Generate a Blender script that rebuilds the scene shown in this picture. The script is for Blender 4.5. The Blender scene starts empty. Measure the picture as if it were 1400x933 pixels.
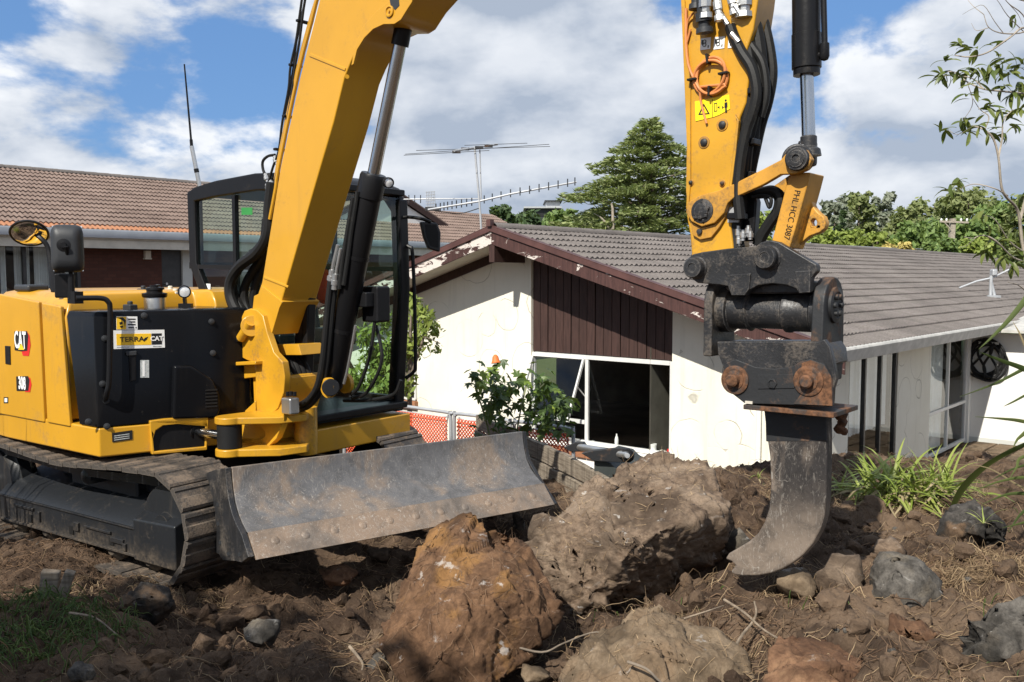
import bpy, bmesh, math, random
import numpy as np
from mathutils import Vector, Matrix, noise
from mathutils.geometry import tessellate_polygon

scene = bpy.context.scene
COL = scene.collection
random.seed(7)
V = Vector
R = math.radians

# ------------------------------------------------------------------ camera
EYE = V((0.0, 0.0, 1.85))
FPX = 1250.0                      # focal length in photograph pixels (1400 wide)
PITCH = math.atan(89.5 / FPX)
cam_d = bpy.data.cameras.new('camera')
cam_d.sensor_width = 36.0
cam_d.lens = FPX / 1400.0 * 36.0
cam_d.clip_start = 0.05
cam_d.clip_end = 3000.0
cam = bpy.data.objects.new('camera', cam_d)
COL.objects.link(cam)
cam.location = EYE
cam.rotation_euler = (math.pi / 2 - PITCH, 0, 0)
scene.camera = cam

# ------------------------------------------------------------------ sun and sky
SUN_TRAVEL = V((0.459, 0.792, -0.87)).normalized()
to_sun = -SUN_TRAVEL
sun_el = math.asin(to_sun.z)
sun_az = math.atan2(to_sun.x, to_sun.y)
sun_d = bpy.data.lights.new('sun', 'SUN')
sun_d.energy = 5.0
sun_d.angle = R(0.55)
sun_d.color = (1.0, 0.95, 0.86)
sun = bpy.data.objects.new('sun', sun_d)
COL.objects.link(sun)
sun.rotation_euler = SUN_TRAVEL.to_track_quat('-Z', 'Y').to_euler()
sun.location = (-8, -12, 16)

world = bpy.data.worlds.new('World')
scene.world = world
world.use_nodes = True
wn, wl = world.node_tree.nodes, world.node_tree.links
wn.clear()


def wnode(t, **kw):
    n = wn.new(t)
    for k, v in kw.items():
        setattr(n, k, v)
    return n


def wmath(op, a, b=None, c=None, clamp=False):
    n = wnode('ShaderNodeMath', operation=op)
    n.use_clamp = clamp
    for i, x in enumerate((a, b, c)):
        if x is None:
            continue
        if isinstance(x, (int, float)):
            n.inputs[i].default_value = x
        else:
            wl.new(x, n.inputs[i])
    return n.outputs[0]


sky = wnode('ShaderNodeTexSky', sky_type='NISHITA')
sky.sun_disc = False
sky.sun_elevation = sun_el
sky.sun_rotation = sun_az
sky.air_density = 1.0
sky.dust_density = 0.6
sky.ozone_density = 1.4
tc = wnode('ShaderNodeTexCoord')


def wnoise(offset, scale, detail, rough=0.55, stretch=(1, 1, 1.9), dist=0.12):
    mp = wnode('ShaderNodeMapping')
    mp.inputs['Location'].default_value = offset
    mp.inputs['Scale'].default_value = stretch
    mp.inputs['Rotation'].default_value = (0, 0, TURN)
    wl.new(tc.outputs['Generated'], mp.inputs['Vector'])
    nz = wnode('ShaderNodeTexNoise')
    nz.inputs['Scale'].default_value = scale
    nz.inputs['Detail'].default_value = detail
    nz.inputs['Roughness'].default_value = rough
    nz.inputs['Distortion'].default_value = dist
    wl.new(mp.outputs[0], nz.inputs['Vector'])
    return nz.outputs['Fac']


CO = (5.5, 5.1, 9.2)
TURN = R(-13)
SC = 5.4
n0 = wnoise(CO, SC, 9, 0.56)
n1 = wnoise((CO[0] - 0.012, CO[1], CO[2] + 0.085), SC, 5, 0.5)      # the same field a step towards the light
big = wnoise((0.5, 7.2, 3.7), 1.7, 3, 0.5)
dens = wmath('ADD', n0, wmath('MULTIPLY', wmath('SUBTRACT', big, 0.5), 0.55))
mask = wnode('ShaderNodeMapRange', interpolation_type='SMOOTHSTEP')
wl.new(dens, mask.inputs[0])
mask.inputs[1].default_value = 0.392
mask.inputs[2].default_value = 0.512
lit = wmath('ADD', wmath('MULTIPLY', wmath('SUBTRACT', n0, n1), 3.9), wmath('ADD', 0.06, wmath('MULTIPLY', wnoise((2.2, 0.4, 6.1), 11.0, 6, 0.6), 0.75)), clamp=True)
thick = wnode('ShaderNodeMapRange', interpolation_type='SMOOTHSTEP')
wl.new(dens, thick.inputs[0])
thick.inputs[1].default_value = 0.48
thick.inputs[2].default_value = 0.72
thick.inputs[3].default_value = 1.0
thick.inputs[4].default_value = 0.66
lit2 = wmath('MULTIPLY', lit, thick.outputs[0])
ccol = wnode('ShaderNodeMix', data_type='RGBA')
wl.new(lit2, ccol.inputs[0])
ccol.inputs[6].default_value = (4.1, 4.75, 5.8, 1)      # shaded cloud base
ccol.inputs[7].default_value = (9.3, 9.5, 9.8, 1)      # sunlit cloud
skyc = wnode('ShaderNodeMix', data_type='RGBA', blend_type='MULTIPLY')
skyc.inputs[0].default_value = 1.0
wl.new(sky.outputs[0], skyc.inputs[6])
skyc.inputs[7].default_value = (0.75, 0.92, 1.1, 1)
blue = wnode('ShaderNodeMix', data_type='RGBA')
blue.inputs[0].default_value = 0.65
wl.new(skyc.outputs[2], blue.inputs[6])
blue.inputs[7].default_value = (1.5, 3.2, 6.6, 1)
fin = wnode('ShaderNodeMix', data_type='RGBA')
wl.new(wmath('MULTIPLY', mask.outputs[0], 0.96), fin.inputs[0])
wl.new(blue.outputs[2], fin.inputs[6])
wl.new(ccol.outputs[2], fin.inputs[7])
bg = wnode('ShaderNodeBackground')
wl.new(fin.outputs[2], bg.inputs['Color'])
bg.inputs['Strength'].default_value = 0.078
wo = wnode('ShaderNodeOutputWorld')
wl.new(bg.outputs[0], wo.inputs['Surface'])

scene.view_settings.view_transform = 'Standard'
scene.view_settings.look = 'None'
scene.view_settings.exposure = 0.46
scene.view_settings.gamma = 1.0
scene.cycles.max_bounces = 8
scene.cycles.transparent_max_bounces = 12
scene.cycles.use_denoising = True

# ------------------------------------------------------------------ where a photograph pixel lies in the place
_c, _s = math.cos(PITCH), math.sin(PITCH)


def ray(u, v):
    x, y = (u - 700.0) / FPX, -(v - 466.5) / FPX
    return V((x, _c + _s * y, -_s + _c * y))


def on_plane(u, v, p, n):
    d = ray(u, v)
    return EYE + d * ((V(p) - EYE).dot(n) / d.dot(n))


def at_depth(u, v, y):
    d = ray(u, v)
    return EYE + d * (y / d.y)


def on_z(u, v, z):
    d = ray(u, v)
    return EYE + d * ((z - EYE.z) / d.z)


# ------------------------------------------------------------------ mesh helpers
LOC = {}


class MB:
    def __init__(s):
        s.v, s.f, s.m = [], [], []

    def add(s, vs, fs, mi=0):
        b = len(s.v)
        s.v.extend(tuple(x) for x in vs)
        s.f.extend([tuple(i + b for i in f) for f in fs])
        s.m.extend([mi] * len(fs))
        return s

    def box(s, c, size, ax=None, mi=0):
        c = V(c)
        X, Y, Z = ax if ax else (V((1, 0, 0)), V((0, 1, 0)), V((0, 0, 1)))
        hx, hy, hz = X * size[0] / 2, Y * size[1] / 2, Z * size[2] / 2
        vs = [c + hx * i + hy * j + hz * k for k in (-1, 1) for j in (-1, 1) for i in (-1, 1)]
        return s.add(vs, [(0, 2, 3, 1), (4, 5, 7, 6), (0, 1, 5, 4), (2, 6, 7, 3), (0, 4, 6, 2), (1, 3, 7, 5)], mi)

    def prism(s, pts, ext, holes=(), mi=0):
        pts = [V(p) for p in pts]
        ext = V(ext)
        loops = [pts] + [[V(p) for p in h] for h in holes]
        flat = [p for l in loops for p in l]
        n = len(flat)
        vs = flat + [p + ext for p in flat]
        fs = []
        if holes:
            for t in tessellate_polygon(loops):
                fs.append(tuple(t))
                fs.append(tuple(i + n for i in reversed(t)))
        else:
            fs.append(tuple(range(n)))
            fs.append(tuple(range(2 * n - 1, n - 1, -1)))
        b = 0
        for l in loops:
            k = len(l)
            for i in range(k):
                j = (i + 1) % k
                fs.append((b + i, b + j, b + j + n, b + i + n))
            b += k
        return s.add(vs, fs, mi)

    def tube(s, pts, r, n=8, closed=False, smooth=0, mi=0, caps=True):
        pts = [V(p) for p in pts]
        if smooth:
            pts = catmull(pts, smooth, closed)
        m = len(pts)
        rs = r if isinstance(r, (list, tuple)) else None
        if rs and len(rs) != m:
            rs = [rs[0] + (rs[-1] - rs[0]) * i / (m - 1) for i in range(m)] if len(rs) == 2 else list(np.interp(np.linspace(0, 1, m), np.linspace(0, 1, len(rs)), rs))
        vs, prev = [], None
        for i, p in enumerate(pts):
            a = pts[(i - 1) % m] if (closed or i > 0) else p
            b = pts[(i + 1) % m] if (closed or i < m - 1) else p
            t = (b - a).normalized()
            if prev is None:
                u = t.cross(V((0, 0, 1)))
                if u.length < 0.1:
                    u = t.cross(V((1, 0, 0)))
            else:
                u = prev - t * prev.dot(t)
            u.normalize()
            prev = u
            w = t.cross(u)
            rr = rs[i] if rs else r
            for k in range(n):
                a_ = 2 * math.pi * k / n
                vs.append(p + (u * math.cos(a_) + w * math.sin(a_)) * rr)
        fs = []
        for i in range(m if closed else m - 1):
            j = (i + 1) % m
            for k in range(n):
                l = (k + 1) % n
                fs.append((i * n + k, i * n + l, j * n + l, j * n + k))
        if not closed and caps:
            fs.append(tuple(range(n - 1, -1, -1)))
            fs.append(tuple((m - 1) * n + k for k in range(n)))
        return s.add(vs, fs, mi)

    def cyl(s, p0, p1, r0, r1=None, n=24, mi=0):
        return s.tube([p0, p1], [r0, r0 if r1 is None else r1], n, mi=mi)

    def lathe(s, p0, axis, prof, n=24, mi=0):
        """prof: (distance along axis, radius) from one end to the other"""
        axis = V(axis).normalized()
        u = axis.cross(V((0, 0, 1)))
        if u.length < 0.1:
            u = axis.cross(V((1, 0, 0)))
        u.normalize()
        w = axis.cross(u)
        vs, fs = [], []
        for (h, r) in prof:
            for k in range(n):
                a = 2 * math.pi * k / n
                vs.append(V(p0) + axis * h + (u * math.cos(a) + w * math.sin(a)) * max(r, 1e-4))
        m = len(prof)
        for i in range(m - 1):
            for k in range(n):
                l = (k + 1) % n
                fs.append((i * n + k, i * n + l, (i + 1) * n + l, (i + 1) * n + k))
        fs.append(tuple(range(n - 1, -1, -1)))
        fs.append(tuple((m - 1) * n + k for k in range(n)))
        return s.add(vs, fs, mi)

    def mesh(s, name, mats, origin=V((0, 0, 0)), recalc=True, angle=35):
        me = bpy.data.meshes.new(name)
        me.from_pydata([tuple(V(v) - origin) for v in s.v], [], s.f)
        for m in (mats if isinstance(mats, (list, tuple)) else [mats]):
            me.materials.append(m)
        if any(s.m):
            me.polygons.foreach_set('material_index', s.m)
        if recalc:
            bm = bmesh.new()
            bm.from_mesh(me)
            bmesh.ops.recalc_face_normals(bm, faces=bm.faces)
            bm.to_mesh(me)
            bm.free()
        me.polygons.foreach_set('use_smooth', [True] * len(me.polygons))
        if angle:
            me.set_sharp_from_angle(angle=R(angle))
        me.update()
        return me

    def build(s, name, mats, parent=None, bevel=0.0, recalc=True, angle=35, seg=2, kind=None, label=None):
        org = LOC[parent.name] if parent else V((0, 0, 0))
        o = bpy.data.objects.new(name, s.mesh(name, mats, org, recalc, angle))
        COL.objects.link(o)
        LOC[o.name] = org
        if parent:
            o.parent = parent
        if bevel:
            b = o.modifiers.new('bevel', 'BEVEL')
            b.width = bevel
            b.segments = seg
            b.limit_method = 'ANGLE'
            b.angle_limit = R(38)
            b.harden_normals = True
        if kind:
            o['kind'] = kind
        if label:
            o['label'] = label
        return o


def catmull(p, k, closed=False):
    out, m = [], len(p)
    for i in range(m if closed else m - 1):
        p1, p2 = p[i], p[(i + 1) % m]
        p0 = p[(i - 1) % m] if (closed or i > 0) else p1 * 2 - p2
        p3 = p[(i + 2) % m] if (closed or i < m - 2) else p2 * 2 - p1
        for j in range(k):
            t = j / k
            out.append(0.5 * ((2 * p1) + (p2 - p0) * t + (2 * p0 - 5 * p1 + 4 * p2 - p3) * t * t + (3 * p1 - p0 - 3 * p2 + p3) * t ** 3))
    if not closed:
        out.append(p[-1])
    return out


def tag(o, label=None, cat=None, group=None, kind=None):
    if label:
        o['label'] = label
    if cat:
        o['category'] = cat
    if group:
        o['group'] = group
    if kind:
        o['kind'] = kind
    return o


def thing(name, label, cat, loc=(0, 0, 0), group=None):
    o = bpy.data.objects.new(name, None)
    o.empty_display_size = 0.2
    COL.objects.link(o)
    o.location = loc
    LOC[o.name] = V(loc)
    return tag(o, label, cat, group)


def solid(name, mb, mats, label, cat, base, group=None, **kw):
    """a thing that is one mesh: its origin at its base"""
    org = V(base)
    bev = kw.pop('bevel', 0)
    o = bpy.data.objects.new(name, mb.mesh(name, mats, org, **kw))
    o.location = org
    COL.objects.link(o)
    LOC[o.name] = org
    if bev:
        b = o.modifiers.new('bevel', 'BEVEL')
        b.width, b.segments, b.limit_method, b.angle_limit = bev, 2, 'ANGLE', R(38)
    return tag(o, label, cat, group)


def inst(name, me, mat4, parent=None, label=None):
    """one more object on shared mesh data, placed by a world matrix"""
    o = bpy.data.objects.new(name, me)
    COL.objects.link(o)
    m = mat4.copy()
    if parent:
        o.parent = parent
        m.translation = m.translation - LOC[parent.name]
    o.matrix_basis = m
    LOC[o.name] = V(mat4.translation)
    if label:
        o['label'] = label
    return o


def frame(p, x, y, z=None):
    x = V(x).normalized()
    z = V(z) if z is not None else x.cross(V(y)).normalized()
    z.normalize()
    y = z.cross(x)
    m = Matrix((x, y, z)).transposed().to_4x4()
    m.translation = V(p)
    return m


def lettering(name, text, mat4, size, mat, parent, extrude=0.0015, bold=0.0, sx=1.0, align='CENTER', label=None):
    c = bpy.data.curves.new(name, 'FONT')
    c.body = text
    c.size = size
    c.extrude = extrude
    c.offset = bold
    c.align_x = align
    c.align_y = 'CENTER'
    c.resolution_u = 3
    c.materials.append(mat)
    tmp = bpy.data.objects.new(name, c)
    me = bpy.data.meshes.new_from_object(tmp)
    bpy.data.objects.remove(tmp)
    bpy.data.curves.remove(c)
    o = bpy.data.objects.new(name, me)
    COL.objects.link(o)
    m = mat4 @ Matrix.Diagonal((sx, 1, 1, 1))
    if parent:
        o.parent = parent
        m.translation = m.translation - LOC[parent.name]
    o.matrix_basis = m
    LOC[o.name] = LOC[parent.name] if parent else V((0, 0, 0))
    if label:
        o['label'] = label
    return o


# ------------------------------------------------------------------ materials
class NT:
    def __init__(s, name):
        s.mat = bpy.data.materials.new(name)
        s.mat.use_nodes = True
        s.n, s.l = s.mat.node_tree.nodes, s.mat.node_tree.links
        s.n.clear()
        s.tc = s.n.new('ShaderNodeTexCoord')
        s.out = s.n.new('ShaderNodeOutputMaterial')
        s.b = s.n.new('ShaderNodeBsdfPrincipled')
        s.l.new(s.b.outputs[0], s.out.inputs['Surface'])

    def set(s, i, v):
        if isinstance(v, (int, float)):
            i.default_value = v
        elif isinstance(v, (tuple, list)):
            i.default_value = tuple(v) + ((1,) if len(v) == 3 and len(i.default_value) == 4 else ())
        else:
            s.l.new(v, i)

    def vec(s, scale=(1, 1, 1), rot=(0, 0, 0), src='Object', loc=(0, 0, 0)):
        m = s.n.new('ShaderNodeMapping')
        m.inputs['Scale'].default_value = scale
        m.inputs['Rotation'].default_value = rot
        m.inputs['Location'].default_value = loc
        if src == 'World':
            g = s.n.new('ShaderNodeNewGeometry')
            s.l.new(g.outputs['Position'], m.inputs[0])
        else:
            s.l.new(s.tc.outputs[src], m.inputs[0])
        return m.outputs[0]

    def noise(s, scale, detail=5, rough=0.55, vec=None, dist=0.0, out='Fac'):
        n = s.n.new('ShaderNodeTexNoise')
        n.inputs['Scale'].default_value = scale
        n.inputs['Detail'].default_value = detail
        n.inputs['Roughness'].default_value = rough
        n.inputs['Distortion'].default_value = dist
        s.l.new(vec if vec is not None else s.tc.outputs['Object'], n.inputs['Vector'])
        return n.outputs[out]

    def voronoi(s, scale, feature='F1', vec=None, out='Distance', rnd=1.0):
        n = s.n.new('ShaderNodeTexVoronoi')
        n.feature = feature
        n.inputs['Scale'].default_value = scale
        n.inputs['Randomness'].default_value = rnd
        s.l.new(vec if vec is not None else s.tc.outputs['Object'], n.inputs['Vector'])
        return n.outputs[out]

    def ramp(s, f, a, b, lo=0.0, hi=1.0):
        n = s.n.new('ShaderNodeMapRange')
        n.interpolation_type = 'SMOOTHSTEP'
        s.l.new(f, n.inputs[0])
        for i, x in zip((1, 2, 3, 4), (a, b, lo, hi)):
            n.inputs[i].default_value = x
        return n.outputs[0]

    def math(s, op, a, b=0.0):
        n = s.n.new('ShaderNodeMath')
        n.operation = op
        s.set(n.inputs[0], a)
        s.set(n.inputs[1], b)
        return n.outputs[0]

    def mix(s, f, a, b, mode='MIX'):
        n = s.n.new('ShaderNodeMix')
        n.data_type = 'RGBA'
        n.blend_type = mode
        s.set(n.inputs[0], f)
        s.set(n.inputs[6], a)
        s.set(n.inputs[7], b)
        return n.outputs[2]

    def edges(s, radius=0.008):
        """1 along sharp edges, where paint and dirt wear off"""
        b = s.n.new('ShaderNodeBevel')
        b.samples = 4
        b.inputs['Radius'].default_value = radius
        g = s.n.new('ShaderNodeNewGeometry')
        d = s.n.new('ShaderNodeVectorMath')
        d.operation = 'DOT_PRODUCT'
        s.l.new(b.outputs[0], d.inputs[0])
        s.l.new(g.outputs['Normal'], d.inputs[1])
        return s.ramp(d.outputs['Value'], 0.985, 0.80, 0, 1)

    def rnd(s):
        """a number per loose piece of a mesh"""
        g = s.n.new('ShaderNodeNewGeometry')
        return g.outputs['Random Per Island']

    def orand(s):
        return s.n.new('ShaderNodeObjectInfo').outputs['Random']

    def bump(s, h, strength=0.4, dist=0.01, prev=None):
        n = s.n.new('ShaderNodeBump')
        n.inputs['Strength'].default_value = strength
        n.inputs['Distance'].default_value = dist
        s.l.new(h, n.inputs['Height'])
        if prev is not None:
            s.l.new(prev, n.inputs['Normal'])
        s.l.new(n.outputs[0], s.b.inputs['Normal'])
        return n.outputs[0]

    def fin(s, col, rough=0.6, metal=0.0, spec=0.5, **kw):
        s.set(s.b.inputs['Base Color'], col)
        s.set(s.b.inputs['Roughness'], rough)
        s.set(s.b.inputs['Metallic'], metal)
        s.set(s.b.inputs['Specular IOR Level'], spec)
        for k, v in kw.items():
            s.set(s.b.inputs[k.replace('_', ' ')], v)
        return s.mat


def plain(name, col, rough=0.6, metal=0.0, spec=0.5, vary=0.12, scale=6, bump=0.0, bscale=60, **kw):
    t = NT(name)
    n = t.noise(scale, 6, 0.6)
    c = t.mix(t.ramp(n, 0.3, 0.7), tuple(x * (1 - vary) for x in col), tuple(min(1, x * (1 + vary)) for x in col))
    if bump:
        t.bump(t.noise(bscale, 4), bump, 0.005)
    return t.fin(c, rough, metal, spec, **kw)


def dirty(name, col, dirt=(0.13, 0.095, 0.06), amount=0.35, scale=3.0, rough=0.4, drough=0.85, metal=0.0, fine=0.25, coat=0.0, low=None, bump=0.15, spec=0.5, wear=None):
    """paint or plastic with dust and soil stains; low=(z0, z1): splash that thins out with height"""
    t = NT(name)
    a = t.noise(scale, 8, 0.65, dist=0.4)
    b = t.noise(scale * 14, 5, 0.6)
    m = t.math('ADD', t.math('MULTIPLY', a, 0.7), t.math('MULTIPLY', b, 0.3))
    f = t.ramp(m, 0.62 - 0.3 * amount, 0.80 - 0.3 * amount)
    f = t.math('MULTIPLY', f, min(1, 0.35 + amount))
    if low:
        sx = t.n.new('ShaderNodeSeparateXYZ')
        g = t.n.new('ShaderNodeNewGeometry')
        t.l.new(g.outputs['Position'], sx.inputs[0])
        h = t.ramp(t.math('ADD', sx.outputs[2], t.math('MULTIPLY', t.math('SUBTRACT', a, 0.5), 0.5)), low[0], low[1], 1, 0)
        f = t.math('MAXIMUM', f, t.math('MULTIPLY', h, t.ramp(b, 0.3, 0.7, 0.2, 1.0)))
    v = t.noise(scale * 0.8, 3, vec=t.vec(loc=(5, 3, 1)))
    base = t.mix(t.ramp(v, 0.3, 0.7), tuple(x * (1 - fine * 0.35) for x in col), tuple(min(1, x * (1 + fine * 0.2)) for x in col))
    # rain streaks, chips and scuffs
    sv = t.noise(scale * 5, 5, 0.65, t.vec((1, 1, 0.10)), dist=0.3)
    f = t.math('MAXIMUM', f, t.math('MULTIPLY', t.ramp(sv, 0.56, 0.74), 0.10 + 0.28 * amount))
    ch = t.ramp(t.noise(scale * 9, 7, 0.75, t.vec(loc=(9, 2, 4)), dist=0.8), 0.655, 0.675)
    f = t.math('MAXIMUM', f, t.math('MULTIPLY', ch, 0.25 + 0.4 * amount))
    c = t.mix(f, base, dirt)
    if wear:
        e = t.math('MULTIPLY', t.edges(0.009), t.ramp(t.noise(scale * 6, 5, 0.7), 0.38, 0.6))
        c = t.mix(t.math('MULTIPLY', e, 0.8), c, wear)
    r = t.math('ADD', t.math('MULTIPLY', f, drough - rough), t.math('ADD', rough - 0.05, t.math('MULTIPLY', b, 0.1)))
    if bump:
        t.bump(t.math('ADD', b, t.math('MULTIPLY', f, 0.6)), bump, 0.004)
    return t.fin(c, r, metal, spec, Coat_Weight=coat, Coat_Roughness=0.12)
# ------------------------------------------------------------------ material list
M = {}
YEL = (0.53, 0.272, 0.017)
M['paint'] = dirty('yellow_paint', YEL, (0.24, 0.145, 0.062), 0.27, 2.2, 0.32, 0.75, fine=0.2, coat=0.25, bump=0.05)
M['paint_worn'] = dirty('worn_yellow_paint', YEL, (0.15, 0.085, 0.038), 0.33, 3.6, 0.38, 0.85, fine=0.4, coat=0.1, wear=(0.20, 0.12, 0.05))
M['paint_link'] = dirty('greasy_yellow_paint', (0.50, 0.245, 0.03), (0.085, 0.058, 0.033), 0.48, 5.5, 0.45, 0.8, fine=0.6, wear=(0.13, 0.085, 0.05))
M['black_gloss'] = dirty('black_moulded_panel', (0.006, 0.0065, 0.008), (0.06, 0.05, 0.04), 0.02, 2.5, 0.22, 0.6, bump=0.0, spec=0.15)
M['black'] = dirty('black_paint', (0.009, 0.009, 0.010), (0.07, 0.055, 0.04), 0.10, 4, 0.36, 0.8, spec=0.22)
M['rubber'] = dirty('black_rubber', (0.011, 0.011, 0.011), (0.07, 0.06, 0.045), 0.18, 7, 0.55, 0.9, spec=0.25)
M['mirror_back'] = dirty('charcoal_plastic', (0.028, 0.030, 0.033), (0.09, 0.08, 0.06), 0.12, 6, 0.5, 0.8, spec=0.4)
M['chrome'] = plain('chromed_rod', (0.48, 0.50, 0.52), 0.2, 1.0, vary=0.05)
M['zinc'] = dirty('zinc_plated_steel', (0.55, 0.55, 0.54), (0.25, 0.22, 0.18), 0.25, 9, 0.35, 0.7, metal=0.9)
M['galv'] = dirty('galvanised_steel', (0.46, 0.47, 0.48), (0.22, 0.21, 0.19), 0.25, 6, 0.5, 0.8, metal=0.5)
M['frame_steel'] = dirty('black_track_frame', (0.013, 0.0145, 0.017), (0.12, 0.09, 0.06), 0.24, 3.2, 0.40, 0.9, low=(-0.06, 0.20), spec=0.4, wear=(0.10, 0.085, 0.07))
M['hitch'] = dirty('black_hitch_steel', (0.022, 0.0225, 0.0245), (0.115, 0.095, 0.076), 0.46, 6.0, 0.42, 0.8, metal=0.15, fine=0.9, bump=0.35, wear=(0.20, 0.185, 0.17))


def rusty(name, base, rust=(0.125, 0.058, 0.028), amount=0.5, scale=6):
    t = NT(name)
    a = t.noise(scale, 9, 0.7, dist=0.5)
    b = t.noise(scale * 7, 5, 0.65)
    f = t.ramp(a, 0.62 - 0.25 * amount, 0.72 - 0.2 * amount)
    rc = t.mix(t.ramp(b, 0.35, 0.65), tuple(x * 0.55 for x in rust), tuple(x * 1.5 for x in rust))
    c = t.mix(f, base, rc)
    t.bump(b, 0.35, 0.004)
    return t.fin(c, t.math('ADD', 0.55, t.math('MULTIPLY', f, 0.3)), 0.25)


M['rust'] = rusty('rusted_steel', (0.045, 0.04, 0.037), amount=0.95)
M['rust_some'] = rusty('part_rusted_black_steel', (0.022, 0.023, 0.025), (0.095, 0.055, 0.034), amount=0.45)


def scraped(name, base, soil, amount, rot=0.0, scale=3.0, metal=0.55, axis=(1, 1, 0.12), worn=None):
    """worked steel: soil film, bright scratches along the way the earth slides"""
    t = NT(name)
    a = t.noise(scale, 8, 0.6, dist=0.6)
    v1 = t.vec(axis, (0.0, rot, 0.0))
    s1 = t.noise(60, 3, 0.6, v1, dist=0.5)
    s2 = t.noise(130, 3, 0.6, t.vec(axis, (0.25, rot + 0.35, 0.2)), dist=0.4)
    s3 = t.noise(24, 5, 0.72, t.vec((axis[0] * 1.3, axis[1] * 1.3, axis[2] * 2.6), (0.1, rot - 0.5, 0.0)), dist=1.4)
    sc = t.math('MAXIMUM', t.ramp(s1, 0.60, 0.71, 0, 0.75), t.math('MAXIMUM', t.ramp(s2, 0.58, 0.70, 0, 0.45), t.ramp(s3, 0.61, 0.66, 0, 0.5)))
    f = t.ramp(a, 0.60 - 0.3 * amount, 0.72 - 0.2 * amount)
    if worn:      # paint worn off up to a height, where the tool works in the ground
        g = t.n.new('ShaderNodeNewGeometry')
        sx = t.n.new('ShaderNodeSeparateXYZ')
        t.l.new(g.outputs['Position'], sx.inputs[0])
        hh = t.ramp(t.math('ADD', sx.outputs[2], t.math('MULTIPLY', t.math('SUBTRACT', a, 0.5), 0.5)), worn[0], worn[1], 1, 0)
        f = t.math('MAXIMUM', f, hh)
    g1 = t.noise(5.5, 3, 0.5, t.vec(loc=(3, 1, 7)), dist=1.6)
    g2 = t.noise(9.0, 3, 0.5, t.vec((1, 1, 0.5), (0.3, 0.5, 0.2)), dist=2.2)
    g3 = t.noise(15.0, 2, 0.5, t.vec((1, 1, 0.6), (0.7, 0.1, 0.4)), dist=2.5)
    ln = None
    for g_, w_ in ((g1, 0.006), (g2, 0.008), (g3, 0.010)):
        k_ = t.ramp(t.math('ABSOLUTE', t.math('SUBTRACT', g_, 0.5)), 0.0, w_, 0.75, 0.0)
        k_ = t.math('MULTIPLY', k_, t.ramp(t.noise(4.5, 3, vec=t.vec(loc=(w_ * 900, 2, 3))), 0.48, 0.60))
        ln = k_ if ln is None else t.math('MAXIMUM', ln, k_)
    sc = t.math('MAXIMUM', sc, ln)
    sp = t.ramp(t.noise(160, 3, 0.6), 0.66, 0.74)
    c = t.mix(f, base, soil)
    c = t.mix(t.ramp(t.noise(9, 7, 0.72, dist=0.5), 0.42, 0.66, 0.0, 0.5), c, tuple(x * 0.4 for x in base))
    c = t.mix(t.math('MULTIPLY', sc, t.ramp(a, 0.3, 0.6, 0.35, 0.9)), c, (0.36, 0.33, 0.29))
    c = t.mix(t.math('MULTIPLY', sp, 0.5), c, (0.5, 0.46, 0.4))
    r = t.math('SUBTRACT', 0.62, t.math('MULTIPLY', sc, 0.22))
    t.bump(t.math('ADD', t.noise(60, 5, 0.6), t.math('MULTIPLY', sc, -0.5)), 0.3, 0.004)
    return t.fin(c, r, t.math('MULTIPLY', t.math('SUBTRACT', 1.0, f), metal))


M['blade'] = scraped('scraped_blade_steel', (0.150, 0.146, 0.146), (0.185, 0.140, 0.105), 0.46, metal=0.4)
M['edge'] = scraped('scraped_cutting_edge', (0.17, 0.14, 0.115), (0.21, 0.15, 0.105), 0.85, metal=0.3)
M['shank'] = scraped('scraped_ripper_steel', (0.042, 0.038, 0.037), (0.185, 0.145, 0.112), 0.45, 0.75, 3.5, 0.5, (1, 1, 0.25), (0.55, 0.95))
M['shank_low'] = scraped('polished_ripper_steel', (0.17, 0.16, 0.15), (0.17, 0.13, 0.10), 0.55, 0.8, 4.0, 0.6, (1, 1, 0.3))
M['shoe'] = dirty('muddy_track_steel', (0.050, 0.043, 0.037), (0.165, 0.122, 0.086), 0.60, 6, 0.55, 0.95, fine=0.9, bump=0.5, wear=(0.17, 0.14, 0.11))
M['white_paint'] = plain('white_print', (0.78, 0.78, 0.76), 0.45, vary=0.03)
M['decal_yellow'] = plain('yellow_print', (0.86, 0.52, 0.02), 0.4, vary=0.03)
M['warn_yellow'] = plain('warning_yellow_print', (0.86, 0.66, 0.01), 0.4, vary=0.03)
M['decal_black'] = plain('black_print', (0.012, 0.012, 0.012), 0.4, vary=0.03)
M['decal_red'] = plain('red_print', (0.55, 0.02, 0.015), 0.4, vary=0.05)
M['decal_grey'] = plain('grey_print', (0.42, 0.44, 0.43), 0.5, vary=0.25, scale=90)
M['orange_cable'] = plain('orange_cable', (0.55, 0.20, 0.06), 0.5, vary=0.15)
M['red_hose'] = plain('red_sleeve', (0.35, 0.02, 0.02), 0.5)
M['seat'] = plain('dark_seat_fabric', (0.02, 0.02, 0.022), 0.85, bump=0.2)
M['lens'] = plain('lamp_lens', (0.75, 0.76, 0.76), 0.12, 0.3, vary=0.1, scale=40)
M['hivis'] = plain('orange_cloth', (0.75, 0.08, 0.02), 0.8)


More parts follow.
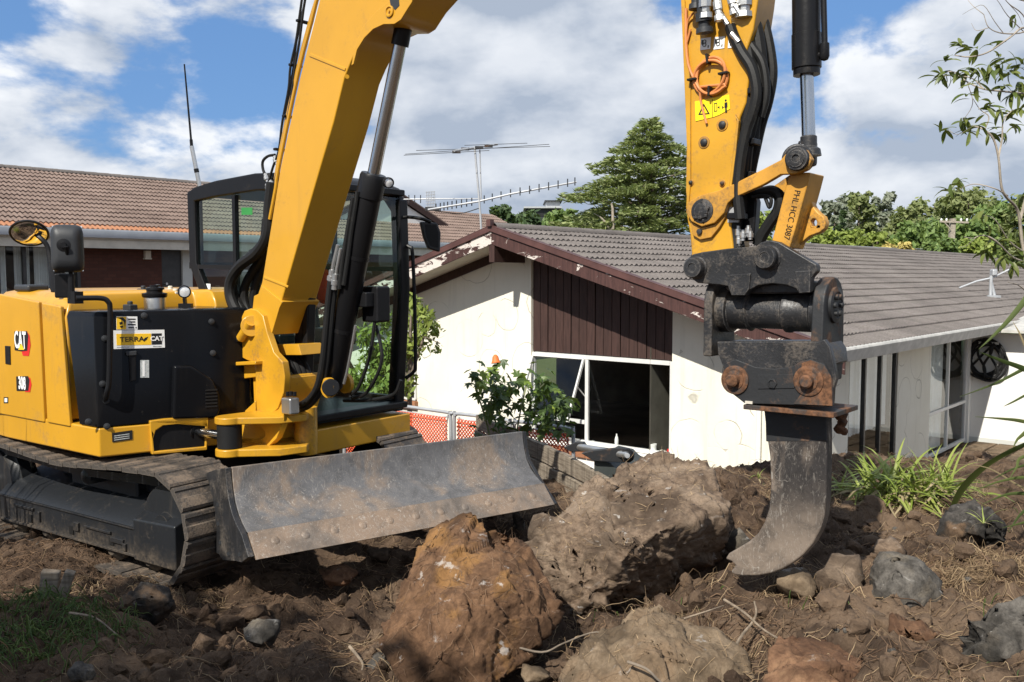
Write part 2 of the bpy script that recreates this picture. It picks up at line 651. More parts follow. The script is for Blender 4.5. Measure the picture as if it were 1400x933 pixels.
def glass(name, tint, gloss=0.06, rough=0.0):
    """a pane: clear with the mirror of the sky growing at glancing angles"""
    m = bpy.data.materials.new(name)
    m.use_nodes = True
    n, l = m.node_tree.nodes, m.node_tree.links
    n.clear()
    o = n.new('ShaderNodeOutputMaterial')
    tr = n.new('ShaderNodeBsdfTransparent')
    tr.inputs[0].default_value = tint + (1,)
    gl = n.new('ShaderNodeBsdfGlossy')
    gl.inputs['Roughness'].default_value = rough
    fr = n.new('ShaderNodeFresnel')
    fr.inputs['IOR'].default_value = 1.5
    ge = n.new('ShaderNodeNewGeometry')
    fb = n.new('ShaderNodeMath')
    fb.operation = 'SUBTRACT'
    fb.inputs[0].default_value = 1.0
    l.new(ge.outputs['Backfacing'], fb.inputs[1])
    fm = n.new('ShaderNodeMath')
    fm.operation = 'MULTIPLY'
    l.new(fr.outputs[0], fm.inputs[0])
    l.new(fb.outputs[0], fm.inputs[1])
    mx = n.new('ShaderNodeMixShader')
    l.new(fm.outputs[0], mx.inputs[0])
    l.new(tr.outputs[0], mx.inputs[1])
    l.new(gl.outputs[0], mx.inputs[2])
    l.new(mx.outputs[0], o.inputs[0])
    return m


M['cab_glass'] = glass('tinted_cab_glass', (0.88, 0.95, 0.92))
M['pane'] = glass('window_glass', (0.96, 0.97, 0.965))
M['mirror'] = plain('mirror_glass', (0.9, 0.9, 0.9), 0.03, 1.0, vary=0.0)


# stucco with trowelled fish-scale arcs
def stucco():
    t = NT('white_trowelled_stucco')
    v = t.vec((1, 1, 1), src='World')
    vo = t.voronoi(1.25, 'F1', v, 'Distance', 0.9)
    arc = t.math('ABSOLUTE', t.math('SUBTRACT', t.math('ADD', vo, t.math('MULTIPLY', t.noise(2.2, 3, vec=v), 0.14)), 0.55))
    line = t.ramp(arc, 0.0, 0.012, 1.0, 0.0)
    gate = t.ramp(t.noise(1.8, 3, vec=v), 0.40, 0.54)
    line = t.math('MULTIPLY', line, gate)
    fine = t.noise(28, 6, 0.6, v)
    t.bump(t.math('ADD', t.math('MULTIPLY', fine, 0.25), t.math('MULTIPLY', line, -1.2)), 0.5, 0.012)
    g = t.ramp(t.noise(0.9, 6, 0.6, v), 0.35, 0.75)
    c = t.mix(g, (0.69, 0.665, 0.565), (0.765, 0.745, 0.655))
    c = t.mix(t.math('MULTIPLY', line, 0.8), c, (0.36, 0.345, 0.29))
    stn = t.ramp(t.noise(3.2, 6, 0.65, t.vec((1.6, 1.6, 0.13), src='World')), 0.52, 0.75, 0, 0.45)
    c = t.mix(stn, c, (0.46, 0.44, 0.37))
    return t.fin(c, 0.9, 0, 0.2)


M['stucco'] = stucco()
M['white_wall'] = plain('white_painted_wall', (0.72, 0.71, 0.67), 0.85, vary=0.05, scale=1.5, bump=0.1)
M['grey_wall'] = plain('pale_grey_wall', (0.50, 0.51, 0.48), 0.85, vary=0.06, scale=1.5)
M['fascia_grey'] = plain('grey_painted_gutter', (0.42, 0.45, 0.48), 0.45, vary=0.08, scale=2)
M['fascia_white'] = plain('chalky_white_gutter', (0.44, 0.425, 0.385), 0.6, vary=0.16, scale=5)
M['alu'] = plain('white_window_frame', (0.60, 0.60, 0.58), 0.45, vary=0.04)
M['dark_alu'] = plain('bronze_door_frame', (0.035, 0.034, 0.033), 0.45, vary=0.2)
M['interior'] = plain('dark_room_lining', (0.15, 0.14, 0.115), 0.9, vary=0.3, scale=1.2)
M['curtain'] = plain('pale_curtain', (0.78, 0.81, 0.80), 0.9, vary=0.06, scale=4)
M['soffit'] = plain('cream_soffit', (0.55, 0.51, 0.43), 0.85, vary=0.1, scale=3)


def brownwood(name, col, peel=0.0):
    t = NT(name)
    g = t.noise(30, 5, 0.6, t.vec((1, 1, 0.1), src='World'))
    o = t.orand()
    c = t.mix(t.ramp(g, 0.3, 0.7), tuple(x * 0.7 for x in col), tuple(x * 1.25 for x in col))
    c = t.mix(t.math('MULTIPLY', o, 0.35), c, tuple(x * 0.55 for x in col))
    if peel:
        a = t.noise(2.4, 7, 0.68, t.vec((1, 1, 2.6), src='World'), dist=0.8)
        f = t.ramp(a, 0.66 - peel * 0.2, 0.675 - peel * 0.2)
        c = t.mix(f, c, t.mix(t.noise(40, 3), (0.48, 0.42, 0.38), (0.68, 0.63, 0.57)))
        t.bump(t.math('ADD', t.math('MULTIPLY', f, -1.0), g), 0.4, 0.006)
    else:
        t.bump(g, 0.2, 0.004)
    return t.fin(c, 0.62, 0, 0.35)


M['brown'] = brownwood('dark_brown_stained_timber', (0.052, 0.027, 0.022))
M['brown_peel'] = brownwood('peeling_brown_bargeboard', (0.064, 0.030, 0.026), 0.36)
M['brown_peel_more'] = brownwood('badly_peeled_bargeboard', (0.064, 0.030, 0.026), 0.88)
M['flashing'] = plain('red_brown_barge_flashing', (0.080, 0.036, 0.031), 0.5, vary=0.2, scale=4)


def tiles(name, a, b, lich, lam=0.3):
    t = NT(name)
    w = t.vec(src='World')
    n = t.noise(0.55, 5, 0.6, w)
    f = t.noise(38, 6, 0.65, w)
    m = t.math('ADD', t.math('MULTIPLY', t.orand(), 0.30), t.math('MULTIPLY', t.rnd(), 0.30))
    c = t.mix(t.math('ADD', m, t.math('MULTIPLY', t.ramp(n, 0.3, 0.7), 0.4)), tuple(x * 0.82 for x in a), tuple(x * 1.1 for x in b))
    c = t.mix(t.ramp(f, 0.35, 0.7, 0.0, 0.5), c, tuple(x * 0.55 for x in a))
    l_ = t.ramp(t.noise(1.6, 8, 0.7, w), 0.60, 0.74)
    c = t.mix(t.math('MULTIPLY', l_, lam), c, lich)
    t.bump(f, 0.3, 0.006)
    return t.fin(c, 0.85, 0, 0.3)


M['tile'] = tiles('grey_brown_concrete_tile', (0.112, 0.097, 0.088), (0.195, 0.172, 0.156), (0.26, 0.235, 0.20))
M['tile_red'] = tiles('red_brown_concrete_tile', (0.140, 0.098, 0.080), (0.235, 0.172, 0.142), (0.30, 0.22, 0.15))
M['tile_orange'] = tiles('orange_worn_concrete_tile', (0.30, 0.13, 0.065), (0.42, 0.20, 0.11), (0.30, 0.22, 0.15))


def brickwall():
    t = NT('red_brown_brick')
    b = t.n.new('ShaderNodeTexBrick')
    g = t.n.new('ShaderNodeNewGeometry')
    dt = t.n.new('ShaderNodeVectorMath')
    dt.operation = 'DOT_PRODUCT'
    dt.inputs[1].default_value = (0.653, 0.757, 0)
    t.l.new(g.outputs['Position'], dt.inputs[0])
    sx = t.n.new('ShaderNodeSeparateXYZ')
    t.l.new(g.outputs['Position'], sx.inputs[0])
    m = t.n.new('ShaderNodeCombineXYZ')
    t.l.new(dt.outputs['Value'], m.inputs[0])
    t.l.new(sx.outputs[2], m.inputs[1])
    b.inputs['Scale'].default_value = 1.0
    b.inputs['Brick Width'].default_value = 0.24
    b.inputs['Row Height'].default_value = 0.086
    b.inputs['Mortar Size'].default_value = 0.008
    b.inputs['Mortar Smooth'].default_value = 0.2
    b.inputs['Bias'].default_value = -0.1
    b.inputs['Color1'].default_value = (0.085, 0.030, 0.020, 1)
    b.inputs['Color2'].default_value = (0.125, 0.047, 0.031, 1)
    b.inputs['Mortar'].default_value = (0.055, 0.032, 0.025, 1)
    t.l.new(m.outputs[0], b.inputs['Vector'])
    t.bump(b.outputs['Fac'], -0.6, 0.01)
    return t.fin(t.mix(t.noise(3, 5), b.outputs['Color'], (0.06, 0.028, 0.022)), 0.85, 0, 0.25)


M['brick'] = brickwall()


def soilmat():
    t = NT('turned_brown_soil')
    w = t.vec(src='World')
    a = t.noise(0.9, 6, 0.6, w)
    b = t.noise(7, 8, 0.65, w, dist=0.4)
    c3 = t.noise(60, 6, 0.7, w)
    c = t.mix(t.ramp(b, 0.32, 0.68), (0.038, 0.024, 0.016), (0.106, 0.070, 0.046))
    c = t.mix(t.ramp(a, 0.42, 0.66, 0, 0.75), c, (0.165, 0.113, 0.074))
    c = t.mix(t.ramp(c3, 0.50, 0.76, 0, 0.6), c, (0.225, 0.165, 0.115))
    c = t.mix(t.ramp(t.noise(1.5, 7, 0.65, t.vec(loc=(2, 5, 1), src='World'), dist=0.5), 0.50, 0.62, 0, 0.7), c, (0.030, 0.019, 0.013))
    c = t.mix(t.ramp(t.noise(24, 5, 0.6, w), 0.58, 0.72, 0, 0.7), c, (0.032, 0.019, 0.012))
    # away from the dig: rough lawn
    g = t.n.new('ShaderNodeNewGeometry')
    sx = t.n.new('ShaderNodeSeparateXYZ')
    t.l.new(g.outputs['Position'], sx.inputs[0])
    far = t.ramp(sx.outputs[1], 24, 34)
    c = t.mix(far, c, t.mix(t.noise(0.3, 4, vec=w), (0.05, 0.075, 0.022), (0.085, 0.10, 0.035)))
    p = t.bump(b, 0.6, 0.05)
    t.bump(c3, 0.8, 0.015, p)
    return t.fin(c, 0.95, 0, 0.15)


M['soil'] = soilmat()


def rockmat(name, a, b, c2, pit=(0.03, 0.02, 0.014), lich=(0.45, 0.43, 0.40), scale=1.0, lam=0.3, patch=0.5, strata=0.0):
    t = NT(name)
    w = t.vec((1, 1, 1 + strata), src='World')
    n1 = t.noise(2.6 * scale, 8, 0.62, w, dist=0.3)
    n2 = t.noise(16 * scale, 8, 0.68, w, dist=0.2)
    n3 = t.noise(85 * scale, 5, 0.7, w)
    c = t.mix(t.ramp(n2, 0.33, 0.67), a, b)
    c = t.mix(t.ramp(n1, 0.50, 0.60, 0, patch), c, c2)
    damp = t.noise(1.9 * scale, 6, 0.6, t.vec(loc=(4, 7, 2), src='World'), dist=0.6)
    c = t.mix(t.ramp(damp, 0.47, 0.60, 0, 0.72), c, tuple(x * 0.5 for x in a))
    c = t.mix(t.ramp(n3, 0.44, 0.74, 0, 0.4), c, tuple(x * 0.55 for x in a))
    ve = t.ramp(t.voronoi(7 * scale, 'DISTANCE_TO_EDGE', t.vec((1, 1, 1), src='World')), 0.0, 0.02, 1, 0)
    ve = t.math('MULTIPLY', ve, t.ramp(n1, 0.45, 0.6))
    c = t.mix(t.math('MULTIPLY', ve, 0.35), c, pit)
    c = t.mix(t.math('MULTIPLY', t.ramp(t.noise(11 * scale, 5, 0.6, w), 0.64, 0.70), lam), c, lich)
    st = t.noise(3.4 * scale, 7, 0.7, t.vec((1.0, 1.0, 3.2), (0.4, 0.5, 0.3), src='World'), dist=0.9)
    c = t.mix(t.ramp(st, 0.60, 0.70, 0, lam * 0.9), c, tuple(x * 0.9 for x in lich))
    p = t.bump(n2, 0.55, 0.016)
    p = t.bump(t.math('ADD', n3, t.math('MULTIPLY', ve, -0.5)), 0.55, 0.006, p)
    return t.fin(c, 0.92, 0, 0.2)


M['rock_brown'] = rockmat('soil_stained_grey_rock', (0.080, 0.055, 0.038), (0.195, 0.140, 0.097), (0.27, 0.205, 0.148), lam=0.55, strata=0.6)
M['rock_orange'] = rockmat('rust_brown_rock', (0.074, 0.040, 0.022), (0.165, 0.092, 0.050), (0.30, 0.155, 0.050), lam=0.55, patch=0.55)
M['rock_tan'] = rockmat('tan_weathered_rock', (0.110, 0.078, 0.049), (0.205, 0.152, 0.100), (0.175, 0.115, 0.068), lam=0.35)
M['rock_grey'] = rockmat('grey_basalt', (0.042, 0.038, 0.033), (0.125, 0.113, 0.098), (0.20, 0.165, 0.12), lam=0.45, scale=1.3)
M['rock_dark'] = rockmat('dark_basalt', (0.026, 0.024, 0.022), (0.082, 0.074, 0.066), (0.17, 0.105, 0.06), lam=0.2, scale=1.4, patch=0.7)
M['rock_red'] = rockmat('red_brown_scoria', (0.100, 0.052, 0.030), (0.20, 0.11, 0.062), (0.26, 0.16, 0.09), lam=0.2, scale=1.2)


def timber():
    t = NT('weathered_lichened_timber')
    w = t.vec(src='World')
    g = t.noise(9, 6, 0.6, t.vec((0.6, 0.6, 9), src='World'))
    st = t.noise(5, 6, 0.65, t.vec((6, 6, 0.16), src='World'))
    c = t.mix(t.ramp(g, 0.3, 0.7), (0.150, 0.120, 0.090), (0.290, 0.245, 0.190))
    c = t.mix(t.ramp(st, 0.42, 0.70, 0, 0.7), c, (0.05, 0.041, 0.033))
    c = t.mix(t.ramp(t.noise(20, 6, 0.7, w), 0.60, 0.72, 0, 0.6), c, (0.33, 0.31, 0.25))
    t.bump(g, 0.5, 0.008)
    return t.fin(c, 0.9, 0, 0.2)


M['timber'] = timber()


def leafmat(name, a, b, rough=0.42, trans=0.25, island=True, spec=0.4):
    t = NT(name)
    r = t.rnd() if island else t.orand()
    c = t.mix(r, a, b)
    t.fin(c, rough, 0, spec)
    tl = t.n.new('ShaderNodeBsdfTranslucent')
    t.l.new(t.mix(0.5, c, (0.20, 0.26, 0.03), 'MIX'), tl.inputs[0])
    mx = t.n.new('ShaderNodeMixShader')
    mx.inputs[0].default_value = trans
    t.l.new(t.b.outputs[0], mx.inputs[1])
    t.l.new(tl.outputs[0], mx.inputs[2])
    t.l.new(mx.outputs[0], t.out.inputs['Surface'])
    return t.mat


M['leaf_cedar'] = leafmat('cedar_needles', (0.172, 0.224, 0.086), (0.333, 0.368, 0.155), 0.6, 0.3)
M['leaf_olive'] = leafmat('olive_foliage', (0.133, 0.164, 0.060), (0.240, 0.270, 0.100), 0.6, 0.3)
M['leaf_mid'] = leafmat('mid_green_foliage', (0.090, 0.150, 0.044), (0.210, 0.290, 0.080), 0.6, 0.3)
M['leaf_yellow'] = leafmat('yellow_green_foliage', (0.158, 0.217, 0.039), (0.285, 0.338, 0.075), 0.6, 0.3)
M['leaf_grey'] = leafmat('grey_green_foliage', (0.154, 0.181, 0.128), (0.263, 0.281, 0.209), 0.6, 0.3)
M['leaf_dark'] = leafmat('dark_green_foliage', (0.036, 0.065, 0.029), (0.090, 0.140, 0.050), 0.6, 0.3)
M['leaf_gold'] = leafmat('pale_gold_grass', (0.36, 0.28, 0.07), (0.52, 0.42, 0.14), 0.7, 0.2)
M['leaf_loquat'] = leafmat('broad_green_leaf', (0.070, 0.105, 0.022), (0.175, 0.20, 0.05), 0.38, 0.3, island=False)
M['leaf_maple'] = leafmat('lobed_green_leaf', (0.035, 0.068, 0.022), (0.105, 0.165, 0.035), 0.42, 0.28, island=False)
M['leaf_lime'] = leafmat('young_lime_leaf', (0.17, 0.25, 0.035), (0.26, 0.33, 0.06), 0.42, 0.3, island=False)
M['leaf_strap'] = leafmat('strap_leaf', (0.17, 0.235, 0.030), (0.33, 0.37, 0.095), 0.4, 0.3, island=False)
M['leaf_straw'] = leafmat('dried_strap_leaf', (0.28, 0.22, 0.12), (0.42, 0.34, 0.20), 0.7, 0.2, island=False)
M['leaf_flax'] = leafmat('flax_leaf', (0.040, 0.068, 0.022), (0.125, 0.155, 0.050), 0.36, 0.2, island=False)
M['grass'] = leafmat('torn_grass', (0.040, 0.085, 0.016), (0.115, 0.170, 0.040), 0.5, 0.25)
M['straw'] = leafmat('dry_roots_and_straw', (0.135, 0.080, 0.040), (0.40, 0.29, 0.17), 0.8, 0.1)
M['root'] = leafmat('brown_roots', (0.075, 0.042, 0.024), (0.20, 0.125, 0.072), 0.85, 0.0)
M['root_pale'] = plain('pale_root_bark', (0.20, 0.155, 0.11), 0.9, vary=0.4, scale=30, bump=0.5)
M['bark'] = plain('grey_brown_bark', (0.15, 0.12, 0.09), 0.9, vary=0.4, scale=9, bump=0.5)
M['bark_pale'] = plain('pale_bark', (0.30, 0.26, 0.21), 0.9, vary=0.3, scale=9, bump=0.4)
M['stem'] = plain('green_stem', (0.20, 0.22, 0.09), 0.7, vary=0.2)
M['petal'] = plain('orange_petals', (0.60, 0.14, 0.025), 0.6, vary=0.2)


# ------------------------------------------------------------------ ground
def _hash(i, j, seed):
    h = (i * 374761393 + j * 668265263 + seed * 974634777) & 0xffffffff
    h = ((h ^ (h >> 13)) * 1274126177) & 0xffffffff
    return ((h ^ (h >> 16)) & 0xffff) / 65535.0


def vnoise(x, y, seed=0):
    xi, yi = np.floor(x).astype(np.int64), np.floor(y).astype(np.int64)
    fx, fy = x - xi, y - yi
    fx, fy = fx * fx * fx * (fx * (fx * 6 - 15) + 10), fy * fy * fy * (fy * (fy * 6 - 15) + 10)
    a, b = _hash(xi, yi, seed), _hash(xi + 1, yi, seed)
    c, d = _hash(xi, yi + 1, seed), _hash(xi + 1, yi + 1, seed)
    return (a * (1 - fx) + b * fx) * (1 - fy) + (c * (1 - fx) + d * fx) * fy - 0.5


def sstep(a, b, x):
    t = np.clip((x - a) / (b - a), 0, 1)
    return t * t * (3 - 2 * t)


ZH = -1.75                          # level of the lower yard at the white house
_ctrl = []
for (u, v, z) in ((-150, 933, .22), (0, 933, .2), (130, 900, .16), (250, 933, .1), (450, 933, .06), (450, 850, -.02), (600, 900, .05), (750, 933, .18), (900, 933, .30), (1050, 933, .36),
                  (1200, 933, .40), (1400, 933, .42), (1550, 933, .45), (40, 770, .0), (100, 780, .02), (225, 838, -.03), (330, 800, -.06), (420, 790, -.02), (560, 800, -.16), (520, 760, -.14), (600, 770, -.12),
                  (700, 740, .02), (780, 700, .06), (1000, 790, .36), (1030, 800, .38), (1150, 790, .38), (1300, 800, .40), (1400, 800, .42), (1500, 790, .42), (1010, 668, .10), (1100, 680, .15), (1200, 700, .22),
                  (1330, 695, .24), (1420, 700, .24), (1130, 730, .28), (1280, 740, .31), (1400, 740, .33), (-300, 800, 0.05), (880, 820, .1), (830, 880, .2)):
    p = on_z(u, v, z)
    _ctrl.append((p.x, p.y, p.z))
for (x, y) in ((-4, 6), (-3, 7), (-5, 8), (-2, 8), (-2, 7), (-1, 7.5), (-6, 6), (-3, 10), (-6, 10), (0.2, 7.6), (-3, 5.6), (-4.5, 5.5)):
    _ctrl.append((x, y, 0.0))
for (x, y) in ((-3, 2), (0, 2), (0, 1), (3, 2), (5, 3), (2, 0), (-2, 0), (-6, 3)):
    _ctrl.append((x, y, 0.28))
_ctrl = np.array(_ctrl)


def gbase(x, y):
    x, y = np.asarray(x, float), np.asarray(y, float)
    num, den = np.zeros(x.shape), np.full(x.shape, 1e-9)
    for (cx, cy, cz) in _ctrl:
        w = np.exp(-((x - cx) ** 2 + (y - cy) ** 2) / (2 * 0.42 ** 2)) + 1e-5 / (1 + (x - cx) ** 2 + (y - cy) ** 2) ** 2
        num += w * cz
        den += w
    z = num / den
    yard = sstep(8.1, 9.9, y + 0.25 * np.sin(x * 1.7)) * sstep(-2.7, -1.3, x + 0.12 * (y - 9) * (y > 9))
    z = z * (1 - sstep(9.5, 12, y)) + sstep(14, 22, y) * 0.45
    z = z * (1 - yard) + ZH * yard
    # the slope behind the houses
    far = sstep(34, 120, y)
    z = z * (1 - far) + far * (1.5 + 2.0 * sstep(0, 60, x) - 2.5 * sstep(0, -60, x))
    z = z + 6.2 * np.exp(-(((x - 7) / 26) ** 2 + ((y - 132) / 22) ** 2))
    z = z + 14 * sstep(220, 600, y)* sstep(-40, 120, x)
    return z


def gfine(x, y):
    dig = (1 - sstep(9.2, 11, y)) * (1 - sstep(6.5, 9, np.abs(x)))
    calm = 1 - 0.7 * np.exp(-(((x + 2.4) / 1.9) ** 2 + ((y - 7.2) / 1.3) ** 2))
    a = 0.16 * vnoise(x * 1.3, y * 1.3, 1) + 0.11 * vnoise(x * 3.1 + 7, y * 3.1, 2)
    r = 1 - np.abs(2 * vnoise(x * 6.3, y * 6.3 + 3, 3))
    a = a + 0.095 * (r - 0.6) + 0.06 * vnoise(x * 13, y * 13, 4)
    r2 = 1 - np.abs(2 * vnoise(x * 25, y * 25 + 3, 5))
    a = a + 0.032 * (r2 - 0.6) + 0.018 * vnoise(x * 52, y * 52, 6)
    a = a - .13 * np.exp(-((((x + 2.1) * .83 - (y - 6.35) * .56) / 2.2) ** 4 + (((x + 2.1) * .56 + (y - 6.35) * .83) / 1.15) ** 4))
    return a * dig * calm + (1 - dig) * 0.05 * vnoise(x * 0.7, y * 0.7, 8)


def gz(x, y):
    return float(gbase(np.array([x]), np.array([y]))[0] + gfine(np.array([x]), np.array([y]))[0])


def axis_pts(lo, hi, step, far_lo, far_hi, grow=1.16):
    mid = list(np.arange(lo, hi, step))
    a, s = [], step
    p = lo
    while p > far_lo:
        s *= grow
        p -= s
        a.append(p)
    b, s, p = [], step, mid[-1]
    while p < far_hi:
        s *= grow
        p += s
        b.append(p)
    return np.array(a[::-1] + mid + b)


gx = axis_pts(-4.6, 4.8, 0.026, -1500, 1500)
gy = axis_pts(2.6, 9.2, 0.026, -300, 1600)
GX, GY = np.meshgrid(gx, gy)
GZ = gbase(GX, GY) + gfine(GX, GY)
nx_, ny_ = len(gx), len(gy)
gme = bpy.data.meshes.new('ground')
gme.vertices.add(nx_ * ny_)
gme.vertices.foreach_set('co', np.stack([GX, GY, GZ], -1).astype(np.float32).ravel())
idx = np.arange(nx_ * ny_).reshape(ny_, nx_)
q = np.stack([idx[:-1, :-1], idx[:-1, 1:], idx[1:, 1:], idx[1:, :-1]], -1).reshape(-1, 4)
gme.loops.add(q.size)
gme.loops.foreach_set('vertex_index', q.ravel().astype(np.int32))
gme.polygons.add(len(q))
gme.polygons.foreach_set('loop_start', (np.arange(len(q)) * 4).astype(np.int32))
gme.polygons.foreach_set('use_smooth', np.ones(len(q), bool))
gme.update(calc_edges=True)
gme.materials.append(M['soil'])
ground = bpy.data.objects.new('ground', gme)
COL.objects.link(ground)
tag(ground, 'turned brown soil of the building site falling to the yard', kind='structure')
# ------------------------------------------------------------------ the white gabled house
GL = V((0.653, 0.757, 0)).normalized()      # along the ridge
GG = V((-GL.y, GL.x, 0))                     # across, to the far eave
HP = V((4.45, 12.5, 0))                      # near corner of the roof


def H(s, t, z):
    p = HP + GG * s + GL * t
    return V((p.x, p.y, z))


def st_on(u, v, t=None, s=None):
    """s (or t) and z of a photograph pixel on a wall across (or along) the ridge"""
    if t is not None:
        p = on_plane(u, v, H(0, t, 0), GL)
        return (p - HP).dot(GG), p.z
    p = on_plane(u, v, H(s, 0, 0), GG)
    return (p - HP).dot(GL), p.z


SA, LEN, ZE, SL = 6.375, 35.0, 0.83, 0.296   # half width, length, eave level, slope
SW = 2 * SA


def zr(s):
    return ZE + SL * (s if s <= SA else SW - s)


TW = 0.88                                    # gable wall stands back under the verge
house = thing('white_house', 'white stucco house with brown timber gable and grey tiled roof below the digging', 'house', H(SA, TW, ZH))

# gable wall pieces round the window
sl, _ = st_on(726, 480, t=TW)
sr, _ = st_on(919, 490, t=TW)
_, zhead = st_on(860, 491, t=TW)
_, zsill = st_on(860, 617, t=TW)
TH = GL * 0.14
top = lambda s: zr(s) - 0.24
MB().prism([H(12.2, TW, ZH - .1), H(sl, TW, ZH - .1), H(sl, TW, top(sl)), H(SA, TW, top(SA)), H(12.2, TW, top(12.2))] if sl < SA else
           [H(12.2, TW, ZH - .1), H(sl, TW, ZH - .1), H(sl, TW, top(sl)), H(12.2, TW, top(12.2))], TH).build('gable_wall', M['stucco'], house)
if sl >= SA:
    pass
MB().prism([H(sr, TW, ZH - .1), H(.55, TW, ZH - .1), H(.55, TW, top(.55)), H(sr, TW, top(sr))], TH).build('gable_wall', M['stucco'], house)
MB().prism([H(sl, TW + .01, ZH - .1), H(sr, TW + .01, ZH - .1), H(sr, TW + .01, zsill - .12), H(sl, TW + .01, zsill - .12)], TH).build('gable_wall', M['white_wall'], house)

# vertical boards above the window
NB = 17
bw = (sl - sr) / NB
for i in range(NB):
    a, b = sr + bw * i + .006, sr + bw * (i + 1) - .006
    f = .05 + .012 * ((i * 7) % 3) / 2
    pts = [H(a, TW + f, zhead + .02), H(b, TW + f, zhead + .02), H(b, TW + f, top(b))]
    if a < SA < b:
        pts.append(H(SA, TW + f, top(SA)))
    pts.append(H(a, TW + f, top(a)))
    MB().prism(pts, GL * .025).build('cladding_board', M['brown'], house, bevel=.004, seg=1)
MB().prism([H(sl, TW + .085, zhead), H(sr, TW + .085, zhead), H(sr, TW + .085, top(sr)), H(min(sl, SA), TW + .085, top(min(sl, SA)) - .01), H(sl, TW + .085, top(sl))], GL * .03).build('cladding_backing', M['decal_black'], house)

# the window: fixed panes and a top hung sash pushed open
s_mul, _ = st_on(800, 550, t=TW)
_, z_tr = st_on(790, 577, t=TW)
tf = TW + .06


def bar(mb, p0, p1, w, d, up):
    p0, p1 = V(p0), V(p1)
    x = (p1 - p0)
    L = x.length
    x.normalize()
    y = V(up).cross(x).normalized()
    z = x.cross(y)
    return mb.box((p0 + p1) / 2, (L, d, w), (x, y, z))


UP = V((0, 0, 1))
mb = MB()
for (a, b) in (((sl - .03, zsill), (sl - .03, zhead)), ((sr + .03, zsill), (sr + .03, zhead)), ((s_mul, zsill), (s_mul, zhead))):
    bar(mb, H(a[0], tf, a[1]), H(b[0], tf, b[1]), .05, .07, GL)
mb2 = MB()
for z_ in (zsill + .03, zhead - .03):
    bar(mb, H(sl - .065, tf - .002, z_), H(sr + .065, tf - .002, z_), .06, .074, GL)
bar(mb, H(sl - .065, tf - .001, z_tr), H(s_mul + .035, tf - .001, z_tr), .06, .07, GL)
window = mb.build('window', M['alu'], house, bevel=.004, seg=1)
for (a, b, z0, z1) in ((s_mul, sr, zsill, zhead), (sl, s_mul, zsill, z_tr)):
    MB().prism([H(a - .03, tf, z0 + .05), H(b + .03, tf, z0 + .05), H(b + .03, tf, z1 - .05), H(a - .03, tf, z1 - .05)], GL * .006).build('pane', M['pane'], window)
# open sash
sw, hs = (sl - s_mul) - .09, zhead - z_tr - .07
ang = R(24)
out = (-GL * math.sin(ang) - UP * math.cos(ang))
o0, o1 = H(sl - .045, tf - .05, zhead - .06), H(s_mul + .045, tf - .05, zhead - .06)
mb = MB()
nrm = out.cross(GG)
for (p, q_) in ((o0, o1), (o0 + out * hs, o1 + out * hs)):
    bar(mb, p, q_, .05, .035, nrm)
for (p, q_) in ((o0, o0 + out * hs), (o1, o1 + out * hs)):
    bar(mb, p - nrm * .001, q_ - nrm * .001, .05, .038, nrm)
sash = mb.build('window_sash', M['alu'], house, bevel=.004, seg=1, label='open top hung window sash')
MB().prism([o0 + out * .02 - GG * .02, o1 + out * .02 + GG * .02, o1 + out * (hs - .02) + GG * .02, o0 + out * (hs - .02) - GG * .02], nrm * .005).build('pane', M['pane'], sash)
mb = MB()
bar(mb, o1 + out * hs * .45, H(s_mul + .04, tf, zhead - .75), .02, .012, GL)
mb.build('stay', M['alu'], sash)

# sill of terracotta tiles under a white edge
MB().prism([H(sl, TW - .10, zsill - .035), H(sr, TW - .10, zsill - .035), H(sr, TW + .16, zsill - .005), H(sl, TW + .16, zsill - .005)], UP * -.03).build('window_sill', M['white_wall'], house)
nt_ = 14
for i in range(nt_):
    a = sl + (sr - sl) * i / nt_
    b = sl + (sr - sl) * (i + .955) / nt_
    MB().prism([H(a, TW - .06, zsill - .068), H(b, TW - .06, zsill - .068), H(b, TW - .045, zsill - .24), H(a, TW - .045, zsill - .24)], GL * .05).build('sill_tile', M['tile_orange'], house, bevel=.004, seg=1)

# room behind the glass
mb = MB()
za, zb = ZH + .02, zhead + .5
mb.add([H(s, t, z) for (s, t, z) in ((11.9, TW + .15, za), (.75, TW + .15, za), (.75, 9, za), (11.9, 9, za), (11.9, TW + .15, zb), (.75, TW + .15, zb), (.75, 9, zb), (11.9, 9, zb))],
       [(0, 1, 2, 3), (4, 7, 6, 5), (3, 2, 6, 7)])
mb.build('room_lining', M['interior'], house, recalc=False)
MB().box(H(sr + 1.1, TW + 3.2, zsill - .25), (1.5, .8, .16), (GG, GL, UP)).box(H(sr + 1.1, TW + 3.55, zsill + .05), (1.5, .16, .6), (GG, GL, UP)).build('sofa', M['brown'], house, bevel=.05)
MB().box(H(s_mul - .9, TW + 6, zsill + .1), (.9, .1, 2.0), (GG, GL, UP)).build('inner_door', M['brown'], house)

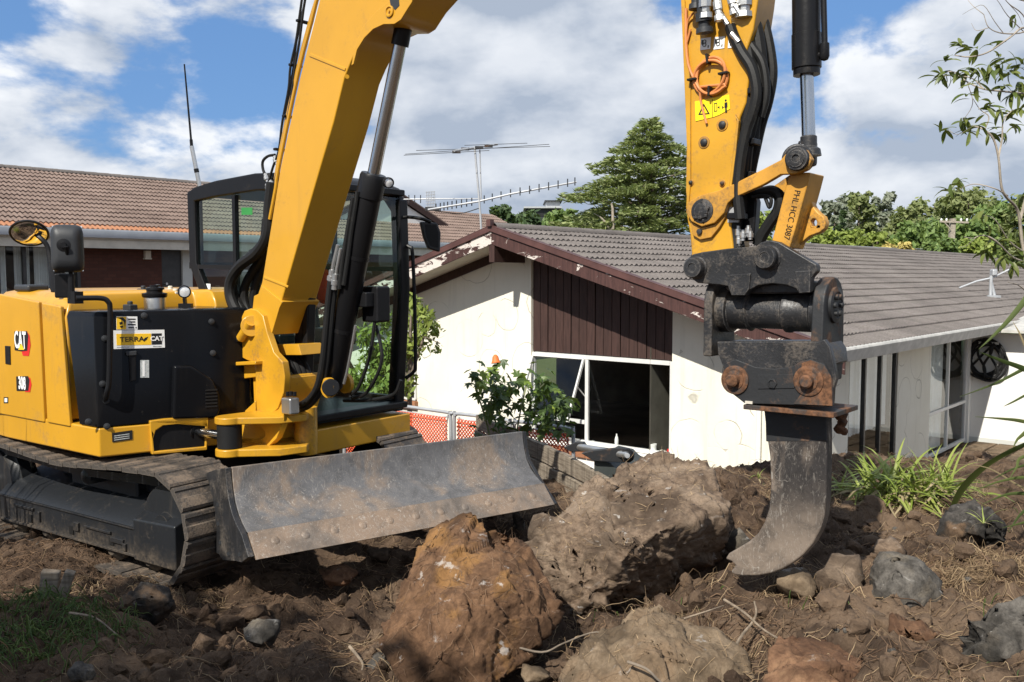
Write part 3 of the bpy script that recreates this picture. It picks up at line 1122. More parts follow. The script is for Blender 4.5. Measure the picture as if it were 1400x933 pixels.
# left window behind the cab
wl0, wz1 = st_on(569, 470, t=TW)
_, wz0 = st_on(560, 545, t=TW)
mb = MB()
for z_ in (wz0, wz1):
    bar(mb, H(wl0, TW - .02, z_), H(wl0 + 1.5, TW - .02, z_), .06, .05, GL)
for s_ in (wl0, wl0 + .75, wl0 + 1.5):
    bar(mb, H(s_, TW - .021, wz0), H(s_, TW - .021, wz1), .06, .05, GL)
w2 = mb.build('window', M['alu'], house, bevel=.004, seg=1)
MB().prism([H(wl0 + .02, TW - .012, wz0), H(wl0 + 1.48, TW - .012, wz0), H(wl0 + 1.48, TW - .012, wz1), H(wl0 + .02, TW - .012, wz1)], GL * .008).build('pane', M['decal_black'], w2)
MB().prism([H(wl0 - .05, TW - .1, wz0 - .04), H(wl0 + 1.55, TW - .1, wz0 - .04), H(wl0 + 1.55, TW - .005, wz0 - .04), H(wl0 - .05, TW - .005, wz0 - .04)], UP * -.13).build('window_sill', M['tile_orange'], house)

# side wall under the right eave, bays of glass between stucco piers
SWL = .55
wt = ZE - .2
fl = ZH


def side_piece(t0, t1, mat, z0=fl - .1, z1=wt, name='side_wall', s=SWL):
    return MB().prism([H(s, t0, z0), H(s, t1, z0), H(s, t1, z1), H(s, t0, z1)], GG * .12).build(name, mat, house)


TB = [st_on(u, 560, s=SWL)[0] for u in (1160, 1226, 1271, 1324)]
side_piece(TW + .14, TB[0], M['stucco'])
side_piece(TB[1], TB[2], M['stucco'])
for (t0, t1, frm, n, rail, curtain) in ((TB[0], TB[1], 'dark_alu', 3, None, True), (TB[2], TB[3] - .12, 'alu', 2, -.85, False)):
    mb = MB()
    for i in range(n + 1):
        tt = t0 + .03 + (t1 - t0 - .06) * i / n
        bar(mb, H(SWL + .05, tt, fl + .05), H(SWL + .05, tt, wt - .06), .07 if frm == 'dark_alu' else .06, .07, GG)
    for z_ in (fl + .06, wt - .04):
        bar(mb, H(SWL + .049, t0, z_), H(SWL + .049, t1, z_), .07, .066, GG)
    if rail is not None:
        bar(mb, H(SWL + .048, t0, rail), H(SWL + .048, t1, rail), .06, .064, GG)
    d = mb.build('sliding_door', M[frm], house, bevel=.004, seg=1)
    for i in range(n):
        a, b = t0 + .05 + (t1 - t0 - .1) * i / n, t0 + .05 + (t1 - t0 - .1) * (i + 1) / n
        MB().prism([H(SWL + .05, a, fl + .08), H(SWL + .05, b, fl + .08), H(SWL + .05, b, wt - .07), H(SWL + .05, a, wt - .07)], GG * .006).build('pane', M['pane'], d)
    # curtain with folds
    k = 60
    pts0 = [H(SWL + .22 + .035 * math.sin(i * 1.9) + .015 * math.sin(i * .7), t0 + (t1 - t0) * (i / k) * (1.0 if curtain else .55), fl + (.95 if curtain else .08)) for i in range(k + 1)]
    vs = pts0 + [V((p.x, p.y, wt - .05)) for p in pts0]
    MB().add(vs, [(i, i + 1, i + k + 2, i + k + 1) for i in range(k)]).build('curtain', M['curtain'], house, recalc=False)
    mb = MB()
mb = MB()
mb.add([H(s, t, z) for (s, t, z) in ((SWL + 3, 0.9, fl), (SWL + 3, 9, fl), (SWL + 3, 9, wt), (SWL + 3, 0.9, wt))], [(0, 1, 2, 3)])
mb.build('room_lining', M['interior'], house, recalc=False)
side_piece(TB[3] - .12, TB[3] + .05, M['white_wall'], name='door_post', s=SWL - .03)
# wing wall that closes the terrace
WT = TB[3] + .05
MB().prism([H(SWL, WT, fl - .1), H(-5.5, WT, fl - .1), H(-5.5, WT, wt), H(SWL, WT, wt)], GL * .14).build('wing_wall', M['white_wall'], house)
MB().prism([H(SWL + .13, WT - .02, fl - .02), H(-5.5, WT - .02, fl - .02), H(-5.5, WT - .02, fl + .12), H(SWL + .13, WT - .02, fl + .12)], GL * .018).build('skirting_board', M['grey_wall'], house)
MB().prism([H(.02, WT - .45, wt + .04), H(-5.6, WT - .45, wt + .04), H(-5.6, WT + 6, wt + .5), H(.02, WT + 6, wt + .5)], UP * .06).build('wing_roof', M['fascia_white'], house)
MB().prism([H(-.62, WT - .47, wt + .02), H(-5.6, WT - .47, wt + .02), H(-5.6, WT - .47, wt + .22), H(-.62, WT - .47, wt + .22)], GL * -.03).build('wing_fascia', M['fascia_white'], house)

# down pipe on the gable corner
p = on_plane(1037, 600, H(0, TW - .05, 0), GL)
MB().tube([V((p.x, p.y, ZH)), V((p.x, p.y, top(.7) - .1))], .04, 12).build('downpipe', M['white_wall'], house)

# roof: slabs, soffits, barges, gutter, tiles
roof = MB()
for (s0, s1) in ((0.02, SA), (SA, SW - .02)):
    roof.prism([H(s0, .03, zr(s0) - .05), H(s1, .03, zr(s1) - .05), H(s1, .03, zr(s1) - .10), H(s0, .03, zr(s0) - .10)], GL * (LEN - .06))
roof = roof.build('roof', M['tile'], house)
mb = MB()
for (s0, s1) in ((.3, SA), (SA, SW - .3)):
    mb.prism([H(s0, .06, zr(s0) - .20), H(s1, .06, zr(s1) - .20), H(s1, .06, zr(s1) - .225), H(s0, .06, zr(s0) - .225)], GL * (TW + .1))
mb.prism([H(.02, TW, wt + .02), H(SWL + .2, TW, wt + .02), H(SWL + .2, TW, wt), H(.02, TW, wt)], GL * (LEN - 1))
mb.build('soffit', M['soffit'], house)
for (s0, s1, m_) in ((-.12, SA, 'brown_peel'), (SW + .12, SA, 'brown_peel_more')):
    z_ = lambda s: ZE + SL * (s if s0 < SA else SW - s)
    MB().prism([H(s0, 0, z_(s0) - .05), H(s1, 0, z_(s1) - .05), H(s1, 0, z_(s1) - .30), H(s0, 0, z_(s0) - .30)], GL * .035).build('bargeboard', M[m_], house, bevel=.004, seg=1)
    MB().prism([H(s0, -.035, z_(s0) + .045), H(s1, -.035, z_(s1) + .045), H(s1, -.035, z_(s1) - .07), H(s0, -.035, z_(s0) - .07)], GL * .032).prism(
        [H(s0, -.035, z_(s0) + .046), H(s1, -.035, z_(s1) + .046), H(s1, -.035, z_(s1) + .025), H(s0, -.035, z_(s0) + .025)], GL * .16).build('barge_flashing', M['flashing'], house, bevel=.006, seg=1)
# trim where the far slope meets the wall
MB().prism([H(12.2, TW - .03, top(12.2) + .01), H(SA + .1, TW - .03, top(SA + .1) + .01), H(SA + .1, TW - .03, top(SA + .1) - .16), H(12.2, TW - .03, top(12.2) - .16)], GL * .028).build('verge_trim', M['brown'], house)
MB().box(H(SA, .48, 2.30), (.13, .94, .42), (GG, GL, UP)).build('ridge_beam', M['brown'], house, bevel=.006)
# gutter
prof = [(-.02, ZE + .03), (-.13, ZE + .03), (-.15, ZE + .0), (-.12, ZE - .10), (-.10, ZE - .17), (-.0, ZE - .19), (.02, ZE - .19)]
MB().prism([H(s, -.02, z) for s, z in prof], GL * 10.4).build('gutter', M['fascia_white'], house, bevel=.006)


def tile_mesh(name, w, l, h, mat, waves=2, seg=12):
    mb = MB()
    vs, fs = [], []
    for r_, (y, dz) in enumerate(((l + .05, -.012), (0, .026), (0.004, -.014))):
        for i in range(seg + 1):
            x = w * i / seg
            zz = h * (.5 - .5 * math.cos(2 * math.pi * waves * i / seg))
            vs.append((x, y, dz + zz * (1 if r_ < 2 else .35)))
    for r_ in range(2):
        for i in range(seg):
            a = r_ * (seg + 1) + i
            fs.append((a, a + seg + 1, a + seg + 2, a + 1))
    mb.add(vs, fs)
    return mb.mesh(name, mat, recalc=False, angle=50)


def lay_tiles(parent, origin, along, upslope, n_cols, n_rows, w, l, mesh, rest_mat, skip=lambda c, r_: False, name='roof_tile', cap=300, edge=None):
    nrm = along.cross(upslope).normalized()
    all_ = []
    rg = random.Random(3)
    for r_ in range(n_rows):
        for c in range(n_cols):
            if skip(c, r_):
                continue
            p = origin + along * (c * w) + upslope * (r_ * l) + nrm * rg.uniform(-.003, .004)
            d = (p - EYE)
            # share of the picture: near tiles first, those out of frame last
            u = 700 + FPX * d.x / max(d.y, .1)
            key = d.length + (0 if -20 < u < 1420 else 100)
            all_.append((key, p, rg.uniform(-.006, .006), c, r_))
    all_.sort(key=lambda x: x[0])
    co = np.empty(len(mesh.vertices) * 3)
    mesh.vertices.foreach_get('co', co)
    co = co.reshape(-1, 3)
    faces = [tuple(f.vertices) for f in mesh.polygons]
    vs, fs = [], []
    for k, (key, p, a, c, r_) in enumerate(all_):
        m = frame(p, along * math.cos(a) + upslope * math.sin(a), upslope)
        me = edge if (edge is not None and r_ < 1) else mesh
        if k < cap:
            inst(name, me, m, parent)
        else:
            A = np.array(m)[:3, :3]
            b = len(vs)
            vs.extend((co @ A.T + np.array(m.translation)).tolist())
            fs.extend([tuple(i + b for i in f) for f in faces])
    o = MB()
    o.v, o.f, o.m = vs, fs, [0] * len(fs)
    o.build(name + '_field', rest_mat, parent, recalc=False, angle=50, kind='stuff')


up_n = (GG + UP * SL).normalized()
tm = tile_mesh('roof_tile', .30, .425, .036, M['tile'])
nrow = 16
slope_len = (SA / up_n.dot(GG))
lay_tiles(roof, H(-.05, .05, ZE - .015), GL, up_n, int(34.8 / .30), nrow, .30, slope_len / nrow, tm, M['tile'])
# ridge capping
cap = MB()
k = 8
vs, fs = [], []
for j, (x, rr) in enumerate(((0, .125), (.40, .135), (.40, .115))):
    for i in range(k + 1):
        a = math.pi * i / k
        vs.append((x, math.cos(a) * rr, math.sin(a) * rr * .75))
for j in range(2):
    for i in range(k):
        fs.append((j * (k + 1) + i, j * (k + 1) + i + 1, (j + 1) * (k + 1) + i + 1, (j + 1) * (k + 1) + i))
cm = cap.add(vs, fs).mesh('ridge_tile', M['tile'], recalc=False, angle=50)
for i in range(int(34.8 / .375)):
    inst('ridge_tile', cm, frame(H(SA, .02 + i * .375, zr(SA) + .0), GL, GG), roof)
fm = MB().box((0, 0, 0), (.1, .1, .12)).mesh('finial', M['flashing'])
inst('ridge_finial', fm, frame(H(SA, -.03, zr(SA) + .08), GG, GL), roof)

# things on the window sill
def on_sill(u, v, t_=TW + .13):
    s, z = st_on(u, v, t=t_)
    return H(s, t_, zsill - .002)


b = on_sill(843, 612)
solid('plastic_bottle', MB().lathe(b, UP, [(0, .03), (.01, .036), (.15, .036), (.2, .022), (.215, .013), (.25, .013), (.25, .001)], 16), M['white_paint'], 'clear white plastic bottle standing on the window sill', 'bottle', b)
b = on_sill(893, 618)
solid('glass_jar', MB().lathe(b + UP * .05, UP, [(0, .05), (.01, .062), (.07, .062), (.08, .066), (.11, .066), (.11, .001)], 16).box(b + UP * .025, (.17, .10, .05), (GG, GL, UP)), M['white_paint'], 'small pale tub on the right half of the window sill', 'tub', b)
b = on_sill(880, 618)
solid('toolbox', MB().box(b + UP * .03, (.2, .11, .06), (GG, GL, UP)).box(b + UP * .07, (.1, .05, .02), (GG, GL, UP)), M['black'], 'small dark case lying on the window sill beside the tub', 'case', b, bevel=.008)
b = on_sill(906, 622)
solid('carton', MB().box(b + UP * .03, (.13, .1, .06), (GG, GL, UP)).box(b + UP * .068, (.09, .06, .016), (GG, GL, UP)), M['soffit'], 'cream carton on the window sill near its right end', 'carton', b, bevel=.004)
b = on_sill(914, 624)
solid('red_tin', MB().lathe(b, UP, [(0, .03), (.09, .03), (.10, .026), (.11, .026), (.11, .001)], 14), M['decal_red'], 'small red tin at the right end of the window sill', 'tin', b)
b = on_sill(810, 605)
solid('white_block', MB().box(b + UP * .025, (.1, .07, .05), (GG, GL, UP)).box(b + UP * .055, (.06, .05, .014), (GG, GL, UP)), M['white_paint'], 'small white block at the left end of the window sill', 'block', b, bevel=.006)

# hose coiled on the wing wall
hc = on_plane(1352, 492, H(0, WT - .05, 0), GL)
mb = MB()
rg = random.Random(2)
pts = []
for i in range(110):
    a = i / 110 * 2 * math.pi * 6
    rr = .36 + .07 * math.sin(i * .37)
    pts.append(hc + GG * (rr * .92 * math.cos(a) + .06 * math.sin(i * .11)) + UP * (rr * 1.05 * math.sin(a)) - GL * (.02 + .05 * abs(math.sin(i * .9))))
for k in range(3):
    pts += [hc + GG * (.12 * (k - 1) + .08 * math.sin(j * .8)) + UP * (.36 - .72 * j / 7 if k % 2 == 0 else -.36 + .72 * j / 7) - GL * .09 for j in range(8)]
mb.tube(pts, .026, 7, smooth=2)
hose = thing('garden_hose', 'black hose coiled on a bracket on the shaded white wall', 'hose', hc)
mb.build('coil', M['rubber'], hose)
MB().box(hc + UP * .36 - GL * .03, (.4, .12, .05), (GG, GL, UP)).box(hc + UP * .42, (.1, .1, .12), (GG, GL, UP)).build('bracket', M['zinc'], hose, bevel=.006)

# patio paving
patio = thing('patio_paving', 'brown stone paving of the terrace in front of the glass doors', 'paving', H(-1.2, 5, ZH))
rg = random.Random(11)
pm = []
for k in range(4):
    m_ = MB()
    w_, l_ = .46, .46
    j = [rg.uniform(-.02, .02) for _ in range(8)]
    m_.prism([V((-w_ / 2 + j[0], -l_ / 2 + j[1], 0)), V((w_ / 2 + j[2], -l_ / 2 + j[3], 0)), V((w_ / 2 + j[4], l_ / 2 + j[5], 0)), V((-w_ / 2 + j[6], l_ / 2 + j[7], 0))], UP * .05)
    pm.append(m_.mesh('paver', M['tile_stone'] if 'tile_stone' in M else M['rock_tan']))
for i in range(17):
    for j in range(8):
        inst('paver', rg.choice(pm), frame(H(.2 - j * .5, 1.2 + i * .5, ZH - .02 + rg.uniform(-.006, .008)), GL, GG), patio)

# ------------------------------------------------------------------ the brick house behind
PD = 23.7


def K(t, pd, z):
    p = GG * pd + GL * t
    return V((p.x, p.y, z))


def k_on(u, v, pd):
    p = on_plane(u, v, GG * pd, GG)
    return p.dot(GL), p.z


h2 = thing('brick_house', 'long brick house with red brown tiled roof behind the excavator', 'house', K(12, PD + 3, .5))
EZ, RZ, RUN = 3.02, 4.86, 4.0
r2 = MB()
for sgn in (0, 1):
    a, b = (K(-4, PD - .05, EZ - .06), K(-4, PD + RUN, RZ - .06)) if sgn == 0 else (K(-4, PD + RUN, RZ - .06), K(-4, PD + 2 * RUN, EZ - .06))
    r2.prism([a, b, b - UP * .05, a - UP * .05], GL * 24.5)
r2.prism([K(20.5, PD - .05, EZ - .06), K(20.5, PD + RUN - .9, RZ - .42 - .06), K(20.5, PD + RUN - .9, RZ - .42 - .11), K(20.5, PD - .05, EZ - .11)], GL * 9.5)
roof2 = r2.build('roof', M['tile_red'], h2)
up2 = (GG * RUN + UP * (RZ - EZ)).normalized()
tl2 = math.hypot(RUN, RZ - EZ)
t2 = tile_mesh('roof_tile', .26, tl2 / 14, .040, M['tile_red'])
t2e = tile_mesh('roof_tile', .26, tl2 / 14, .040, M['tile_orange'])
lay_tiles(roof2, K(-4, PD - .04, EZ), GL, up2, int(34 / .26), 14, .26, tl2 / 14, t2, M['tile_red'], skip=lambda c, r_: r_ > 10 and c * .26 > 24.5, edge=t2e)
for i in range(int(24.4 / .375)):
    inst('ridge_tile', cm, frame(K(-4 + i * .375, PD + RUN, RZ + .0), GL, GG), roof2)
# gablet with white boards
gc = PD + 1.6
ta, za_ = k_on(530, 264, gc)
tb, zb_ = k_on(606, 314, gc)
wd = tb - ta
MB().prism([K(ta - wd, gc, zb_), K(tb, gc, zb_), K(ta, gc, za_)], GG * .1).build('gablet_wall', M['white_wall'], h2)
for sg in (1, -1):
    e, a_ = K(ta + sg * (wd + .15), gc - .12, zb_ - .05), K(ta, gc - .12, za_ + .03)
    MB().prism([e, a_, a_ + UP * .2, e + UP * .2], GG * .05).build('bargeboard', M['brown'], h2)
    MB().prism([e + UP * .21, a_ + UP * .21, a_ + UP * .26, e + UP * .26], GG * 5).build('gablet_roof', M['tile_red'], h2)
# gutter, soffit
MB().prism([K(-4.2, pd, z) for pd, z in ((PD - .02, EZ + .02), (PD - .14, EZ + .02), (PD - .15, EZ - .02), (PD - .11, EZ - .19), (PD, EZ - .2))], GL * 34.4).build('gutter', M['fascia_grey'], h2)
WP = PD + .55
MB().prism([K(-4, PD, EZ - .22), K(-4, WP + .1, EZ - .22), K(-4, WP + .1, EZ - .26), K(-4, PD, EZ - .26)], GL * 34).build('soffit', M['soffit'], h2)
MB().prism([K(-4, PD - .0, EZ - .2), K(-4, PD + .03, EZ - .2), K(-4, PD + .03, EZ - .46), K(-4, PD - .0, EZ - .46)], GL * 34).build('fascia', M['soffit'], h2)
wz = EZ - .24


def wall2(u0, u1, mat, name, d=0, z0=.35):
    a, b = k_on(u0, 360, WP)[0], k_on(u1, 360, WP)[0]
    return MB().prism([K(a, WP - d, z0), K(b, WP - d, z0), K(b, WP - d, wz), K(a, WP - d, wz)], GG * .12).build(name, mat, h2)


wall2(-140, -30, M['brick'], 'brick_wall')
wall2(106, 221, M['brick'], 'brick_wall')
wall2(262, 290, M['brick'], 'brick_wall')
wall2(290, 322, M['brick'], 'brick_wall')
wall2(322, 430, M['grey_wall'], 'rendered_wall')
wall2(430, 720, M['brick'], 'brick_wall')
wall2(249, 262, M['grey_wall'], 'door_post', .03)
dr = wall2(221, 249, M['dark_alu'], 'front_door', -.05)
pz = K(k_on(226, 375, WP - .0)[0], WP - .03, 1.62)
MB().lathe(pz, -GG, [(-.06, .02), (.02, .02), (.02, .035), (.05, .035), (.05, .001)], 12).build('handle', M['zinc'], dr)
# curtained window
wa, wb = k_on(-30, 360, WP)[0], k_on(106, 360, WP)[0]
mb = MB()
for f in (0, .18, .44, .72, 1):
    t_ = wa + (wb - wa) * f
    bar(mb, K(t_, WP, .5), K(t_, WP, wz), .12, .08, GG)
for z_ in (.5, wz - .05):
    bar(mb, K(wa, WP - .001, z_), K(wb, WP - .001, z_), .1, .076, GG)
w3 = mb.build('window', M['dark_alu'], h2)
MB().prism([K(wa, WP, .5), K(wb, WP, .5), K(wb, WP, wz), K(wa, WP, wz)], GG * .006).build('pane', M['pane'], w3)
for (f0, f1) in ((.02, .30), (.375, .53), (.575, .79), (.90, .99)):
    k = 40
    pts0 = [K(wa + (wb - wa) * (f0 + (f1 - f0) * i / k), WP + .2 + .05 * math.sin(i * 1.3), .45) for i in range(k + 1)]
    MB().add(pts0 + [V((p.x, p.y, wz)) for p in pts0], [(i, i + 1, i + k + 2, i + k + 1) for i in range(k)]).build('curtain', M['curtain'], h2, recalc=False)
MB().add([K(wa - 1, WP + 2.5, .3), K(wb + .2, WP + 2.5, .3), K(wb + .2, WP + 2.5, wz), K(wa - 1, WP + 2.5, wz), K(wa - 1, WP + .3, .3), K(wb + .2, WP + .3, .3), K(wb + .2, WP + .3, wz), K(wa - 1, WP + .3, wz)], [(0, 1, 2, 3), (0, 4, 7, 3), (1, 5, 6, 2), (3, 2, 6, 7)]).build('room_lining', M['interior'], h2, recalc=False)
lp = K(*[k_on(200, 348, WP)[0], WP - .06, k_on(200, 348, WP)[1]])
MB().box(lp, (.16, .12, .2), (GL, GG, UP)).box(lp - UP * .12, (.2, .14, .04), (GL, GG, UP)).build('wall_lamp', M['soffit'], h2, bevel=.01)
# ------------------------------------------------------------------ the excavator
XC = V((-2.38, 7.05, 0))


def dirv(deg):
    return V((math.cos(R(deg)), -math.sin(R(deg)), 0))


def rightv(f):
    return V((f.y, -f.x, 0))


FT = dirv(34)
RT = rightv(FT)          # undercarriage
FU = dirv(36)
RU = rightv(FU)          # house
FB = dirv(39)
RB = rightv(FB)          # boom
SP = V((-1.45, 6.37, 0))           # swing post


def TCo(f, r, z):
    p = XC + FT * f + RT * r
    return V((p.x, p.y, z))


def MC(f, r, z):
    p = XC + FU * f + RU * r
    return V((p.x, p.y, z))


def BP(u, v, off=0.0):
    return on_plane(u, v, SP + RB * off, RB)


def bpl(pts, off):
    return [BP(u, v, off) for u, v in pts]


def plate(pts, off, w, holes=()):
    """a plate in the boom's plane: its right face at off, w thick"""
    return MB().prism(bpl(pts, off), RB * -w, [bpl(h, off) for h in holes])


def loft(loops):
    mb = MB()
    n = len(loops[0])
    vs = [p for l in loops for p in l]
    fs = [tuple(range(n)), tuple((len(loops) - 1) * n + i for i in reversed(range(n)))]
    for k in range(len(loops) - 1):
        for i in range(n):
            j = (i + 1) % n
            fs.append((k * n + i, k * n + j, (k + 1) * n + j, (k + 1) * n + i))
    return mb.add(vs, fs)


ex = thing('excavator', 'yellow tracked excavator with black tank, steel blade and ripper on its arm', 'excavator', XC)

# --- tracks
SHOE_W, PITCH_S = 0.46, 0.172


def track_path(n=400):
    fr, rr, rad = 0.95, -1.17, 0.352
    zc = 0.285
    pts = []
    for i in range(60):
        f = rr + (fr - rr) * i / 60
        s = math.sin(math.pi * ((f - rr) / (fr - rr)))
        pts.append((f, zc + rad - .055 * s * s))
    for i in range(40):
        a = math.pi / 2 - math.pi * i / 40
        pts.append((fr + rad * math.cos(a), zc + rad * math.sin(a)))
    for i in range(60):
        pts.append((fr + (rr - fr) * i / 60, zc - rad))
    for i in range(40):
        a = -math.pi / 2 - math.pi * i / 40
        pts.append((rr + rad * math.cos(a), zc + rad * math.sin(a)))
    return pts


tp_ = track_path()
seg = [math.dist(tp_[i], tp_[(i + 1) % len(tp_)]) for i in range(len(tp_))]
total = sum(seg)
nshoe = round(total / PITCH_S)
sm = MB()
hw = SHOE_W / 2
L = total / nshoe
prof = [(-L * .475, -.016), (-L * .475, .010), (-L * .43, .020), (-L * .30, .022), (-L * .26, .013), (-L * .02, .012), (L * .02, .020), (L * .26, .022), (L * .40, .020), (L * .475, .008), (L * .475, -.016)]
sm.prism([V((x, -hw, z)) for x, z in prof], V((0, SHOE_W, 0)))
shoe_me = sm.mesh('shoe', M['shoe'], angle=30)
rg = random.Random(5)


def fk(f, k):
    return .95 + (f - .95) * k if f > .95 else (-1.17 + (f + 1.17) * k if f < -1.17 else f)


for side in (1, -1):
    chain = MB()
    tr = MB()
    inner = [TCo(f * 1.0, side * .93 - .07, z + (-.05 if z > .285 else .05) * 1) for f, z in tp_]
    # link chain: a band just inside the shoes
    cz = .285
    loop = []
    for f, z in tp_:
        k = .80
        loop.append((fk(f, k), cz + (z - cz) * k))
    tr.prism([TCo(f, side * .93 - .08, z) for f, z in loop], RT * .16, [[TCo(fk(f, .8), side * .93 - .08, cz + (z - cz) * .8) for f, z in loop]])
    track = tr.build('track', M['frame_steel'], ex, label=None)
    pos, i, acc = 0.0, 0, 0.0
    for k in range(nshoe):
        want = (k + .37) * L
        while acc + seg[i] < want:
            acc += seg[i]
            i += 1
        a, b = tp_[i], tp_[(i + 1) % len(tp_)]
        t_ = (want - acc) / seg[i]
        f, z = a[0] + (b[0] - a[0]) * t_, a[1] + (b[1] - a[1]) * t_
        dx, dz = (b[0] - a[0]) / seg[i], (b[1] - a[1]) / seg[i]
        X = FT * dx + UP * dz
        Zn = FT * -dz + UP * dx
        inst('shoe', shoe_me, frame(TCo(f, side * .93, z) + Zn * rg.uniform(-.004, .004), X, None, Zn), track)
    # frame beam, end cover, rollers, idler, sprocket
    ro = side * 1.10
    ri = side * .76
    fr = [(-.98, ro, .055), (.84, ro, .055), (.84, ro, .25), (-.98, ro, .25)]
    lp0 = [TCo(-.98, r_, z_) for r_, z_ in ((ro, .05), (ro, .245), (side * 1.0, .33), (ri, .40), (ri, .05))]
    lp1 = [TCo(.74, r_, z_) for r_, z_ in ((ro, .05), (ro, .235), (side * 1.0, .32), (ri, .38), (ri, .05))]
    beam = loft([lp0, lp1]).build('track_frame', M['frame_steel'], ex, bevel=.005)
    for (z_, d_) in ((.062, .016), (.238, .010)):
        MB().box(TCo(-.12, ro + side * .004, z_), (1.68, .02, d_), (FT, RT, UP)).build('frame_ledge', M['frame_steel'], beam, bevel=.002, seg=1)
    for f0 in (-.55, -.02, .45):
        MB().box(TCo(f0, ro + side * .001, .115), (.05, .012, .055), (FT, RT, UP)).build('frame_slot', M['decal_black'], beam)
    lp0 = [TCo(.70, r_, z_) for r_, z_ in ((ro + side * .012, .035), (ro + side * .012, .30), (side * 1.03, .345), (ri, .36), (ri, .035))]
    lp1 = [TCo(1.13, r_, z_) for r_, z_ in ((ro + side * .012, .035), (ro + side * .012, .315), (side * 1.03, .345), (ri, .35), (ri, .035))]
    loft([lp0, lp1]).build('end_cover', M['frame_steel'], beam, bevel=.012)
    for (f0, z0, w_, h_) in ((-.42, .15, .03, .07), (.52, .13, .14, .035), (.60, .10, .035, .05), (-.62, .19, .26, .02), (.30, .17, .30, .018), (.05, .15, .06, .06)):
        MB().box(TCo(f0, ro + side * .006, z0), (w_, .022, h_), (FT, RT, UP)).build('frame_lug', M['frame_steel'], beam, bevel=.004, seg=1)
    for f0 in (-.8, -.4, 0, .4, .8):
        MB().lathe(TCo(f0, side * .80, .045), RT * side, [(0, .05), (.03, .085), (.07, .085), (.09, .06), (.17, .06), (.19, .085), (.23, .085), (.28, .04)], 20).build('roller', M['frame_steel'], track)
    MB().lathe(TCo(.0, side * .82, .47), RT * side, [(0, .04), (.02, .06), (.18, .06), (.2, .03)], 18).build('carrier_roller', M['frame_steel'], track)
    for f0, nm in ((.95, 'idler'), (-1.17, 'sprocket')):
        MB().lathe(TCo(f0, side * .83, .285), RT * side, [(0, .25), (.05, .27), (.06, .285), (.14, .285), (.15, .27), (.2, .25), (.21, .08), (.25, .07)], 32).build(nm, M['frame_steel'], track)
# car body between the tracks
MB().box(TCo(0, 0, .47), (1.3, 1.6, .2), (FT, RT, UP)).box(TCo(0, 0, .35), (.8, 1.75, .22), (FT, RT, UP)).build('car_body', M['frame_steel'], ex, bevel=.02)
MB().lathe(V((XC.x, XC.y, .56)), UP, [(0, .5), (.05, .52), (.09, .52), (.11, .46)], 40).build('slew_ring', M['black'], ex)

# --- blade
BN, BF = V((-1.667, 5.377, 0)), V((.079, 6.628, 0))
BD = (BF - BN).normalized()
BNr = V((BD.y, -BD.x, 0))


def BL(x, n, z):
    p = BN + BD * x + BNr * (n * .955)
    return V((p.x, p.y, .083 + z * .955))


BLen = (BF - BN).length
prof = [(0, .658), (.006, .60), (.022, .53), (.055, .45), (.105, .39), (.17, .345), (.268, .298)]
back = [(.20, .30), (.12, .34), (.06, .39), (.01, .45), (-.02, .53), (-.03, .60), (-.03, .655)]
blade = MB().prism([BL(0, n, z) for n, z in prof + back], BD * BLen).build('blade', M['blade'], ex, bevel=.004, seg=1, angle=25)
MB().prism([BL(0, n, z) for n, z in ((.262, .308), (.40, .172), (.385, .165), (.25, .285))], BD * BLen).build('cutting_edge', M['edge'], blade, bevel=.002, seg=1)
for k in range(11):
    x = .14 + k * (BLen - .28) / 10
    c = BL(x, .325, .246)
    MB().lathe(c - (BNr * .7 + UP * .7) * .01, BNr * .7 + UP * .7, [(0, .026), (.011, .026), (.016, .018), (.016, .004)], 12).build('bolt', M['edge'], blade)
ep = [(284, 648), (312, 640), (317, 694), (333, 733), (338, 760), (330, 766), (312, 765), (307, 757), (298, 753), (295, 709), (284, 662)]
_el = [on_plane(u, v, BN - BD * .004, BD) for u, v in ((338, 768), (330, 766), (312, 765), (307, 757), (298, 753), (295, 709), (284, 662), (284, 648), (300, 642))]
_er = [BL(-.004, n - .004, z) for n, z in prof + [(.385, .19)]]
MB().prism(_er + _el, BD * -.035).build('end_plate', M['hitch'], blade, bevel=.004, seg=1)
for (u, v) in ((298, 690), (299, 716), (302, 742), (313, 757), (328, 758)):
    MB().cyl(on_plane(u, v, BN - BD * .037, BD), on_plane(u, v, BN - BD * .041, BD), .013, n=12).build('bolt_hole', M['decal_black'], blade)
MB().prism([BL(BLen + .004, n, z) for n, z in ((0, .655), (.02, .53), (.055, .45), (.17, .345), (.39, .172), (.1, .2), (-.2, .4), (-.2, .62))], BD * .03).build('end_plate', M['rust_some'], blade, bevel=.004, seg=1)
MB().box(BL(BLen / 2, -.09, .45), (BLen * .8, .14, .16), (BD, BNr, UP)).build('blade_beam', M['frame_steel'], blade, bevel=.01)
for s_ in (-.36, .36):
    mb = MB()
    p0, p1 = TCo(.55, s_, .36), BL(BLen / 2 + s_ * -1.1, -.12, .42)
    bar(mb, p0, p1, .16, .09, RT)
    mb.build('blade_arm', M['frame_steel'], ex, bevel=.01)
MB().cyl(TCo(.5, 0, .5), BL(BLen / 2, -.14, .5), .055).build('blade_cylinder', M['black'], ex)

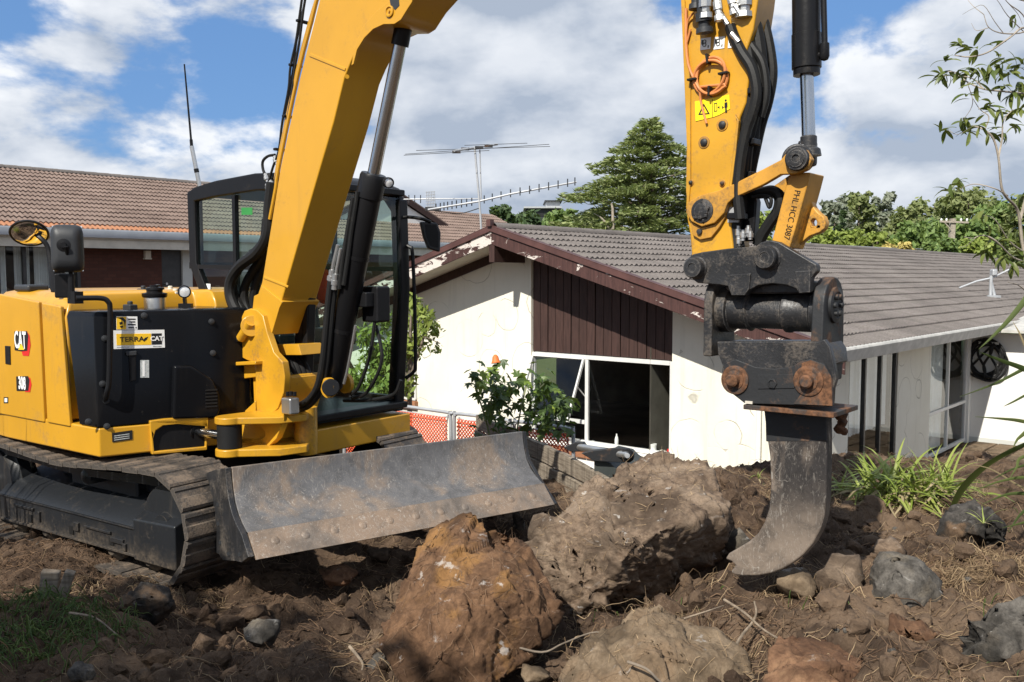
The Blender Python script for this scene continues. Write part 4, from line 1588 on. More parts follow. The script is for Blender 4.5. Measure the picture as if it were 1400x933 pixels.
# --- upper frame and bodywork
plan = [(.43, 1.12), (.70, .36), (.75, .30), (.75, -.14), (.2, -.14), (.2, -1.10), (-1.0, -1.12), (-1.38, -.92), (-1.58, -.5), (-1.64, 0), (-1.58, .55), (-1.38, .93), (-1.08, 1.10), (-.8, 1.12)]
MB().prism([MC(f, r, .665) for f, r in plan], UP * .195).build('upper_frame', M['paint'], ex, bevel=.014)
MB().prism([MC(f, r, .60) for f, r in ((.5, .8), (.5, -.8), (-1.0, -.8), (-1.0, .8))], UP * .08).build('belly_plate', M['black'], ex)
hood = [(.05, 1.105), (.05, .1), (.30, .1), (.30, -.07), (-.30, -.07), (-.36, -1.08), (-1.0, -1.10), (-1.36, -.90), (-1.55, -.5), (-1.61, 0), (-1.55, .55), (-1.36, .91), (-1.06, 1.085), (-.8, 1.105)]


def inset(pl, d):
    c = (-.6, 0)
    return [(f + (c[0] - f) * d * .9, r + (c[1] - r) * d) for f, r in pl]


loft([[MC(f, r, z) for f, r in inset(hood, d)] for d, z in ((0, .872), (0, 1.57), (.03, 1.665), (.09, 1.728), (.16, 1.745))]).build('engine_hood', M['paint'], ex, bevel=.02)


def RS(u, v, off=0.0):
    return on_plane(u, v, MC(0, 1.12 + off, 0), RU)


def rsl(pts, off=0.0):
    return [RS(u, v, off) for u, v in pts]


MB().prism(rsl([(-70, 400), (-2, 402), (52, 413), (60, 578), (-2, 566), (-70, 552)], .012), RU * -.03).build('side_door', M['paint'], ex, bevel=.010)
MB().prism(rsl([(56, 414), (82, 419), (95, 584), (64, 578)], .012), RU * -.03).build('side_panel', M['paint'], ex, bevel=.010)

# black tank
TK0, TK1 = MC(.43, 1.12, 0), MC(.70, .36, 0)
TD = (TK1 - TK0).normalized()
TN = V((TD.y, -TD.x, 0))


def TP(u, v, off=0.0):
    return on_plane(u, v, TK0 + TN * off, TN)


tb0 = [(.205, 1.125), (.43, 1.125), (.70, .36), (.70, .12), (.205, .12)]
tb1 = [(.09, 1.125), (.43, 1.125), (.70, .36), (.70, .12), (.09, .12)]
tank = loft([[MC(f, r, .864) for f, r in tb0], [MC(f, r, 1.58) for f, r in tb1], [MC(f * .98 + .0, r * .985, 1.615) for f, r in tb1], [MC(f * .9 + .02, r * .95, 1.622) for f, r in tb1]]).build('fuel_tank', M['black_gloss'], ex, bevel=.022, seg=3)
MB().prism([TP(u, v, .05) for u, v in ((238, 500), (262, 500), (292, 520), (301, 540), (302, 560), (298, 572), (236, 574))], TN * -.10).build('vent_panel', M['black_gloss'], ex, bevel=.02)
mb = MB()
for k in range(6):
    a, b = TP(281, 534 + k * 4.5, .052), TP(297, 533 + k * 4.5, .052)
    bar(mb, a, b, .008, .01, TN)
mb.build('vent_slats', M['rubber'], ex, kind=None)
MB().prism([TP(u, v, .02) for u, v in ((237, 503), (262, 502), (288, 517), (288, 522), (262, 510), (240, 512))], TN * -.03).build('step_ledge', M['mirror_back'], ex, bevel=.004)
# handrail, its lugs
mb = MB()
mb.tube([TP(104, 408, .03), TP(138, 408, .05), TP(148, 413, .06), TP(150.5, 424, .06), TP(150, 470, .06), TP(149, 520, .06), TP(146, 538, .05), TP(144, 548, .0)], .017, 10, smooth=5)
mb.build('grab_rail', M['black'], ex)
for (u, v) in ((143, 463), (140, 525), (145, 548), (121, 577), (146, 583), (289, 440), (291, 483), (197, 432)):
    MB().lathe(TP(u, v, -.002), TN, [(0, .022), (.01, .02), (.012, .012), (.02, .011), (.021, .001)], 14).build('bolt', M['mirror_back'], tank)
MB().prism([TP(u, v, .012) for u, v in ((176, 482), (186, 481), (186, 520), (178, 522))], TN * -.02).build('catch', M['black'], tank, bevel=.004)
MB().prism([TP(u, v, .02) for u, v in ((172, 481), (187, 480), (187, 486), (173, 487))], TN * -.03).build('catch', M['mirror_back'], tank, bevel=.004)


def decal(parent, quad, mat, off, fn, nrm, name='sticker', th=.0015):
    return MB().prism([fn(u, v, off) for u, v in quad], nrm * -th).build(name, mat, parent)


def rect(u0, v0, u1, v1):
    return [(u0, v0), (u1, v0), (u1, v1), (u0, v1)]


decal(tank, [(155, 452), (224.7, 451), (225.5, 475.5), (155.5, 477.5)], M['white_paint'], .004, TP, TN)
decal(tank, [(159, 456.7), (206.6, 456.2), (207, 471.5), (159.5, 472.5)], M['decal_yellow'], .0055, TP, TN)
decal(tank, [(207.4, 456.2), (221, 456), (221.4, 471), (207.8, 471.4)], M['decal_black'], .0055, TP, TN)
sc_ = 6.05 / FPX


def tl_mat(u, v, off):
    return frame(TP(u, v, off), TD, UP)


lettering('lettering', 'TERRA', tl_mat(180.5, 464.3, .0062), 9.4 * sc_, M['decal_black'], tank, bold=.0006, sx=1.12)
lettering('lettering', 'CAT', tl_mat(214.3, 463.3, .0062), 8.6 * sc_, M['white_paint'], tank, bold=.0013, sx=.98)
MB().prism([TP(u, v, .0068) for u, v in ((195.5, 466), (198, 462.2), (202.5, 460.6), (200.5, 464.5), (197.5, 467))], TN * -.0012).build('emblem', M['decal_black'], tank)
lettering('lettering', '––––––––––––', tl_mat(214.3, 473.6, .0055), 2.4 * sc_, M['decal_grey'], tank, sx=.8) if False else None
decal(tank, rect(209, 472.9, 220.5, 474.2), M['decal_grey'], .0055, TP, TN)
decal(tank, rect(159.5, 474.1, 177, 475.2), M['decal_grey'], .0055, TP, TN)
decal(tank, [(159, 432.7), (187.7, 433), (188.3, 451), (159.3, 451.2)], M['white_paint'], .004, TP, TN)
decal(tank, rect(159.6, 433.4, 172.5, 450.4), M['decal_yellow'], .0055, TP, TN)
MB().prism([TP(u, v, .0062) for u, v in ((161.5, 435), (168, 434), (172, 438), (171, 448), (169.5, 440), (166, 437.5))], TN * -.001).prism([TP(u, v, .0062) for u, v in ((163, 441), (167, 440), (168, 443), (164, 444.5))], TN * -.001).prism([TP(u, v, .0062) for u, v in ((163.5, 446), (168.5, 445.5), (168, 448), (165, 448.5))], TN * -.001).build('emblem', M['decal_black'], tank)
for (u, v, w) in ((180, 436.6, 10.5), (181, 440.3, 7.5), (180, 444, 10.5), (179.5, 448.2, 7.5), (186, 448.2, 1.6)):
    decal(tank, rect(u - w / 2, v - .8, u + w / 2, v + .8), M['decal_black'], .0055, TP, TN, 'print_line')
decal(tank, rect(192, 492.6, 203.8, 516.6), M['decal_grey'], .004, TP, TN)
decal(tank, rect(195, 494, 198, 515), M['white_paint'], .0055, TP, TN, 'print_line')
decal(ex, [(153, 592.4), (180.8, 588.3), (181, 601), (153.6, 605)], M['decal_black'], .004, TP, TN, 'data_plate')
for k in range(3):
    decal(ex, [(156, 596 + k * 2.8), (177, 593 + k * 2.8), (177, 594 + k * 2.8), (156, 597 + k * 2.8)], M['decal_grey'], .0055, TP, TN, 'print_line')
# logos on the yellow side
sq = 6.35 / FPX


def side_mat(u, v, off):
    return frame(RS(u, v, off), FU, UP)


decal(ex, [(36, 452.5), (40.2, 459), (41.8, 472), (39.2, 487), (31, 486.5), (29.5, 480.5), (37, 480)], M['decal_red'], .0145, RS, RU, 'logo_shield')
decal(ex, [(19.5, 453.5), (36.5, 453), (38.6, 459), (37, 479.8), (30, 480.6), (20, 479)], M['decal_black'], .0158, RS, RU, 'logo_shield')
lettering('lettering', 'CAT', side_mat(27.6, 466.3, .0166), 33 * sq, M['white_paint'], ex, bold=.0038, sx=.50)
decal(ex, [(24.8, 478.4), (32.8, 478.6), (28.8, 469.6)], M['decal_yellow'], .0192, RS, RU, 'logo_triangle')
decal(ex, [(36, 514.5), (41, 517), (43, 526), (41, 536.5), (34, 536)], M['decal_red'], .0145, RS, RU, 'logo_shield')
decal(ex, [(22, 515), (38, 514.5), (40.2, 520), (38.6, 534.5), (22.6, 534.6)], M['decal_black'], .0158, RS, RU, 'logo_shield')
lettering('lettering', '308', side_mat(30.2, 525, .0166), 24.5 * sq, M['white_paint'], ex, bold=.0032, sx=.56)
MB().prism(rsl([(6.3, 473), (13.3, 473.5), (14, 499), (7, 498)], .018), RU * -.02).build('door_latch', M['black'], ex, bevel=.004)
decal(ex, rect(5, 543.3, 11, 551.5), M['decal_black'], .0145, RS, RU)
decal(ex, rect(6.2, 544.8, 9.8, 550), M['white_paint'], .016, RS, RU)
# fittings on the hood
p = at_depth(212, 424, 6.5)
MB().lathe(V((p.x, p.y, 1.60)), UP, [(0, .073), (.03, .073), (.085, .075), (.10, .072), (.1, .001)], 28).build('air_cleaner', M['zinc'], ex)
MB().lathe(V((p.x, p.y, 1.695)), UP, [(0, .08), (.012, .086), (.03, .086), (.036, .055), (.05, .055), (.055, .06), (.07, .058), (.075, .03), (.088, .03), (.088, .001)], 28).build('air_cleaner_cap', M['black'], ex)


def work_lamp(p, aim, rad, parent):
    aim = V(aim).normalized()
    o = MB().lathe(V(p) - aim * .05, aim, [(0, rad * .45), (.012, rad * .8), (.03, rad * .98), (.062, rad), (.064, rad * .86), (.056, rad * .84), (.05, .001)], 26).build('work_lamp', M['black'], parent)
    MB().lathe(V(p) + aim * .004, aim, [(0, rad * .84), (.003, rad * .8), (.006, rad * .5), (.008, .001)], 26).build('lens', M['lens'], o)
    return o


p = at_depth(252, 399, 6.55)
work_lamp(p, (.35, -.93, -.05), .046, ex)
mb = MB()
bar(mb, p - UP * .045, V((p.x, p.y + .02, 1.62)), .02, .03, V((1, 0, 0)))
mb.box(V((p.x, p.y + .02, 1.625)), (.09, .05, .05))
mb.build('lamp_bracket', M['black'], ex)
p = at_depth(43, 394, 6.75)
MB().box(p, (.22, .16, .05), (FU, RU, UP)).build('hood_pad', M['mirror_back'], ex, bevel=.02, seg=3)
for (u, v, y) in ((196, 399, 6.9), (216, 397, 7.0), (178, 421, 6.2), (240, 403, 6.9), (233, 399, 7.1)):
    p = at_depth(u, v, y)
    MB().box(p, (.09, .06, .045), (FU, RU, UP)).cyl(p, p + UP * .045, .018).build('hood_fitting', M['mirror_back'] if u < 230 else M['soffit'], ex, bevel=.008)
# mirrors on the right hand rail
MD = 6.02
bk = V((.30, -.95, 0)).normalized()
mx = UP.cross(bk).normalized() * -1
mc = at_depth(92.5, 340, MD)
pm_ = []
for d_, k_ in ((0, 1.0), (.02, 1.0), (.05, .93), (.075, .74), (.085, .5)):
    ring = []
    for i in range(28):
        a = 2 * math.pi * i / 28
        cx, cz = math.cos(a), math.sin(a)
        e = .35
        ring.append(mc + bk * d_ + mx * (math.copysign(abs(cx) ** e, cx) * .098 * k_ * (1 - .04 * cz)) + UP * (math.copysign(abs(cz) ** e, cz) * .155 * k_))
    pm_.append(ring)
mirror = loft(pm_).build('mirror', M['mirror_back'], ex, angle=50)
MB().lathe(at_depth(90, 336, MD) + bk * .06, bk, [(0, .045), (.03, .042), (.034, .02), (.05, .018), (.05, .001)], 18).build('mirror_joint', M['black'], mirror)
MB().prism([mc - bk * .004 + mx * a * .09 + UP * b * .147 for a, b in ((-1, -1), (1, -1), (1, 1), (-1, 1))], bk * -.003).build('mirror_glass', M['mirror'], mirror)
mb = MB()
mb.tube([at_depth(90, 337, MD - .1), at_depth(95, 362, MD - .03), at_depth(97, 378, MD), at_depth(98, 408, MD)], .013, 8, smooth=4)
mb.tube([at_depth(97, 375, MD), at_depth(98, 409, MD)], .021, 10)
mb.box(at_depth(103, 407, MD), (.09, .06, .08), (FU, RU, UP))
mb.build('mirror_post', M['black'], ex)
MB().box(at_depth(86, 391, MD + .03), (.10, .03, .16), (mx, bk, UP)).build('mirror_bracket', M['black'], ex, bevel=.01)
# round mirror
rn = V((.25, -.62, -.74)).normalized()
rc_ = at_depth(40, 319, 6.35)
rm = MB().lathe(rc_ - rn * .02, rn, [(0, .06), (.0, .09), (.012, .122), (.022, .126), (.028, .122), (.026, .112)], 36).build('round_mirror', M['black'], ex)
MB().lathe(rc_ + rn * .003, rn, [(0, .113), (.008, .105), (.018, .075), (.023, .04), (.025, .001)], 36).build('mirror_glass', M['mirror'], rm, angle=60)
MB().tube([rc_ - rn * .03, at_depth(58, 328, 6.35), at_depth(67, 345, 6.35), at_depth(72, 396, 6.3)], .017, 8, smooth=5).build('mirror_arm', M['black'], ex)
for q_, w_ in (((76, 378), .05),):
    MB().box(at_depth(q_[0], q_[1], 6.25), (.06, .05, .22), (FU, RU, UP)).build('mirror_bracket', M['black'], ex, bevel=.008)

# --- cab
CR, CLf = -.10, -1.10


def CS(u, v, r=CR):
    p = on_plane(u, v, MC(0, r, 0), RU)
    q_ = p - XC
    return q_.dot(FU), p.z


def side_pts(pl, r):
    return [MC(f, r, z) for f, z in pl]


out_ = [(-.28, 2.50), (-.20, 2.535), (.10, 2.575), (.55, 2.60), (.90, 2.585), (1.02, 2.54), (1.075, 2.42), (1.085, 1.75), (1.06, 1.35), (1.0, .77), (.05, .77), (.0, 1.30), (-.05, 1.55), (-.27, 1.93)]
in_ = [(-.185, 2.43), (.10, 2.455), (.55, 2.475), (.88, 2.46), (.965, 2.36), (.985, 1.75), (.96, 1.40), (.915, .88), (.13, .88), (.09, 1.30), (.04, 1.58), (-.185, 1.95)]
for r_ in (CR, CLf):
    o = MB().prism(side_pts(out_, r_ + .03), RU * -.06, [side_pts(in_, r_ + .03)]).build('cab_side_frame', M['black'], ex, bevel=.012)
    MB().prism(side_pts(in_, r_ + .004), RU * -.006).build('pane', M['cab_glass'], o)
    mb = MB()
    bar(mb, MC(.30, r_ + .012, 2.455), MC(.30, r_ + .012, .9), .035, .035, RU)
    bar(mb, MC(-.19, r_ + .011, 1.92), MC(.98, r_ + .011, 1.90), .03, .033, RU)
    mb.build('window_bar', M['black'], o)
# roof
loft([[MC(f, r, z + dz) for f, z in ((-.28, 2.49), (-.20, 2.53), (.10, 2.572), (.55, 2.595), (.90, 2.58), (1.0, 2.54), (1.05, 2.48))] + [MC(f, r, z + dz - .05) for f, z in ((1.0, 2.48), (.55, 2.56), (-.2, 2.50))] for r, dz in ((CLf + .03, 0), (CLf + .12, .02), (CR - .12, .02), (CR - .03, 0))]).build('cab_roof', M['black'], ex, bevel=.01)
MB().prism([MC(f, CR - .03, z) for f, z in ((1.06, .775), (.0, .775), (.0, .83), (1.04, .83))], RU * (CLf - CR + .06)).build('cab_floor', M['black'], ex)
MB().prism([MC(f, CR + .0, z) for f, z in ((1.11, .565), (.05, .565), (.05, .745), (1.11, .745))], RU * (CLf - CR - .03)).build('cab_base', M['paint'], ex, bevel=.012)
# front frame: head, thick corner pillars, glass
for (f_, z_, w_) in ((1.055, 2.50, .09), (1.045, .82, .13)):
    mb = MB()
    bar(mb, MC(f_, CR, z_), MC(f_, CLf, z_), w_, .05, FU)
    mb.build('cab_front_frame', M['black'], ex, bevel=.01)
MB().prism([MC(f, CLf + .07, z) for f, z in ((1.10, 2.45), (1.12, 1.75), (1.09, 1.35), (1.04, .76), (.95, .76), (1.0, 1.35), (1.03, 1.75), (1.01, 2.45))], RU * -.10).build('cab_pillar', M['black'], ex, bevel=.014)
MB().prism([MC(f, CR + .03, z) for f, z in ((1.10, 2.45), (1.12, 1.75), (1.09, 1.35), (1.04, .76), (.97, .76), (1.02, 1.35), (1.05, 1.75), (1.03, 2.45))], RU * -.08).build('cab_pillar', M['black'], ex, bevel=.014)
fr_ = loft([[MC(f, r, z) for f, z in ((1.075, 2.46), (1.095, 1.75), (1.065, 1.35), (1.03, .86), (1.025, .86), (1.06, 1.35), (1.09, 1.75), (1.07, 2.46))] for r in (CR - .04, CLf + .06)]).build('windscreen', M['cab_glass'], ex)
# rear wall with pane
mb = MB()
for r_ in (CR - .05, CLf + .05):
    bar(mb, MC(-.265, r_, 2.48), MC(-.265, r_, 1.93), .08, .05, FU)
bar(mb, MC(-.266, CR, 1.93), MC(-.266, CLf, 1.93), .09, .05, FU)
mb.build('cab_rear_frame', M['black'], ex)
MB().prism([MC(-.262, r, z) for r, z in ((CR - .05, 1.95), (CLf + .05, 1.95), (CLf + .05, 2.47), (CR - .05, 2.47))], FU * .005).build('pane', M['cab_glass'], ex)
# seat, levers, console
MB().box(MC(.22, -.6, 1.20), (.5, .5, .14), (FU, RU, UP)).build('driver_seat', M['seat'], ex, bevel=.05, seg=3)
MB().box(MC(-.02, -.6, 1.55), (.14, .48, .66), (FU, RU, UP)).box(MC(-.05, -.6, 1.98), (.10, .26, .18), (FU, RU, UP)).build('seat_back', M['seat'], ex, bevel=.05, seg=3)
MB().box(MC(.22, -.6, 1.0), (.4, .4, .3), (FU, RU, UP)).box(MC(.45, -.28, 1.35), (.4, .16, .14), (FU, RU, UP)).box(MC(.45, -.92, 1.35), (.4, .16, .14), (FU, RU, UP)).build('console', M['black'], ex, bevel=.03)
for r_ in (-.28, -.92):
    MB().tube([MC(.58, r_, 1.4), MC(.60, r_, 1.55), MC(.59, r_, 1.66)], [.012, .018, .026], 10, smooth=3).build('lever', M['black'], ex)
MB().box(MC(.86, -.24, 1.72), (.04, .24, .17), (FU, RU, UP)).build('display', M['black'], ex, bevel=.012)
mp = lambda u, v, r: MC(*[CS(u, v, r)[0], r, CS(u, v, r)[1]])
MB().prism([mp(u, v, CR + .009) for u, v in ((330, 284), (345, 284), (345, 294), (330, 294))], RU * -.002).build('sticker', plain('green_print', (.03, .22, .05), .5), ex)
MB().prism([mp(u, v, CR + .009) for u, v in ((280, 388), (287.5, 388.5), (287.5, 397), (280, 397))], RU * -.002).build('sticker', M['curtain'], ex)
# hi-vis cloth hanging inside the cab front
MB().box(mp(444, 392, -.35), (.10, .06, .26), (FU, RU, UP)).box(mp(446, 402, -.35), (.13, .09, .12), (FU, RU, UP)).build('hanging_vest', M['hivis'], ex, bevel=.04)
# left mirror, its arm and the grab rail
cl = V((MC(1.06, CLf, 0).x, MC(1.06, CLf, 0).y, 0))
DY = cl.y
MB().tube([at_depth(541, 299, DY - .02), at_depth(556, 297, DY - .05), at_depth(575, 299, DY - .12), at_depth(589, 304, DY - .15)], .014, 8, smooth=4).build('mirror_arm', M['black'], ex)
q4 = [(575, 303), (598, 305), (603, 318), (602, 345), (586, 340), (580, 325)]
lm = MB().prism([at_depth(u, v, DY - .15) for u, v in q4], V((-.02, .06, 0))).build('mirror', M['mirror_back'], ex, bevel=.012)
MB().prism([at_depth(u, v, DY - .152) for u, v in ((581, 307), (596, 308), (599.5, 319), (599, 339), (588, 336), (583, 324))], V((0, -.003, 0))).build('mirror_frame', M['black'], lm)
MB().tube([at_depth(549, 334, DY), at_depth(560, 338, DY - .03), at_depth(564, 348, DY - .04), at_depth(567, 420, DY - .04), at_depth(568, 495, DY - .04), at_depth(566, 508, DY - .03), at_depth(555, 517, DY)], .015, 8, smooth=4).build('grab_rail', M['black'], ex)
# whip aerial on the cab roof
a0 = MC(-.22, CR - .06, 2.50)
a1 = at_depth(262, 200, a0.y)
a2 = at_depth(252, 88, a0.y)
aer = MB().tube([a0, a0.lerp(a1, .45), a0.lerp(a1, .451), a1], .016, 10).build('aerial', M['zinc'], ex)
MB().tube([a1, a1.lerp(a2, .08)], .013, 8).tube([a0.lerp(a1, .44), a0.lerp(a1, .52)], .019, 10).tube([a1.lerp(a2, .05), a2], [.009, .006], 8).build('aerial_whip', M['black'], aer)

# --- swing bracket
brk_out = [(334, 425), (342, 422), (351, 424), (359, 432), (365, 455), (374, 482), (386, 495), (389, 515), (387.5, 537), (380, 558), (366, 573), (352, 577), (349, 540), (349, 497), (338, 493), (326, 487), (318, 475), (314, 466), (318, 456), (327, 440)]
bracket = plate([(345, 514), (389, 514), (391, 545), (374, 616), (345, 621), (332, 600), (347, 560)], .155, .31).build('swing_bracket', M['paint_worn'], ex, bevel=.012)
plate(brk_out, .20, .055).build('bracket_cheek', M['paint_worn'], bracket, bevel=.008)
plate(brk_out, -.145, .055).build('bracket_cheek', M['paint_worn'], bracket, bevel=.008)
plate([(352, 522), (396, 516), (396, 560), (380, 575), (352, 575)], .12, .24).build('bracket_core', M['paint_worn'], bracket, bevel=.01)
MB().cyl(BP(344, 446, .215), BP(344, 446, -.215), .075, n=32).build('pin_boss', M['paint'], bracket, bevel=.006)
MB().tube([BP(342, 441, .222), BP(336, 452, .222), BP(329, 463, .222)], .034, 14).build('pin_lock', M['paint'], bracket)
MB().lathe(BP(328, 464, .222), RB, [(0, .02), (.03, .02), (.035, .012), (.036, .001)], 12).build('bolt', M['black'], bracket)
# lugs of the swing cylinder
QP = SP + RB * .49 - FB * .19


def lug(z0, z1):
    pts = []
    for i in range(15):
        a = math.pi * (.5 + i / 14)
        d = RB * math.cos(a - math.pi * .5) + FB * 0
        d = (RB * math.sin(i / 14 * math.pi) - FB * math.cos(i / 14 * math.pi))
        pts.append(QP + d * .095)
    pts += [SP + RB * .30 + FB * .10, SP + RB * .10 + FB * .14, SP - RB * .05, SP + RB * .02 - FB * .24, SP + RB * .2 - FB * .27]
    return MB().prism([V((p.x, p.y, z0)) for p in pts], UP * (z1 - z0))


lug(.855, .905).build('bracket_lug', M['paint_worn'], bracket, bevel=.010)
lug(.635, .69).build('bracket_lug', M['paint_worn'], bracket, bevel=.010)
MB().cyl(V((QP.x, QP.y, .69)), V((QP.x, QP.y, .855)), .082, n=30).build('bushing', M['rubber'], bracket, bevel=.006)
MB().cyl(V((SP.x, SP.y, .60)), V((SP.x, SP.y, .93)), .08, n=32).build('swing_post', M['paint_worn'], bracket)
wo_ = SP + RB * .27
web = [(311, 578), (352, 574), (380, 560), (388, 546), (388, 575), (378, 600), (366, 612), (318, 612), (315, 596)]
hole_ = [(331, 587), (338, 584), (356, 584), (362, 590), (362, 597), (356, 601), (338, 601), (331, 597)]
MB().prism([on_plane(u, v, wo_, RB) for u, v in web], RB * -.05, [[on_plane(u, v, wo_, RB) for u, v in hole_]]).build('bracket_web', M['paint_worn'], bracket, bevel=.006)
# yellow horn left of the bracket
plate([(283, 499), (349, 497), (350, 507), (352, 516), (316, 520), (310, 524), (306, 533), (305, 560), (312, 570), (330, 566), (349, 548), (349, 574), (303, 578), (297, 572), (300, 540), (296, 522), (285, 507)], .19, .05).build('frame_horn', M['paint'], ex, bevel=.008)
plate([(284, 497), (349, 494), (349, 499), (285, 502)], .26, .24).build('frame_top', M['paint'], ex, bevel=.006)
plate([(300, 508), (312, 508), (310, 575), (298, 575)], .16, .20).build('frame_rib', M['paint'], ex, bevel=.006)
MB().prism([MC(f, r, .70) for f, r in ((.70, .34), (1.02, .22), (1.05, .0), (1.0, -.12), (.6, -.12), (.6, .34))], UP * .17).build('frame_nose', M['paint_worn'], ex, bevel=.02)
# opening with the swing cylinder
fo = [(205, 576), (226, 573), (262, 571), (285, 566), (285, 571), (283, 616), (208, 622)]
fh = [(209.5, 600), (213, 589), (224, 582), (256, 579), (281, 576), (281, 611), (211, 617.5)]
MB().prism([TP(u, v, .035) for u, v in fo], TN * -.06, [[TP(u, v, .035) for u, v in fh]]).build('frame_port', M['paint'], ex, bevel=.006)
MB().prism([TP(u, v, .012) for u, v in ((207, 578), (284, 572), (283, 615), (208, 620))], TN * -.01).build('port_back', M['black'], ex)
qz = V((QP.x, QP.y, .765))
swd = (TP(225, 583, -.30) - qz)
MB().cyl(qz, qz + swd.normalized() * .42, .032).build('swing_rod', M['chrome'], ex)
MB().cyl(qz + swd.normalized() * .30, qz + swd.normalized() * .9, .06).build('swing_cylinder', M['black'], ex)
# hydraulic lines in the throat of the bracket
for k in range(4):
    u0 = 393 + k * 6.5
    MB().tube([BP(u0 - 6, 480, .02 - .03 * k), BP(u0, 490, .02 - .03 * k), BP(u0 + 7, 502, .02 - .03 * k), BP(u0 + 12, 516, .01 - .03 * k)], .017, 8, smooth=4).build('hydraulic_hose', M['rubber'], ex)
plate([(373, 471), (408, 471), (412, 486), (374, 486)], .06, .2).build('throat_plate', M['paint_worn'], ex, bevel=.005)

# --- boom
bo = [(371, 456), (384, 415), (429, 259), (456, 167), (471, 106), (480, 84), (488, 68), (498, 52), (510, 40), (524, 33.5), (539, 33), (548, 27), (556, 14), (563, 3), (600, -40), (660, -90), (760, -140), (900, -215), (985, -245), (1010, -262),
      (1012, -290), (980, -315), (880, -320), (720, -310), (600, -270), (520, -190), (470, -105), (438, -5), (410, 105), (383, 230), (358, 385), (353, 402), (347, 405), (345, 424), (338, 446), (352, 458)]
BW = .30
boom = plate(bo, BW / 2, BW).build('boom', M['paint'], ex, bevel=.010)
# the foot is doubled, and the upper side plates
plate([(353, 402), (357, 390), (386, 413), (382, 421), (371, 458), (352, 458), (338, 446), (345, 424), (347, 405)], BW / 2 + .012, BW + .024).build('boom_foot', M['paint'], boom, bevel=.004)
plate([(480, 90), (486, 60), (497, 35), (515, 15), (540, -5), (575, -45), (563, 3), (556, 14), (548, 27), (539, 33), (524, 33.5), (510, 40), (498, 52), (488, 68), (483, 88)], BW / 2 + .014, .016).build('doubler_plate', M['paint'], boom, bevel=.003)
for off_, w_ in ((BW / 2 + .007, .01),):
    plate([(424, 73), (472, 93), (471, 97), (422, 77)], off_, w_).build('weld_seam', M['paint'], boom, bevel=.003)
    plate([(361, 378), (394, 391), (393, 394), (360, 381)], off_, w_).build('weld_seam', M['paint'], boom, bevel=.003)
MB().tube([BP(474.5, 105, BW / 2 - .01), BP(474.5, 105, -BW / 2 + .01)], .014, 8).build('weld_seam', M['paint'], boom)
MB().lathe(BP(533.5, 16, BW / 2 + .012), RB, [(0, .034), (.012, .034), (.014, .026), (.006, .022), (.006, .008), (.016, .007), (.016, .001)], 26).build('pin_end', M['paint'], boom)
plate([(532, -4), (545, -4), (546, 8), (540, 14), (534, 8)], BW / 2 + .016, .01).build('grease_plate', M['mirror_back'], boom)
# far cheek of the upper boom
plate([(556, 14), (563, 3), (600, -40), (640, -60), (600, 0), (590, 24), (578, 40), (560, 44), (545, 40)], -BW / 2 - .002, .025).build('boom_cheek', M['paint'], boom, bevel=.004)
# steel lines and hoses on the boom's back
for k, (o_, m_) in enumerate(((.12, 'paint'), (.08, 'paint'))):
    MB().tube([BP(x, y, o_) for x, y in ((369, 300), (377, 258), (381 - k * 2, 230), (408 - k * 2, 100), (426 - k * 2, 30), (436, -10), (465, -105))], .013, 8, smooth=3).build('hydraulic_line', M[m_], boom)
for k, pts in enumerate(([(365, 285), (368, 262), (377, 235), (383, 208), (389, 172), (397, 125), (400, 95), (406, 58), (415, 8), (422, -25), (450, -105)],
                         [(363, 262), (374, 228), (380, 206), (387, 168), (394, 122), (398, 92), (404, 56), (411, 10), (418, -25), (448, -110)],
                         [(371, 262), (380, 232), (386, 205), (391, 172), (399, 122), (403, 94), (409, 56), (418, 0), (428, -40)])):
    MB().tube([BP(x + 1.2 * math.sin(y * .09 + k * 2), y, .03 + .03 * k) for x, y in pts], .0085, 8, smooth=4).build('hydraulic_hose', M['rubber'], boom)
for (x, y) in ((383, 205), (395, 160), (404, 90), (414, 30)):
    MB().box(BP(x, y, .06), (.03, .10, .018), (FB, RB, UP)).build('hose_clamp', M['black'], boom, bevel=.005)
MB().tube([BP(x, y, .04) for x, y in ((376, 212), (366, 214), (359, 222), (361, 236), (368, 240), (372, 246))], .010, 8, smooth=4).build('hydraulic_hose', M['rubber'], boom)
for (x, y) in ((363, 238), (369, 246), (376, 214), (365, 252)):
    MB().lathe(BP(x, y, .05), V((.3, -.2, -.9)), [(0, .016), (.02, .016), (.021, .022), (.045, .022), (.046, .014), (.07, .014), (.071, .001)], 10).build('hose_coupling', M['zinc'], boom)
# wrapped bundle that loops past the cab
for k, pts in enumerate(([(372, 250), (368, 285), (366, 320), (352, 345), (330, 362), (317, 380), (314, 398), (318, 415), (328, 432), (340, 440)],
                         [(366, 300), (362, 330), (345, 350), (326, 366), (318, 388), (322, 410), (332, 428)],
                         [(374, 262), (372, 300), (369, 330), (358, 352), (345, 372), (335, 392), (334, 412), (340, 430)],
                         [(376, 280), (372, 330), (362, 360), (350, 390), (346, 420), (352, 440)])):
    MB().tube([BP(x, y, .10 - .05 * k) for x, y in pts], .040 if k < 2 else .032, 10, smooth=5).build('hose_sleeve', M['rubber'], ex)
